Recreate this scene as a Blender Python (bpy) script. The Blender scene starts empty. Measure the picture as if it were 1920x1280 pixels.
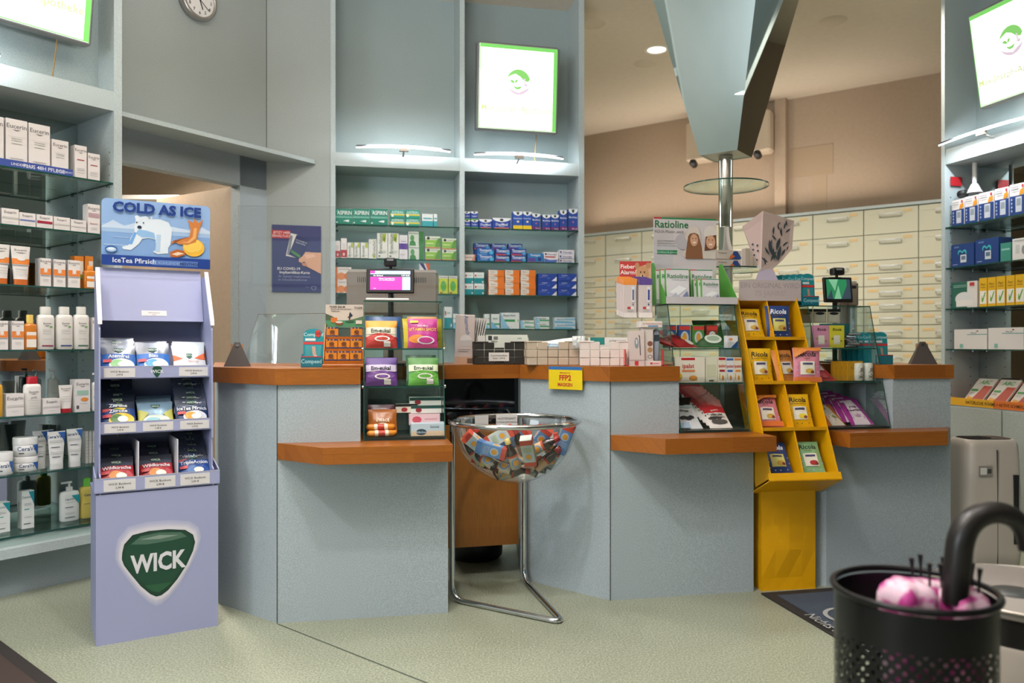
import bpy, math, random
from mathutils import Vector, Matrix
S = bpy.context.scene
COL = S.collection
random.seed(7)
R = math.radians
# ------------------------------------------------------------------ camera, world, lights, exposure
H, FPX, Y0 = 1.2, 1493.0, 645.0
cam = bpy.data.cameras.new('camera'); camo = bpy.data.objects.new('camera', cam); COL.objects.link(camo)
cam.sensor_width = 36; cam.lens = 28.0; cam.shift_y = 5.0/1920
camo.location = (0, 0, H); camo.rotation_euler = (R(90), 0, 0)
cam.dof.use_dof = True; cam.dof.focus_distance = 3.7; cam.dof.aperture_fstop = 2.2
cam.clip_start = 0.05
S.camera = camo
S.view_settings.view_transform = 'Standard'; S.view_settings.look = 'None'
S.view_settings.gamma = 1; S.view_settings.use_curve_mapping = False
S.view_settings.exposure = EXPOSURE = 0.0
S.cycles.use_denoising = True
S.cycles.max_bounces = 7; S.cycles.transparent_max_bounces = 24; S.cycles.glossy_bounces = 4; S.cycles.diffuse_bounces = 3
S.cycles.caustics_reflective = False; S.cycles.caustics_refractive = False; S.cycles.sample_clamp_indirect = 4
w = bpy.data.worlds.new('daylight'); S.world = w; w.use_nodes = True
w.node_tree.nodes['Background'].inputs[0].default_value = (0.72, 0.82, 1.0, 1)
w.node_tree.nodes['Background'].inputs[1].default_value = 0.8

def lamp(name, kind, loc, energy, color, size=.2, target=None, spot=None, blend=.6, sy=None):
    l = bpy.data.lights.new(name, kind); l.energy = energy; l.color = color
    if kind == 'AREA':
        l.size = size
        if sy: l.shape = 'RECTANGLE'; l.size_y = sy
    else: l.shadow_soft_size = size
    if spot: l.spot_size = R(spot); l.spot_blend = blend
    o = bpy.data.objects.new(name, l); COL.objects.link(o); o.location = loc
    if target is not None:
        o.rotation_euler = (Vector(target)-Vector(loc)).to_track_quat('-Z', 'Y').to_euler()
    return o
WARM = (1.0, .88, .76); NEUT = (.985, .98, 1.0); COOLL = (.86, .93, 1.0)
CEIL = 3.7
# shop downlights sit in the ceiling in front of the counters (fixtures are built further down)
DOWN = [(-1.6, 1.3, 52, NEUT), (-.3, 1.9, 60, NEUT), (.9, 1.5, 22, NEUT), (2.0, 2.6, 2, NEUT), (-.9, 3.4, 30, NEUT),
        (1.4, -.6, 12, NEUT), (-1.4, -.9, 50, NEUT), (1.23, 6.77, 75, WARM), (2.6, 5.6, 80, WARM), (.3, 6.3, 60, WARM), (-.4,4.6,30,NEUT),(1.6,4.8,30,WARM)]
for i, (x, y, e, c) in enumerate(DOWN):
    lamp('downlight_lamp', 'SPOT', (x, y, CEIL-.06), e*2.2, c, .06, (x, y, 0), 130, .9)
lamp('customer_side_fill', 'AREA', (-.9, .9, 2.95), 130, NEUT, 1.6, (-.9, .9, 4))  # added unseen fill, aimed up so the ceiling spreads soft light
lamp('back_office_lamp', 'AREA', (-2.75, 5.7, 2.8), 120, (1, .88, .76), .6, (-2.0, 5.7, 1.2))
lamp('left_side_fill', 'AREA', (-5.2, -2.6, 2.3), 150, COOLL, 2.6, (-.5, 4, 1.0), sy=2.0)  # added fill from the left, standing away from the window opening

lamp('far_ceiling_fill', 'AREA', (2.1, 8.2, 2.6), 14, WARM, 3.4, (2.1, 8.2, 4), sy=.5).rotation_euler = (R(180), 0, R(-37))  # added unseen fill that brightens the far wall and ceiling
lamp('counter_ceiling_fill', 'AREA', (-.5, 2.3, 2.3), 95, NEUT, 1.4, (-.5, 2.3, 4))  # added fill without a fixture, bounced off the ceiling before the counters
# ------------------------------------------------------------------ helpers
def lin(c):
    c = c/255
    return c/12.92 if c <= .04045 else ((c+.055)/1.055)**2.4
def rgb(h):
    h = h.lstrip('#'); return tuple(lin(int(h[i:i+2], 16)) for i in (0, 2, 4))
MATS = {}
def mat(h, rough=.55, metal=0.0, emit=0.0, spec=.5, name=None):
    key = (h, rough, metal, emit, spec)
    if key in MATS: return MATS[key]
    m = bpy.data.materials.new(name or 'paint_'+h.strip('#')); m.use_nodes = True
    b = m.node_tree.nodes['Principled BSDF']
    c = rgb(h)
    b.inputs['Base Color'].default_value = (*c, 1); b.inputs['Roughness'].default_value = rough
    b.inputs['Metallic'].default_value = metal; b.inputs['Specular IOR Level'].default_value = spec
    if emit: b.inputs['Emission Color'].default_value = (*c, 1); b.inputs['Emission Strength'].default_value = emit
    m.diffuse_color = (*c, 1)
    MATS[key] = m; return m
def nodes(name):
    m = bpy.data.materials.new(name); m.use_nodes = True
    nt = m.node_tree; return m, nt, nt.nodes['Principled BSDF'], nt.nodes, nt.links
def speckle(name, base, dark, light, scale=420, rough=.5, amt=(.35, .7), big=0.0, spec=.5):
    m, nt, b, N, L = nodes(name)
    tc = N.new('ShaderNodeTexCoord'); n = N.new('ShaderNodeTexNoise'); n.inputs['Scale'].default_value = scale
    n.inputs['Detail'].default_value = 1.5
    L.new(tc.outputs['Object'], n.inputs['Vector'])
    r = N.new('ShaderNodeValToRGB'); e = r.color_ramp.elements
    e[0].position = amt[0]; e[0].color = (*rgb(dark), 1); e[1].position = amt[1]; e[1].color = (*rgb(light), 1)
    x = e.new((amt[0]+amt[1])/2); x.color = (*rgb(base), 1)
    L.new(n.outputs['Fac'], r.inputs['Fac'])
    out = r.outputs['Color']
    if big:
        n2 = N.new('ShaderNodeTexNoise'); n2.inputs['Scale'].default_value = 1.3; n2.inputs['Detail'].default_value = 4
        L.new(tc.outputs['Object'], n2.inputs['Vector'])
        mr = N.new('ShaderNodeMapRange'); mr.inputs[1].default_value = .3; mr.inputs[2].default_value = .7
        mr.inputs[3].default_value = 1-big; mr.inputs[4].default_value = 1+big
        L.new(n2.outputs['Fac'], mr.inputs[0])
        mx = N.new('ShaderNodeMix'); mx.data_type = 'RGBA'; mx.blend_type = 'MULTIPLY'; mx.inputs[0].default_value = 1
        L.new(out, mx.inputs[6]); L.new(mr.outputs[0], mx.inputs[7]); out = mx.outputs[2]
    L.new(out, b.inputs['Base Color']); b.inputs['Roughness'].default_value = rough; b.inputs['Specular IOR Level'].default_value = spec
    return m
PANEL = speckle('green_grey_laminate', '#a3afb5', '#95a1a7', '#b3bec3', 260, .55, (.3, .7), spec=.3)
PANELW = speckle('wall_laminate', '#a3aba8', '#979f9c', '#aeb5b2', 260, .55, (.3, .7), .04, spec=.3)
PANELD = speckle('niche_laminate', '#9dabaa', '#92a09f', '#a9b6b5', 260, .5, (.3, .7), .05, spec=.3)
PANELD_LIT = speckle('niche_laminate_brightened', '#c3d6d6', '#b8cbcb', '#cedfdf', 260, .5, (.3, .7), spec=.3)  # niche laminate again, light put into its colour to brighten the shelf backs
FRAMEM = speckle('upright_laminate', '#b7c3c4', '#abb8b8', '#c3cdcd', 260, .5, (.3, .7), spec=.3)
FLOOR = speckle('green_speckled_linoleum', '#949986', '#808875', '#adb19c', 130, .42, (.34, .68), .07, spec=.35)
BEIGE = speckle('beige_wall_paint', '#b9a590', '#b7a38e', '#bba792', 30, .8, (.3, .7), .03, spec=.2)
CEILM = speckle('ceiling_paint', '#dfd2c0', '#ddd0be', '#e1d4c2', 20, .9, (.3, .7), .02, spec=.1)
def wood_mat(name, cols, scale=1.0, vert=False):
    m, nt, b, N, L = nodes(name)
    tc = N.new('ShaderNodeTexCoord'); mp = N.new('ShaderNodeMapping')
    L.new(tc.outputs['Object'], mp.inputs[0])
    # staves along x, a few centimetres tall, plus fine grain
    br = N.new('ShaderNodeTexBrick'); br.offset = .37; br.inputs['Scale'].default_value = 1
    br.inputs['Brick Width'].default_value = .33; br.inputs['Row Height'].default_value = .043; br.inputs['Mortar Size'].default_value = .0004
    br.inputs['Color1'].default_value = (*rgb(cols[0]), 1); br.inputs['Color2'].default_value = (*rgb(cols[1]), 1); br.inputs['Mortar'].default_value = (*rgb(cols[2]), 1)
    mp.inputs['Rotation'].default_value = (R(35), 0, 0) if not vert else (R(90), R(90), 0)
    L.new(mp.outputs[0], br.inputs['Vector'])
    n = N.new('ShaderNodeTexNoise'); mp2 = N.new('ShaderNodeMapping'); mp2.inputs['Scale'].default_value = (4, 60, 60) if not vert else (40, 40, 2)
    L.new(tc.outputs['Object'], mp2.inputs[0]); L.new(mp2.outputs[0], n.inputs['Vector']); n.inputs['Detail'].default_value = 4
    mx = N.new('ShaderNodeMix'); mx.data_type = 'RGBA'; mx.blend_type = 'MULTIPLY'; mx.inputs[0].default_value = .35
    r = N.new('ShaderNodeValToRGB'); r.color_ramp.elements[0].position = .3; r.color_ramp.elements[0].color = (.45, .36, .28, 1); r.color_ramp.elements[1].position = .65
    L.new(n.outputs['Fac'], r.inputs['Fac']); L.new(br.outputs['Color'], mx.inputs[6]); L.new(r.outputs['Color'], mx.inputs[7])
    L.new(mx.outputs[2], b.inputs['Base Color']); b.inputs['Roughness'].default_value = .35
    return m
WOOD = wood_mat('beech_butcher_block', ('#a2601f', '#915218', '#744013'))
VENEER = wood_mat('beech_veneer', ('#a2682a', '#9e6528', '#9a6226'), vert=True)
def glass_mat(name, tint, refl=.12, rough=.02):
    m, nt, b, N, L = nodes(name); N.remove(b)
    out = [n for n in N if n.type == 'OUTPUT_MATERIAL'][0]
    t = N.new('ShaderNodeBsdfTransparent'); t.inputs[0].default_value = (*tint, 1)
    g = N.new('ShaderNodeBsdfGlossy'); g.inputs['Roughness'].default_value = rough; g.inputs[0].default_value = (.95, 1, .98, 1)
    f = N.new('ShaderNodeFresnel'); f.inputs[0].default_value = 1.45
    mr = N.new('ShaderNodeMapRange'); mr.inputs[1].default_value = 0; mr.inputs[2].default_value = 1; mr.inputs[3].default_value = refl*.3; mr.inputs[4].default_value = min(.5, refl*3.5)
    L.new(f.outputs[0], mr.inputs[0])
    x = N.new('ShaderNodeMixShader'); L.new(mr.outputs[0], x.inputs[0]); L.new(t.outputs[0], x.inputs[1]); L.new(g.outputs[0], x.inputs[2])
    L.new(x.outputs[0], out.inputs['Surface']); return m
GLASS = glass_mat('clear_glass', (.90, .96, .93), .14)
SHELFG = glass_mat('green_shelf_glass', (.90, .965, .94), .11)
PLEXI = glass_mat('clear_acrylic', (.98, .985, .985), .07)
BOWLM = glass_mat('acrylic_bowl', (.93, .94, .95), .13, .05)
GEDGE = mat('#1d4a40', .15, 0, 0, .8, 'glass_edge')
CHROME = mat('#c9cbcd', .13, 1, name='chrome')
MIRROR = mat('#cfd8d5', .02, 1, name='mirror')
DARKMIR = mat('#3c4146', .05, 1, name='dark_mirror')
BLACK = mat('#151618', .4); WHITE = mat('#e9e6e2', .5); DGREY = mat('#3a3b3d', .5)

def place_map(M):
    return lambda p: tuple(M @ Vector(p))
class MB:
    def __init__(s): s.v = []; s.f = []; s.m = []; s.sm = []; s.mats = []
    def mi(s, m):
        if m not in s.mats: s.mats.append(m)
        return s.mats.index(m)
    def add(s, V, F, m, smooth=False):
        n = len(s.v); s.v += [tuple(p) for p in V]
        k = s.mi(m)
        for f in F: s.f.append([n+i for i in f]); s.m.append(k); s.sm.append(smooth)
        return s
    def box(s, x0, y0, z0, x1, y1, z1, m, ov=None, M=None):
        V = [(x0,y0,z0),(x1,y0,z0),(x1,y1,z0),(x0,y1,z0),(x0,y0,z1),(x1,y0,z1),(x1,y1,z1),(x0,y1,z1)]
        if M is not None: V = [tuple(M @ Vector(p)) for p in V]
        F = {'b':(0,3,2,1),'t':(4,5,6,7),'f':(0,1,5,4),'k':(2,3,7,6),'l':(3,0,4,7),'r':(1,2,6,5)}
        for k, f in F.items(): s.add([V[i] for i in f], [(0,1,2,3)], (ov or {}).get(k, m))
        return s
    def rbox(s, x0, y0, z0, x1, y1, z1, m, r=.004, M=None):
        # box with chamfered vertical and top edges
        P = [(x0+r,y0),(x1-r,y0),(x1,y0+r),(x1,y1-r),(x1-r,y1),(x0+r,y1),(x0,y1-r),(x0,y0+r)]
        cx, cy = (x0+x1)/2, (y0+y1)/2
        def ins(p): return (cx+(p[0]-cx)*(1-2*r/max(x1-x0,1e-4)), cy+(p[1]-cy)*(1-2*r/max(y1-y0,1e-4)))
        V = [(*ins(p), z0) for p in P]+[(*p, z0+r) for p in P]+[(*p, z1-r) for p in P]+[(*ins(p), z1) for p in P]
        if M is not None: V = [tuple(M @ Vector(p)) for p in V]
        F = [tuple(range(7,-1,-1)), tuple(range(24,32))]
        for k in range(3):
            for i in range(8): j=(i+1)%8; F.append((k*8+i, k*8+j, k*8+8+j, k*8+8+i))
        return s.add(V, F, m)
    def prism(s, P, z0, z1, m, side=None, top=None):
        n = len(P)
        a = sum(P[i][0]*P[(i+1)%n][1]-P[(i+1)%n][0]*P[i][1] for i in range(n))
        if a < 0: P = P[::-1]
        V = [(x,y,z0) for x,y in P]+[(x,y,z1) for x,y in P]
        s.add(V, [tuple(range(n-1,-1,-1))], m); s.add(V, [tuple(range(n,2*n))], top or m)
        for i in range(n):
            j = (i+1)%n; s.add([V[i],V[j],V[n+j],V[n+i]], [(0,1,2,3)], side or m)
        return s
    def extr(s, P, x0, x1, m, ends=None):
        # profile P in (y,z), extruded along x
        n = len(P); V = [(x0,y,z) for y,z in P]+[(x1,y,z) for y,z in P]
        s.add(V, [tuple(range(n-1,-1,-1)), tuple(range(n,2*n))], ends or m)
        s.add(V, [(i,(i+1)%n,n+(i+1)%n,n+i) for i in range(n)], m); return s
    def lathe(s, prof, m, seg=20, M=None, cap=True, smooth=True, a0=0, a1=2*math.pi):
        V = []; n = len(prof); full = abs(a1-a0-2*math.pi) < 1e-6; k = seg if full else seg+1
        for i in range(k):
            a = a0+(a1-a0)*i/seg
            for r, z in prof: V.append((r*math.cos(a), r*math.sin(a), z))
        if M is not None: V = [tuple(M @ Vector(p)) for p in V]
        F = []
        for i in range(seg):
            j = (i+1)%k
            for q in range(n-1): F.append((i*n+q, j*n+q, j*n+q+1, i*n+q+1))
        s.add(V, F, m, smooth)
        if cap and full:
            if prof[0][0] > 1e-6: s.add([V[i*n] for i in range(k)], [tuple(range(k-1,-1,-1))], m)
            if prof[-1][0] > 1e-6: s.add([V[i*n+n-1] for i in range(k)], [tuple(range(k))], m)
        return s
    def tube(s, pts, r, m, seg=8, closed=False, cap=True):
        P = [Vector(p) for p in pts]; n = len(P); V = []; rr = r if isinstance(r, (list, tuple)) else [r]*n
        up = None
        for i in range(n):
            a = P[i-1] if (i > 0 or closed) else P[i]; b = P[(i+1)%n] if (i < n-1 or closed) else P[i]
            t = (b-a).normalized()
            if up is None: up = Vector((0,0,1)) if abs(t.z) < .9 else Vector((1,0,0))
            x = (up - t*up.dot(t)); x = x.normalized() if x.length > 1e-6 else t.orthogonal().normalized()
            up = x; y = t.cross(x)
            for k in range(seg):
                c = 2*math.pi*k/seg; V.append(tuple(P[i]+x*rr[i]*math.cos(c)+y*rr[i]*math.sin(c)))
        F = []
        for i in range(n if closed else n-1):
            j = (i+1)%n
            for k in range(seg): l = (k+1)%seg; F.append((i*seg+k, i*seg+l, j*seg+l, j*seg+k))
        s.add(V, F, m, True)
        if cap and not closed: s.add(V[:seg], [tuple(range(seg-1,-1,-1))], m); s.add(V[-seg:], [tuple(range(seg))], m)
        return s
    def grid(s, fn, nu, nv, m, smooth=True, flip=False):
        V = [fn(i/nu, j/nv) for j in range(nv+1) for i in range(nu+1)]
        cols = m if callable(m) else (lambda u, v: m)
        for j in range(nv):
            for i in range(nu):
                a = j*(nu+1)+i; f = (a, a+1, a+nu+2, a+nu+1)
                if flip: f = f[::-1]
                s.f.append([len(s.v)+q for q in f]); s.m.append(s.mi(cols((i+.5)/nu, (j+.5)/nv))); s.sm.append(smooth)
        s.v += [tuple(p) for p in V]; return s
    def art(s, specs, surf, nu=1, nv=1, eps=.0004, asp=1.0):
        """flat print in 0..1 coordinates laid on surf(u, v, lift). r: rect, t: text, p: polygon, e: ellipse. asp = width / height of the face"""
        for k, sp in enumerate(specs):
            e = eps*(k+1); t = sp[0]
            if t == 'r':
                _, a, b, c, d, col = sp
                m = col if not isinstance(col, str) else mat(col, .45)
                s.grid(lambda u, v: surf(a+(c-a)*u, b+(d-b)*v, e), max(1, round(nu*(c-a))), max(1, round(nv*(d-b))), m)
            elif t == 'p':
                m = sp[2] if not isinstance(sp[2], str) else mat(sp[2], .45)
                P = sp[1]; ar = sum(P[i][0]*P[(i+1)%len(P)][1]-P[(i+1)%len(P)][0]*P[i][1] for i in range(len(P)))
                if ar < 0: P = P[::-1]
                if nu > 1 and (max(p[0] for p in P)-min(p[0] for p in P) > .15 or max(p[1] for p in P)-min(p[1] for p in P) > .2):
                    c_ = (sum(p[0] for p in P)/len(P), sum(p[1] for p in P)/len(P))
                    T = [(c_, P[i], P[(i+1)%len(P)]) for i in range(len(P))]
                    for _ in range(2):
                        N2 = []
                        for a_, b_, d_ in T:
                            ab = ((a_[0]+b_[0])/2, (a_[1]+b_[1])/2); bd = ((b_[0]+d_[0])/2, (b_[1]+d_[1])/2); da = ((a_[0]+d_[0])/2, (a_[1]+d_[1])/2)
                            N2 += [(a_, ab, da), (ab, b_, bd), (da, bd, d_), (ab, bd, da)]
                        T = N2
                    s.add([surf(*q, e) for t_ in T for q in t_], [(3*i, 3*i+1, 3*i+2) for i in range(len(T))], m)
                else: s.add([surf(u, v, e) for u, v in P], [tuple(range(len(P)))], m)
            elif t == 'e':
                _, cx, cy, rx, ry, col = sp; n = 20
                m = col if not isinstance(col, str) else mat(col, .45)
                V = [surf(cx, cy, e)]+[surf(cx+rx*math.cos(2*math.pi*i/n), cy+ry*math.sin(2*math.pi*i/n), e) for i in range(n)]
                if nu > 1:
                    V2 = [surf(cx+.5*rx*math.cos(2*math.pi*i/n), cy+.5*ry*math.sin(2*math.pi*i/n), e) for i in range(n)]
                    V = V[:1]+V2+V[1:]
                    s.add(V, [(0, 1+i, 1+(i+1)%n) for i in range(n)]+[(1+i, 1+n+i, 1+n+(i+1)%n, 1+(i+1)%n) for i in range(n)], m)
                else: s.add(V, [(0, 1+i, 1+(i+1)%n) for i in range(n)], m)
            elif t == 't':
                _, cx, cy, h, txt, col = sp[:6]; ro = R(sp[6]) if len(sp) > 6 else 0; bold = sp[7] if len(sp) > 7 else .012; wid = sp[8] if len(sp) > 8 else 1.0; sh = sp[9] if len(sp) > 9 else 0
                m = col if not isinstance(col, str) else mat(col, .45)
                if not txt: continue
                TV, TF = text_mesh(txt, bold, sh)
                ext = max(p[0] for p in TV)-min(p[0] for p in TV)
                if abs(math.cos(ro)) > .7: av = 1.9*min(cx, 1-cx)*asp
                else: av = 1.9*min(cy, 1-cy)
                if av > 0 and ext*h*wid > av: k_ = av/(ext*h*wid); wid *= k_**.65; h *= k_**.35
                V = []
                for x, y in TV:
                    x = x*h*wid; y = y*h
                    xx = x*math.cos(ro)-y*math.sin(ro); yy = x*math.sin(ro)+y*math.cos(ro)
                    V.append(surf(cx+xx/asp, cy+yy, e))
                s.add(V, TF, m)
        return s
    def mesh(s, name):
        me = bpy.data.meshes.new(name); me.from_pydata(s.v, [], s.f)
        for m in s.mats: me.materials.append(m)
        me.polygons.foreach_set('material_index', s.m); me.polygons.foreach_set('use_smooth', s.sm)
        me.update(); return me
    def build(s, name, parent=None, loc=(0,0,0), rz=0, M=None):
        o = bpy.data.objects.new(name, s.mesh(name)); COL.objects.link(o)
        if parent: o.parent = parent
        if M is not None: o.matrix_local = M
        else: o.location = loc; o.rotation_euler = (0, 0, rz)
        return o
_TX = {}
def text_mesh(txt, bold=.012, shear=0):
    """letters of height 1 centred on 0,0 as flat faces"""
    k = (txt, bold, shear)
    if k in _TX: return _TX[k]
    c = bpy.data.curves.new('lettering', 'FONT'); c.body = txt; c.offset = bold*.62; c.shear = shear; c.resolution_u = 2
    c.align_x = 'CENTER'; c.fill_mode = 'FRONT'
    o = bpy.data.objects.new('lettering', c); COL.objects.link(o)
    dg = bpy.context.evaluated_depsgraph_get(); me = bpy.data.meshes.new_from_object(o.evaluated_get(dg))
    V = [(v.co.x/.72, v.co.y/.72-.5) for v in me.vertices]; F = [tuple(p.vertices) for p in me.polygons]
    if me.polygons and me.polygons[0].normal.z < 0: F = [f[::-1] for f in F]
    bpy.data.objects.remove(o); bpy.data.curves.remove(c); bpy.data.meshes.remove(me)
    _TX[k] = (V, F); return _TX[k]

def tag(o, label=None, cat=None, group=None, kind=None):
    if label: o['label'] = label
    if cat: o['category'] = cat
    if group: o['group'] = group
    if kind: o['kind'] = kind
    return o
def thing(name, label, cat, loc=(0,0,0), rz=0, group=None):
    o = bpy.data.objects.new(name, None); COL.objects.link(o); o.location = loc; o.rotation_euler = (0,0,rz); o.empty_display_size = .05
    return tag(o, label, cat, group)
def struct(mb, name, loc=(0,0,0), rz=0): return tag(mb.build(name, None, loc, rz), kind='structure')
def dup(o, parent=None, label=None, group=None):
    c = o.copy(); COL.objects.link(c)
    if parent: c.parent = parent
    if label: c['label'] = label
    if group: c['group'] = group
    for ch in list(o.children): dup(ch, c)
    return c
class Fr:
    """a vertical front line on the ground: origin, heading; u runs along it, v away from the viewer"""
    def __init__(s, x, y, deg): s.o = Vector((x, y)); s.a = R(deg); s.d = Vector((math.cos(s.a), math.sin(s.a))); s.n = Vector((-math.sin(s.a), math.cos(s.a)))
    def px(s, px, v=0.0):
        k = (px-960)/FPX; D = (v+s.o.dot(s.n))/(k*s.n.x+s.n.y); p = Vector((D*k, D)); return (p-s.o).dot(s.d), D
    def u(s, px, v=0.0): return s.px(px, v)[0]
    def z(s, y, px, v=0.0): return H+(Y0-y)/FPX*s.px(px, v)[1]
    def P(s, u, v, z=0.0): p = s.o+s.d*u+s.n*v; return (p.x, p.y, z)
    def M(s, u=0, v=0, z=0): return Matrix.Translation(s.P(u, v, z)) @ Matrix.Rotation(s.a, 4, 'Z')
def fr2(p, q): return Fr(p[0], p[1], math.degrees(math.atan2(q[1]-p[1], q[0]-p[0])))
def front(w, h, x0=0, z0=0, y=0):
    return lambda u, v, e: (x0+u*w, y-e, z0+v*h)
# ------------------------------------------------------------------ frames of the room
FB = Fr(-1.19, 5.35, 11.5)       # back shelving
FL = Fr(-2.373, 3.69, 51.9)      # shelving on the left
FR = Fr(2.90, 5.33, -75.5)       # shelving on the right
P0, P1, P2 = (-1.36, 3.69), (-1.01, 3.425), (-.286, 3.56)
Q0, Q1, Q2 = (.044, 4.07), (.46, 3.73), (1.174, 3.87)
R1, R2 = (1.557, 3.946), (2.247, 4.08)
F1, F2, F3 = fr2(P1, P2), fr2(Q1, Q2), fr2(R1, R2)
FD = fr2((1.043, 8.65), (3.61, 6.685))   # drawer cabinets
# ------------------------------------------------------------------ shell
struct(MB().box(-7, -5, -.05, 8, 12, 0, FLOOR), 'floor')
b = MB().box(-7, -5, CEIL, 8, 12, CEIL+.1, CEILM)
struct(b, 'ceiling')
# seam lines of the floor sheet
b = MB(); 
def seam(a, c, wd=.003):
    a = Vector(a); c = Vector(c); t = (c-a).normalized(); n = Vector((-t.y, t.x))*wd
    b.add([(a-n).to_3d()+Vector((0,0,.0012)), (a+n).to_3d()+Vector((0,0,.0012)), (c+n).to_3d()+Vector((0,0,.0012)), (c-n).to_3d()+Vector((0,0,.0012))], [(0,3,2,1)], mat('#4b564a', .7))
def gp(px, y):
    D = FPX*H/(y-Y0); return ((px-960)/FPX*D, D)
seam(gp(522, 1170), gp(800, 1280)); seam(gp(800,1280), gp(1100, 1420))
struct(b, 'trim_1')
# outer walls: the far beige wall, the room left of it, walls behind the viewer
def wall(p, q, t, m, name, z0=0, z1=CEIL, side=1):
    f = fr2(p, q); L = (Vector(q)-Vector(p)).length
    struct(MB().box(0, 0, z0, L, t, z1, m), name, f.P(0, 0), f.a); return f, L
wall((-1.0, 10.92), (6.5, 5.49), .1, BEIGE, 'wall_far')
wall((-4.6, 8.2), (-.6, 10.8), .1, BEIGE, 'wall_office')
wall((-6.9, -4.9), (-6.9, 9), .1, PANELW, 'wall_left')
wall((7, 6), (7, -4.9), .1, PANELW, 'wall_right')
# entrance side behind the viewer: pale wall with a shop window
b = MB().box(-6.9, -4.9, 0, -3.2, -4.8, CEIL, PANELW).box(.4, -4.9, 0, 7, -4.8, CEIL, PANELW).box(-3.2, -4.9, 2.9, .4, -4.8, CEIL, PANELW).box(-3.2, -4.9, 0, .4, -4.8, .5, PANELW)
struct(b, 'wall_front')
b = MB()
for x in (-3.2, -2.02, -.82, .36): b.box(x, -4.88, .5, x+.05, -4.83, 2.9, DGREY)
b.box(-3.2, -4.88, .5, .4, -4.83, .56, DGREY).box(-3.2, -4.88, 2.84, .4, -4.83, 2.9, DGREY).box(-3.2, -4.88, 2.1, .4, -4.83, 2.15, DGREY)
b.box(-3.15, -4.86, .55, .36, -4.855, 2.85, GLASS)
struct(b, 'window_1')
# wall with the doorway (c heading) and the poster wall (b heading)
LW = (-2.16, 4.40); LC = (-1.615, 5.24); LD = (-1.19, 5.35)
FW1 = fr2(LW, LC); L1 = (Vector(LC)-Vector(LW)).length
u0 = FW1.u(228-16, 0); ud = FW1.u(450, 0)
zh = 1.2+(645-325)/FPX*FW1.px(400)[1]*1.0
zh = FW1.z(303, 228); zh2 = FW1.z(347, 450)
b = MB().box(u0-.02, 0, 2.40, L1, .09, CEIL, PANELW)       # above the ledge
b.box(u0-.02, 0, (zh+zh2)/2, L1, .09, 2.40, PANEL)           # header
b.box(ud, 0, 0, L1, .09, 2.4, PANEL)
struct(b, 'wall_doorway', FW1.P(0, 0), FW1.a)
b = MB().box(ud, .0, 0, ud+.012, .8, (zh+zh2)/2, BEIGE)      # deep beige reveal on the right of the passage
struct(b, 'door_1', FW1.P(0, .09), FW1.a)
FW2 = fr2(LC, LD); L2 = (Vector(LD)-Vector(LC)).length
b = MB().box(0, 0, 0, L2, .05, CEIL, PANELW)
struct(b, 'wall_poster', FW2.P(0, 0), FW2.a)
b = MB()
b.box(L1-.002, -.0015, 2.42, L1+.002, 0, CEIL, DGREY)
struct(b, 'trim_2', FW1.P(0, 0), FW1.a)
# angled canopy ledge over the doorway
a0 = FW1.P(u0-.02, 0)[:2]; pA = gp(228, 0); 
def wp(px, y, z):   # point on a ray at known height
    D = (z-H)*FPX/(Y0-y); return ((px-960)/FPX*D, D)
eA = wp(212, 213, 2.40); eB = wp(590, 307, 2.40)
pw = FW2.P(FW2.u(592), -.0)[:2]
b = MB().prism([eA, eB, pw, LC, LW, a0], 2.40, 2.425, FRAMEM)
struct(b, 'trim_3')
# back office beyond the passage: beige walls and a high shelf
b = MB().box(-5.2, 7.3, 0, -1.5, 7.4, 3.0, BEIGE).prism([(-5.2, 4.9), (-5.1, 4.9), (-5.1, 7.3), (-5.2, 7.3)], 0, 3.0, BEIGE).prism([(-5.2, 4.9), (-2.75, 4.9), (-2.0, 5.9), (-1.5, 7.4), (-5.2, 7.4)], 2.95, 3.0, WHITE)
struct(b, 'wall_back_office')
t = thing('wall_shelf', 'white high shelf on the beige wall seen through the passage', 'shelf', (-3.35, 6.7, 2.42))
MB().box(-.75, 0, 0, .55, .5, .035, WHITE).build('shelf_board', t)
for x in (-.5, .2): MB().box(x, .1, -.12, x+.03, .5, 0, WHITE).build('bracket', t)
# ------------------------------------------------------------------ shelving units
def unit(F, L, uprights, name, label, shelves, depth, board, back, lip=True, nichez=2.49, hole=True, upper=PANELD, base=None, ndepth=.3, low=0.0):
    t = thing(name, label, 'shelving', F.P(0, 0), F.a)
    for (x0, x1) in uprights:
        b = MB().box(x0, -.005, low, x1, depth, CEIL, FRAMEM)
        if hole:
            for z in [low+.5+.06*i for i in range(int((2.3-low-.5)/.06))]:
                for y in (.04, depth-.08):
                    if x0 > 0: b.box(x0-.0008, y, z, x0, y+.007, z+.007, DGREY)
                    b.box(x1, y, z, x1+.0008, y+.007, z+.007, DGREY)
        b.build('upright', t)
    bays = [(uprights[i][1], uprights[i+1][0]) for i in range(len(uprights)-1)]
    for x0, x1 in bays:
        b = MB().box(x0, 0, board[0], x1, depth, board[1], FRAMEM)
        b.build('lit_board', t)
        MB().box(x0, ndepth, board[1], x1, ndepth+.02, CEIL, upper).build('niche_panel', t)
        MB().box(x0, depth-.012, low, x1, depth, board[0], back).build('back_panel', t)
    for i, (x0, x1) in enumerate(bays):
        for z in shelves:
            g = MB().box(x0+.002, .0, z-.008, x1-.002, depth-.02, z, SHELFG, {'f': GEDGE, 'l': GEDGE, 'r': GEDGE}).build('glass_shelf', t)
            for xx, dx in ((x0, .012), (x1-.012, .012)):
                for y in (.045, depth-.075): MB().box(xx, y, z-.02, xx+dx, y+.012, z-.0085, CHROME).build('shelf_peg', g)
    return t
SB = [2.01, 1.78, 1.545, 1.308]
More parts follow.
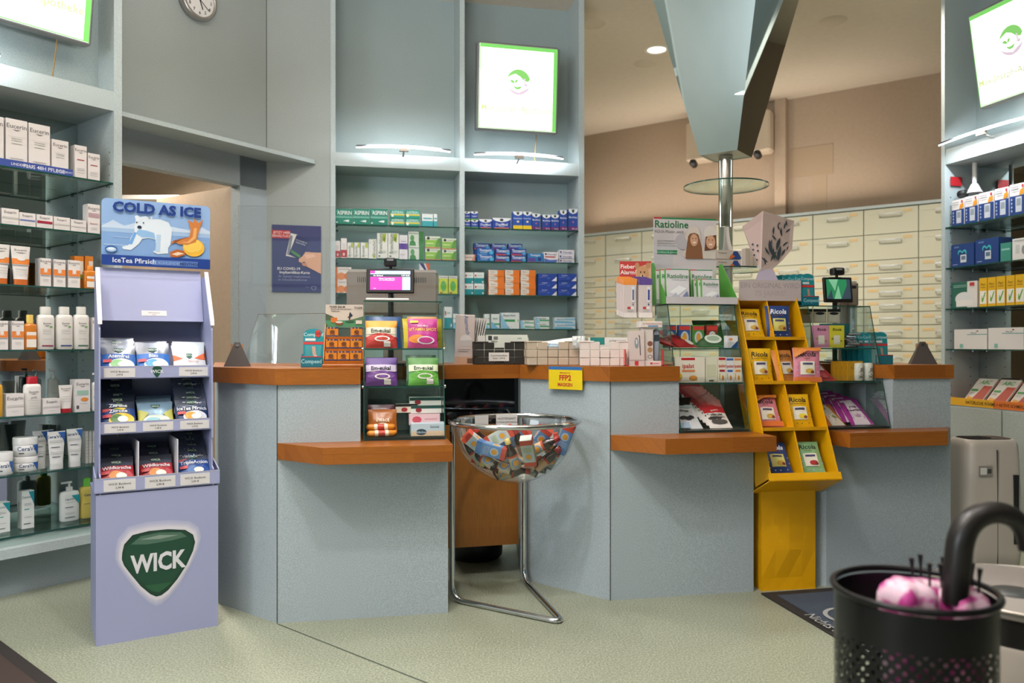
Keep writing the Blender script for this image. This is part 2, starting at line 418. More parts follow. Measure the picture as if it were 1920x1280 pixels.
ub = [(FB.u(620), FB.u(629)), (FB.u(862), FB.u(871)), (FB.u(1085), FB.u(1095))]
tb = unit(FB, 0, ub, 'shelving_unit', 'tall green grey two-bay shelving between the covid poster and the drawer cabinets', SB, .32, (2.40, 2.49), PANELD_LIT)
SL = [2.03, 1.76, 1.48, 1.174, .86, .585]
ul = [(-1.86, -1.82), (-.95, -.91), (FL.u(213), FL.u(228))]
tl = unit(FL, 0, ul, 'shelving_unit', 'tall mirrored shelving of skin care products behind the blue cardboard stand', SL, .42, (2.40, 2.50), MIRROR, upper=PANELD, ndepth=.17, low=.25)
b = MB().box(-1.86, -.03, .205, FL.u(228), .42, .25, FRAMEM).build('bottom_board', tl)
MB().box(-1.86, .1, 0, FL.u(228)-.02, .42, .205, PANEL).build('plinth', tl)
MB().box(-.91, .0, .29, FL.u(213), .39, .30, SHELFG, {'f': GEDGE}).build('glass_shelf', tl)
struct(MB().box(-5.6, 0, 0, -1.87, .08, CEIL, PANELW), 'wall_side', FL.P(0, 0), FL.a)
SR = [1.98, 1.708, 1.437, 1.168]
LR = 1.9
ur = [(-.03, .0), (LR, LR+.03)]
tr = unit(FR, 0, ur, 'shelving_unit', 'tall shelving of medical devices beside the drawer cabinets and the air purifier', SR, .28, (2.40, 2.50), MIRROR, upper=PANELD, ndepth=.25, low=.0)
b = MB().box(0, .0, 0, LR, .28, .80, PANEL)
b.build('base_cabinet', tr)
for i in range(4): MB().box(i*.46+.01, -.018, .06, i*.46+.46, 0, .79, PANELW).build('door', tr)
# ------------------------------------------------------------------ drawer cabinets
cuts = [(1095-960)/FPX]
ua, ub_ = FD.u(1080), FD.u(1790)
e1, e2, e3 = FD.u(1525), FD.u(1621), FD.u(1723)
cw = (e3-e1)/2
cols = []
x = e1
while x > ua-.2: x -= cw
while x < FD.u(1900): cols.append(x); x += cw
ORD = ['first', 'second', 'third', 'fourth', 'fifth', 'sixth', 'seventh', 'eighth', 'ninth', 'tenth', 'eleventh', 'twelfth', 'thirteenth', 'fourteenth']
CREAM = mat('#c9c8b2', .5); CREAMB = mat('#9a9c8a', .6); CARD = mat('#d8bb86', .6); WIRE = mat('#dcdcd6', .3, .6)
rows = []
z = 2.385
for k, h in enumerate([.225, .225]+[.114]*11): rows.append((z-h, z)); z -= h
def drawer(h):
    key = round(h, 3)
    b = MB().box(.004, -.018, .003, cw-.004, 0, h-.003, CREAM, {'t': CREAMB, 'b': CREAMB, 'l': CREAMB, 'r': CREAMB})
    b.box(.03, -.02, h-.05, .12, -.018, h-.028, CARD if h < .2 else CREAM).box(cw-.12, -.02, h-.045, cw-.05, -.018, h-.023, CARD)
    hb = MB().tube([(cw*.3, -.018, h-.075), (cw*.3, -.045, h-.055), (cw*.7, -.045, h-.055), (cw*.7, -.018, h-.075)], .0045, WIRE, 6)
    hb.box(cw*.3, -.047, h-.062, cw*.7, -.043, h-.048, WIRE)
    return b.mesh('drawer'), hb.mesh('handle')
DM = {}
for i, x in enumerate(cols):
    t = thing('drawer_cabinet', f'tall cream cabinet of shallow labelled drawers, {ORD[i]} column counted from the beige corner', 'cabinet', FD.P(x, 0), FD.a, 'cream drawer cabinets')
    MB().box(0, 0, 0, cw, .45, 2.39, CREAMB).build('carcass', t)
    MB().box(0, -.03, 2.39, cw, .45, 2.415, FRAMEM).build('top_board', t)
    for (z0, z1) in rows:
        k = round(z1-z0, 3)
        if k not in DM: DM[k] = drawer(z1-z0)
        d = bpy.data.objects.new('drawer', DM[k][0]); COL.objects.link(d); d.parent = t; d.location = (0, 0, z0)
        hh = bpy.data.objects.new('handle', DM[k][1]); COL.objects.link(hh); hh.parent = d
    MB().box(.004, -.015, .1, cw-.004, 0, rows[-1][0]-.003, CREAM).build('lower_door', t)
# ------------------------------------------------------------------ sales counters
ZT, TH, ZL = 1.095, .07, .775
def quadpts(*a): return [tuple(p)[:2] for p in a]
def counter(name, label, body_low, body_up, top, ledge, seams=()):
    ox, oy = body_low[0]; ca, sa = math.cos(R(10.8)), math.sin(R(10.8))
    t = thing(name, label, 'counter', (ox, oy, 0), R(10.8))
    sh = lambda P: [((x-ox)*ca+(y-oy)*sa, -(x-ox)*sa+(y-oy)*ca) for x, y in P]
    MB().prism(sh(body_low), 0, ZL-TH, PANEL).build('lower_panel', t)
    MB().prism(sh(body_up), ZL-TH, ZT-TH, PANEL).build('upper_panel', t)
    MB().prism(sh(top), ZT-TH, ZT, WOOD).build('worktop', t)
    MB().prism(sh(ledge), ZL-TH, ZL, WOOD).build('ledge', t)
    b = MB()
    for (p, zz0, zz1) in seams:
        x, y = sh([p])[0]; b.box(x-.0015, y-.0015, zz0, x+.0015, y+.0015, zz1, DGREY)
    if seams: b.build('panel_seam', t)
    return t
uM = F1.u(676); Mv = F1.P(uM, 0)[:2]
LB = (-1.36*1.25-.02, 3.69*1.25)
G = lambda F, u, v: F.P(u, v)[:2]
L12 = (Vector(P2)-Vector(P1)).length
cl = [P0, P1, P2, G(F1, L12, .55), G(F1, 0, .75), LB]
cu = [P0, P1, Mv, G(F1, uM, .36), G(F1, L12, .36), G(F1, L12, .55), G(F1, 0, .75), LB]
def off(P, Q, d):
    f = fr2(P, Q); L = (Vector(Q)-Vector(P)).length; return f.P(0, -d)[:2], f.P(L, -d)[:2]
e = .012
ct = [(P0[0]-.02, P0[1]-.02), (P1[0]-.004, P1[1]-.018), G(F1, uM, -e), G(F1, uM, .37), G(F1, L12, .37), G(F1, L12, .75), G(F1, 0, .95), LB]
def ledge(F, px0, p1, p2, back=.36, u_end=None, ub0=None):
    a = F.P(px0, 0)[:2]
    return [a, p1, p2, (F.P(u_end if u_end is not None else F.px(0)[0], 0)[:2]), F.P(u_end, back)[:2], F.P(ub0 if ub0 is not None else px0, back)[:2], F.P(ub0 if ub0 is not None else px0, 0)[:2]]
def led(F, uA, pxs, vfront, uE, uB, back=.36):
    # uA left end on the body line, front corners on the line v = -vfront
    a = F.u(pxs[0], -vfront); c = F.u(pxs[1], -vfront)
    return [F.P(uA, 0)[:2], F.P(a, -vfront)[:2], F.P(c, -vfront)[:2], F.P(max(c, uE)-.0, .01)[:2], F.P(uE, .01)[:2], F.P(uE, back)[:2], F.P(uB, back)[:2], F.P(uB, 0)[:2]]
counter('sales_counter', 'green grey sales counter with oak-coloured top beside the blue cardboard stand', cl, cu, ct,
        led(F1, 0, (605, 849), .2, L12, uM), [((P1[0], P1[1]-.001), 0, ZT-TH)])
# middle counter
uN = F2.u(1273); L22 = (Vector(Q2)-Vector(Q1)).length
QB = (.044-.02, 4.07+.75)
cl = [Q0, Q1, Q2, G(F2, L22, .7), G(F2, 0, .9), QB]
cu = [Q0, Q1, G(F2, uN, 0), G(F2, uN, .37), G(F2, L22, .37), G(F2, L22, .7), G(F2, 0, .9), QB]
ct = [(Q0[0]-.003, Q0[1]-.018), (Q1[0]-.004, Q1[1]-.018), G(F2, uN, -e), G(F2, uN, .37), G(F2, L22, .37), G(F2, L22, .72), G(F2, 0, .95), QB]
counter('sales_counter', 'green grey sales counter carrying the yellow face mask sign', cl, cu, ct,
        led(F2, 0, (1248, 1456), .2, L22, uN), [((Q1[0], Q1[1]-.001), 0, ZT-TH)])
# right counter
uR = F3.u(1674); L32 = (Vector(R2)-Vector(R1)).length
R1b = G(F3, 0, 0)
cl = [R1, R2, G(F3, L32, .7), G(F3, -.3, .6), G(F3, -.3, .3)]
cu = [G(F3, uR, 0), G(F3, L32, 0), G(F3, L32, .7), G(F3, -.3, .6), G(F3, -.3, .5), G(F3, uR-.03, .37)]
ct = [G(F3, uR, -e), G(F3, L32+.01, -e), G(F3, L32+.01, .6), G(F3, -.3, .6), G(F3, -.3, .5), G(F3, uR-.06, .25)]
counter('sales_counter', 'dim grey sales counter between the yellow stand and the air purifier', cl, cu, ct,
        led(F3, 0, (1594, 1777), .15, L32, uR))
# bridge desk between left and middle counters
FBr = fr2((-.36, 4.0), (Q0[0], Q0[1]+.03))
Lb = (Vector((Q0[0], Q0[1]+.03))-Vector((-.36, 4.0))).length
t = thing('service_desk', 'low beech desk with dark glass strip between two sales counters', 'desk', FBr.P(0, 0), FBr.a)
MB().box(0, .0, ZT-TH, Lb-.003, .55, ZT, WOOD).build('worktop', t)
MB().box(0, .035, .79, Lb-.003, .05, ZT-TH, DARKMIR).build('glass_strip', t)
MB().box(0, .03, .165, Lb-.003, .05, .79, VENEER).build('veneer_panel', t)
MB().box(0, .05, .165, Lb-.003, .5, .2, VENEER).build('bottom_board', t)
# ------------------------------------------------------------------ ceiling lights
def downlight(x, y, lab):
    t = thing('ceiling_downlight', lab, 'ceiling light', (x, y, CEIL), 0)
    MB().lathe([(.078, 0), (.085, -.004), (.1, -.006), (.104, 0)], mat('#efe9df', .4), 28, cap=False).build('trim_ring', t)
    b = MB().lathe([(.078, -.001), (.05, -.0005), (.0001, -.0004)], mat('#fff0dc', .4, 0, 2.6), 24, cap=False)
    b.build('lens', t)
for i, (x, y, e, c) in enumerate(DOWN):
    downlight(x, y, ['round lit recessed lamp in the ceiling before the blue stand', 'round recessed lamp over the customer side of the bottle bowl', 'round recessed lamp over the aisle by the umbrella stand', 'round recessed lamp over the yellow stand', 'round recessed lamp over the beige wicker basket','round recessed lamp behind the entrance mat','round recessed lamp by the shop window','round lit recessed ceiling lamp beside the mirrored pyramid, over the drawers','round recessed ceiling lamp over the widest drawers','round recessed lamp behind the shelving top','round recessed lamp over the till','round recessed lamp over the glass disc pole'][i])
for (px, y) in ((1110, 45), (1210, 119), (1562, 39)):
    x, yy = wp(px, y, CEIL)
    n = {1110: 'flat round cover in the ceiling above the lit recessed lamp', 1210: 'flat round cover in the ceiling between lit lamp and mirrored pyramid', 1562: 'flat round cover in the ceiling over the drawer cabinets'}[px]
    tag(MB().lathe([(.0001, -.004), (.1, -.004), (.105, 0)], mat('#d6c8b4', .8), 24, cap=False).build('ceiling_cover', None, (x, yy, CEIL)), n, 'ceiling cover')
# ------------------------------------------------------------------ light box signs
LOGOG, LOGOV = mat('#7fc56a', .4, 0, .7), mat('#c9b8c8', .4, 0, .8)
SIGNW = mat('#fffdf4', .4, 0, 2.6, name='lit_sign_face'); SIGNG = mat('#6dbb5c', .4, 0, .9, name='lit_sign_green')
SIGNT = mat('#b4c48a', .4, 0, .8)
def leaf(cx, cy, l, wd, ang):
    a = R(ang); P = []
    for k in range(9): t_ = k/8; P.append((t_*l, wd*math.sin(math.pi*t_)))
    for k in range(1, 8): t_ = 1-k/8; P.append((t_*l, -wd*math.sin(math.pi*t_)*.5))
    return [(cx+x*math.cos(a)-y*math.sin(a), cy+x*math.sin(a)+y*math.cos(a)) for x, y in P]
def logo(cx, cy, r, g, v):
    out = []
    P = [(cx+r*math.cos(R(a)), cy+r*math.sin(R(a))) for a in range(15, 166, 10)]
    P += [(cx-r*.75, cy+r*.42), (cx-r*.3, cy+r*.62), (cx+r*.1, cy+r*.45), (cx+r*.45, cy+r*.12), (cx+r*.8, cy+r*.05)]
    out.append(('p', P, g))
    out.append(('p', leaf(cx-r*.75, cy+.1*r, r*.5, r*.16, -25), g)); out.append(('p', leaf(cx-r*.3, cy-.1*r, r*.4, r*.14, 50), g))
    out.append(('p', [(cx-r*.5, cy-r*.3), (cx-r*.1, cy-r*.38), (cx+r*.35, cy-r*.25), (cx+r*.1, cy-r*.55), (cx-r*.2, cy-r*.58)], g))
    P = [(cx+r*math.cos(R(a)), cy+r*math.sin(R(a))) for a in range(200, 341, 10)]+[(cx+r*.6, cy-r*.5), (cx, cy-r*.8), (cx-r*.6, cy-r*.6)]
    out.append(('p', P, v)); out.append(('p', [(cx+r*.3, cy-.2*r), (cx+r*.8, cy-.05*r), (cx+.7*r, cy-.35*r)], v))
    out.append(('p', [(cx+r*.42, cy+.3*r), (cx+r*.55, cy+.3*r), (cx+.62*r, cy-.2*r), (cx+.5*r, cy-.2*r)], v))
    return out
def sign(label, M, w=.585, h=.60, d=.075):
    t = thing('light_box_sign', label, 'sign'); t.matrix_world = M
    G = mat('#8d8f90', .35, .4); b = MB()
    b.rbox(0, 0, 0, w, d, h, G, .01); b.build('housing', t)
    b = MB().box(.016, -.004, .016, w-.016, 0, h-.016, SIGNW)
    iw, ih = w-.032, h-.032
    sp = [('r', 0, .955, 1, 1, SIGNG), ('r', .95, 0, 1, 1, SIGNG), ('r', 0, 0, .012, 1, SIGNG), ('r', 0, 0, 1, .01, SIGNG)] + logo(.5, .57, .155, LOGOG, LOGOV) + [('t', .48, .25, .075, 'Max-Joseph-Apotheke', SIGNT, 0, .03)]
    b.art(sp, front(iw, ih, .016, .016, -.004), asp=iw/ih); b.build('lit_face', t)
    MB().tube([(w*.75, d*.5, 0), (w*.75, d*.9, -.2)], .004, mat('#9a7d4a', .4), 6).build('cable', t)
    return t
def sgn(F, px, ybot, v, tilt, w, h, dz=0, yaw=0):
    u, D = F.px(px, v); z = F.z(ybot, px, v)
    return F.M(u, v, z) @ Matrix.Rotation(R(yaw), 4, 'Z') @ Matrix.Rotation(R(tilt), 4, 'X')
sign('lit white pharmacy sign with green logo, above the boxes of the two-bay shelving', sgn(FB, 893, 243, -.04, 5, .57, .6, 0, 2))
sign('lit white pharmacy sign over the skin care shelving, cut by the picture edge', FL.M(FL.u(156)-.545, .0, FL.z(84, 156, 0)) @ Matrix.Rotation(R(9), 4, 'X'))
sign('lit white pharmacy sign over the medical device shelving', FR.M(FR.u(1836, .02), .02, FR.z(207, 1836, .02)) @ Matrix.Rotation(R(9), 4, 'X'))
# ------------------------------------------------------------------ curved picture lamps on the boards
BARL = mat('#fff8ee', .4, 0, 5, name='led_bar'); BARLC = mat('#eef2ff', .4, 0, 6, name='led_bar_cool')
def bar_lamp(label, F, u0, u1, v, z, bow, m):
    t = thing('picture_light', label, 'lamp', F.P((u0+u1)/2, v, z), F.a)
    L = (u1-u0)/2
    pts = [(L*(k/8-1), bow*((k/8-1)**2), .009*(1-(k/8-1)**2)) for k in range(17)]
    MB().tube([(x, y, z_+.006) for x, y, z_ in pts], .0065, mat('#5c5f63', .3, .8), 6).build('bar', t)
    MB().tube([(x, y-.002, z_-.005) for x, y, z_ in pts], .0046, m, 6).build('led_strip', t)
    b = MB().box(-.03, -.004, -.02, .03, .02, .014, mat('#6d6257', .35, .5)); b.tube([(0, .01, -.01), (0, .09, -.03), (0, .16, -.005)], .008, mat('#d8d8d6', .4), 6)
    b.build('arm', t)
def barp(label, F, x0, y0, x1, y1, v, bow, m):
    a, b_ = F.u(x0, v), F.u(x1, v); bar_lamp(label, F, a, b_, v, (F.z(y0, x0, v)+F.z(y1, x1, v))/2, bow, m)
barp('curved led lamp bar above the aspirin side bay', FB, 668, 273, 845, 283, -.12, .02, BARL)
barp('curved led lamp bar under the middle lit pharmacy sign', FB, 890, 285, 1057, 298, -.12, .02, BARL)
bar_lamp('curved led lamp bar over the skin care shelving', FL, -.62, -.04, -.12, 2.50, .004, BARLC)
bar_lamp('curved led lamp bar over the medical device shelving', FR, .05, .72, -.10, 2.515, .004, BARLC)
# the light these bars throw on board and shelves comes from small strip lamps in them
for F, u, e in ((FB, FB.u(757), 5), (FB, FB.u(973), 5), (FL, -.33, 7), (FR, .42, 7)):
    p = F.P(u, -.13, 2.53); q = F.P(u, .05, 2.35)
    l = lamp('picture_light_lamp', 'AREA', p, e, COOLL, .5, q, sy=.02)
    l.rotation_euler = (Matrix.Rotation(F.a, 4, 'Z') @ Matrix.Rotation(R(42), 4, 'X')).to_euler()
# ------------------------------------------------------------------ clock
u, D = FW1.px(372, -.03); 
x, y, z = FW1.P(u, -.045, 1.2+645/FPX*D)
t = thing('wall_clock', 'round silver wall clock with white face above the ledge', 'clock', (x, y, z), FW1.a)
MR = Matrix.Rotation(R(90), 4, 'X')
MB().lathe([(.001, -.045), (.118, -.045), (.125, -.02), (.118, .004), (.104, .008), (.1, -.004)], mat('#a9a6a2', .3, .8), 36, MR, cap=False).build('case', t)
fb = MB().lathe([(.0001, -.003), (.101, -.003)], WHITE, 36, MR, cap=False)
sp = []
for k in range(12):
    a = R(90-30*k); sp.append(('t', .5+.39*math.cos(a), .5+.39*math.sin(a), .1, str(k or 12), '#222222'))
fb.art(sp, lambda u, v, e: (.2*(u-.5), .0025-e, .2*(v-.5))).build('dial', t)
MB().box(-.003, -.001, -.01, .003, .0, .06, BLACK, M=Matrix.Rotation(R(160), 4, 'Y')).build('hand', t)
MB().box(-.002, -.002, -.01, .002, -.001, .085, BLACK, M=Matrix.Rotation(R(128), 4, 'Y')).build('hand', t)
# ------------------------------------------------------------------ covid poster
w_, h_ = FW2.u(602)-FW2.u(510), FW2.z(421, 510)-FW2.z(547, 510)
b = MB().box(0, -.003, 0, w_, 0, h_, mat('#39406f', .4))
SK = '#d9a78a'
b.art([('r', 0, 0, 1, 1, '#363d70'), ('r', .0, .80, .37, .92, '#c03038'), ('t', .2, .885, .035, 'JETZT HIER', '#f3e8e6'), ('t', .2, .835, .035, 'ERHÄLTLICH', '#f3e8e6'),
       ('p', [(.28, .54), (.38, .88), (.52, .86), (.60, .5)], '#e4e2dc'), ('p', [(.30, .56), (.37, .85), (.42, .84), (.36, .55)], '#7d8791'),
       ('p', [(.34, .56), (.50, .86), (.77, .78), (.60, .48)], '#2d3566'), ('p', [(.38, .60), (.40, .63), (.58, .55), (.56, .51)], '#4d8a4a'), ('t', .6, .76, .02, 'EU COVID-19', '#cdd0dc', -18), ('t', .58, .73, .02, 'Impfzertifikat', '#cdd0dc', -18),
       ('p', [(.55, .50), (.54, .46), (.60, .44), (.66, .46), (.72, .38), (1, .28), (1, .60), (.90, .60), (.68, .605), (.62, .54)], SK), ('p', [(.60, .44), (.62, .40), (.72, .385), (.70, .44)], '#c48d70'), ('p', [(.66, .56), (.84, .58), (.9, .54), (.7, .5)], '#e8bda3'),
       ('t', .34, .35, .04, 'EU COVID-19', '#efeef0'), ('t', .46, .295, .04, 'Impfzertifikat-Karte', '#efeef0'), ('t', .455, .235, .032, 'Ihr digitaler Impfnachweis', '#8d93b8', 0, .004), ('t', .42, .185, .032, 'im Scheckkartenformat', '#8d93b8', 0, .004),
       ('p', [(.8, .09), (.8, .05), (.85, .03), (.9, .05), (.9, .09)], '#9ba0c0'), ('p', [(.81, .085), (.81, .055), (.85, .037), (.89, .055), (.89, .085)], '#363d70'), ('t', .72, .075, .012, 'vaccines', '#9ba0c0')],
      front(w_, h_, 0, 0, -.003), asp=w_/h_)
o = b.build('poster'); o.location = FW2.P(FW2.u(510), -.004, FW2.z(547, 510)); o.rotation_euler[2] = FW2.a
tag(o, 'dark blue covid vaccination card poster with a hand holding a card', 'poster')
# ------------------------------------------------------------------ mirrored inverted pyramid on a chrome pole
PX, PD = 1.288, 4.8
pyr = thing('mirrored_column', 'mirrored upside-down pyramid hanging from the ceiling over a chrome pole', 'column', (PX, PD, 0), 0)
zb, ztop = 2.33, CEIL
hA = R(-37); dA = Vector((math.cos(hA), math.sin(hA))); nA = Vector((-math.sin(hA), math.cos(hA)))
def sq(sz, z): return [tuple(dA*a*sz/2+nA*b_*sz/2)+(z,) for a, b_ in ((-1, -1), (1, -1), (1, 1), (-1, 1))]
lo, hi = sq(.235, zb), sq(.84, ztop)
for i in range(4):
    j = (i+1) % 4
    q = [lo[i], lo[j], hi[j], hi[i]]
    n = (Vector(q[1])-Vector(q[0])).cross(Vector(q[2])-Vector(q[1])).normalized()*.012
    MB().add(q, [(0, 1, 2, 3)], MIRROR).add([Vector(p)-n for p in q], [(3, 2, 1, 0)], DGREY).add(q[:2]+[Vector(p)-n for p in q[:2]], [(1, 0, 2, 3)], WHITE).build('mirror_face', pyr)
MB().add([(x, y, z+.004) for x, y, z in lo], [(3, 2, 1, 0)], mat('#e8e4dc', .4)).build('bottom_cap', pyr)
po = thing('display_pole', 'chrome pole carrying two round glass shelves behind the plaster display', 'display stand', (PX, PD, 0), 0)
MB().lathe([(.042, 0), (.042, 1.9), (.0425, 1.9), (.0425, 1.905), (.042, 1.905), (.042, zb)], CHROME, 28).build('pole', po)
MB().lathe([(.12, 0), (.12, .01), (.045, .02)], CHROME, 28).build('foot', po)
zd = H+(Y0-350)/FPX*PD
for z, r in ((zd, .25), (H+(Y0-507)/FPX*PD, .25)):
    MB().lathe([(.043, -.004), (r, -.004)], SHELFG, 48, Matrix.Translation((0, 0, z)), cap=False).lathe([(r, .004), (.043, .004)], SHELFG, 48, Matrix.Translation((0, 0, z)), cap=False).lathe([(r, -.004), (r, .004)], GEDGE, 48, Matrix.Translation((0, 0, z)), cap=False).build('glass_disc', po)
ZD2 = H+(Y0-507)/FPX*PD+.004
# wall box, pilaster and pale patches on the far wall
FF = fr2((-1.0, 10.92), (6.5, 5.49))
u = FF.u(1460, -.02)
struct(MB().box(u-.02, -.09, 0, u+.09, 0, CEIL, BEIGE), 'trim_4', FF.P(0, 0), FF.a)
u = FF.u(1290, -.15); u2 = FF.u(1447, -.15)
t = thing('air_conditioner', 'pale wall-mounted box with black spotlight below the ceiling, behind the mirrored pyramid', 'wall unit', FF.P(u, -.22, FF.z(282, 1440, -.2)), FF.a)
MB().rbox(0, 0, 0, u2-u, .22, .42, mat('#cdbca6', .6), .02).build('housing', t)
for x in (.12, u2-u-.1): MB().lathe([(.001, 0), (.035, 0), (.04, .06), (.02, .09)], BLACK, 14, Matrix.Translation((x, -.03, -.06)) @ Matrix.Rotation(R(70), 4, 'X')).build('spotlight', t)
u, u2 = FF.u(1480), FF.u(1562)
struct(MB().box(u, -.004, FF.z(330, 1520), u2, 0, FF.z(275, 1520), mat('#b39d83', .85)).box(u2-.2, -.004, 2.0, u2-.06, 0, FF.z(330, 1520), mat('#b8a289', .85)), 'trim_5', FF.P(0, 0), FF.a)
# ------------------------------------------------------------------ mats
MATC = speckle('mat_blue_grey', '#414c5c', '#3a4453', '#485466', 300, .95); RUB = mat('#2a2523', .85)
mA, mB_ = gp(1417, 1108), gp(1640, 1240)
Fm = fr2(mA, mB_); Lm = 1.6
t = thing('logo_mat', 'blue grey floor mat with pale lettering in front of the yellow stand', 'floor mat', (*(Vector(mA)+Fm.d*.05), 0), Fm.a)
MB().box(0, 0, .0, Lm, .95, .008, RUB).build('rubber_border', t)
b = MB().box(.06, .05, .008, Lm-.06, .9, .012, MATC)
RB = Matrix.Rotation(0, 4, 'Z')
x_, y_ = Fm.o; 
def floorpt(px, y):
    p = Vector(gp(px, y))-Fm.o; return p.dot(Fm.d), p.dot(Fm.n)
# lettering reads left to right along the b heading
ang = 0
def flat(w, h, ox, oy):
    return lambda u, v, e: (ox+(u*w*math.cos(ang)-v*h*math.sin(ang)), oy+(u*w*math.sin(ang)+v*h*math.cos(ang)), .012+e)
c0 = floorpt(1486, 1152)
LT = mat('#a3a5a4', .9)
def ring(cx, cy, r0, r1, a0, a1, m):
    P = [(cx+r1*math.cos(R(a)), cy+r1*math.sin(R(a))) for a in range(a0, a1+1, 12)]; Q = [(cx+r0*math.cos(R(a)), cy+r0*math.sin(R(a))) for a in range(a0, a1+1, 12)]
    return [('p', [P[i], P[i+1], Q[i+1], Q[i]], m) for i in range(len(P)-1)]
sp = ring(.06, .22, .10, .12, 40, 300, LT)+ring(.10, .21, .035, .055, 0, 360, LT)+[('t', .42, .2, .13, 'mpeed', LT, 0, .02), ('t', .36, .04, .055, 'Nichts kann dich stoppen', LT, 0, .008), ('p', [(.2, .4), (.3, .4), (.25, .35)], '#9c3a34')]
b.art(sp, flat(1, 1, *c0), eps=.0002); b.build('carpet', t)
t = thing('entrance_mat', 'dark brown entrance mat corner on the floor before the blue stand', 'floor mat', (*gp(0, 1203), 0), math.atan2(gp(110, 1285)[1]-gp(0, 1203)[1], gp(110, 1285)[0]-gp(0, 1203)[0]))
MB().box(-1, -1.6, 0, 1.5, 0, .008, RUB).build('rubber_border', t); MB().box(-1, -1.6, .008, 1.5, -.05, .011, mat('#3d302b', .95)).build('carpet', t)
# ------------------------------------------------------------------ air purifier
x, y = ((1843-960)/FPX*4.25, 4.25)
t = thing('air_purifier', 'tall white rounded air purifier on the floor beside the grey counter', 'air purifier', (x, y, 0), R(4))
PW = mat('#b9b1a7', .35)
def slabpts(hw, hd, n=6, r=.05):
    P = []
    for cx, cy, a0 in ((hw-r, hd-r, 0), (-hw+r, hd-r, 90), (-hw+r, -hd+r, 180), (hw-r, -hd+r, 270)):
        for k in range(n+1): a = R(a0+90*k/n); P.append((cx+r*math.cos(a), cy+r*math.sin(a)))
    return P
hz = .68; b = MB(); lay = [(.0, .125, .09), (.02, .15, .11), (.1, .156, .115), (hz*.6, .154, .113), (hz-.04, .146, .105), (hz-.012, .141, .1), (hz, .13, .09)]
V = []; n = 28
for z, a_, d_ in lay: V += [(px_, py_, z+.02) for px_, py_ in slabpts(a_, d_)]
b.add(V, [(k*n+i, k*n+(i+1)%n, (k+1)*n+(i+1)%n, (k+1)*n+i) for k in range(len(lay)-1) for i in range(n)], PW, True).add(V[-n:], [tuple(range(n))], PW)
b.build('housing', t)
b = MB().prism([(p[0]*.9, p[1]*.82) for p in slabpts(.135, .095)], hz+.018, hz+.023, mat('#2b2a2a', .3)).build('top_panel', t)
g = MB()
for k in range(14): g.box(-.11+.009*k, -.05, hz+.023, -.106+.009*k, .05, hz+.027, BLACK)
g.build('air_grille', t)
b = MB().box(-.10, -.118, hz-.165, -.03, -.112, hz-.112, mat('#8a857e', .4)); b.box(-.095, -.1195, hz-.156, -.062, -.118, hz-.121, mat('#d9d7d2', .4)).box(-.055, -.1195, hz-.15, -.037, -.118, hz-.127, DGREY).build('display', t)
MB().box(.088, -.1205, .16, .113, -.1, hz-.16, BLACK).build('intake_slot', t)
MB().box(.0, -.1165, .03, .0015, -.1, hz-.03, DGREY).build('panel_seam', t)
MB().box(-.13, -.1, 0, .13, .1, .03, mat('#8d8780', .5)).build('foot', t)
tag(MB().tube([(2.9, 4.5, .62), (3.0, 4.3, .55), (3.1, 4.2, .45)], .004, BLACK, 6).build('power_cable'), 'thin black cable hanging beside the air purifier', 'cable')
# ------------------------------------------------------------------ umbrella stand in the foreground
BD = 1.62; bx = (1713-960)/FPX*BD; bz = H-(1103-645)/FPX*BD; br = 141/FPX*BD
t = thing('umbrella_stand', 'black perforated metal umbrella stand holding umbrellas, blurred close to the viewer', 'umbrella stand', (bx, BD, 0), 0)
BM = mat('#17181a', .28, .6)
# perforated metal: a punched sheet pattern with real transparency
m, nt, bs, N, L = nodes('perforated_black_metal')
bs.inputs['Base Color'].default_value = (*rgb('#17181a'), 1); bs.inputs['Roughness'].default_value = .3; bs.inputs['Metallic'].default_value = .5
tc = N.new('ShaderNodeTexCoord'); sx = N.new('ShaderNodeSeparateXYZ'); L.new(tc.outputs['Object'], sx.inputs[0])
at = N.new('ShaderNodeMath'); at.operation = 'ARCTAN2'; L.new(sx.outputs[0], at.inputs[0]); L.new(sx.outputs[1], at.inputs[1])
def mth(op, a, b_=None, c=None):
    q = N.new('ShaderNodeMath'); q.operation = op
    for i, v in enumerate((a, b_, c)):
        if v is None: continue
        if isinstance(v, (int, float)): q.inputs[i].default_value = v
        else: L.new(v, q.inputs[i])
    return q.outputs[0]
ux = mth('MULTIPLY', at.outputs[0], 13.0); vz = mth('MULTIPLY', sx.outputs[2], 80.0)
s1 = mth('SINE', mth('MULTIPLY', ux, 2*math.pi/1.0*.5*2*.5)); s2 = mth('SINE', mth('MULTIPLY', vz, 6.283*.5))
pr = mth('MULTIPLY', s1, s2); hole = mth('GREATER_THAN', pr, .45); zlim = mth('LESS_THAN', sx.outputs[2], bz-.085)
hole = mth('MULTIPLY', hole, zlim)
tr_ = N.new('ShaderNodeBsdfTransparent'); mxs = N.new('ShaderNodeMixShader'); out = [q for q in N if q.type == 'OUTPUT_MATERIAL'][0]
L.new(hole, mxs.inputs[0]); L.new(bs.outputs[0], mxs.inputs[1]); L.new(tr_.outputs[0], mxs.inputs[2]); L.new(mxs.outputs[0], out.inputs[0])
MB().lathe([(br*.97, .01), (br*.985, bz-.01)], m, 64, cap=False).build('perforated_shell', t)
MB().tube([(br*math.cos(R(a)), br*math.sin(R(a)), bz) for a in range(0, 360, 8)], .007, BM, 8, closed=True).build('rim', t)
MB().lathe([(br*.95, 0), (br*.95, .02), (.001, .02)], BM, 48).build('base', t)
PINK = mat('#c2408c', .5); PINKL = mat('#cfa4b8', .5)
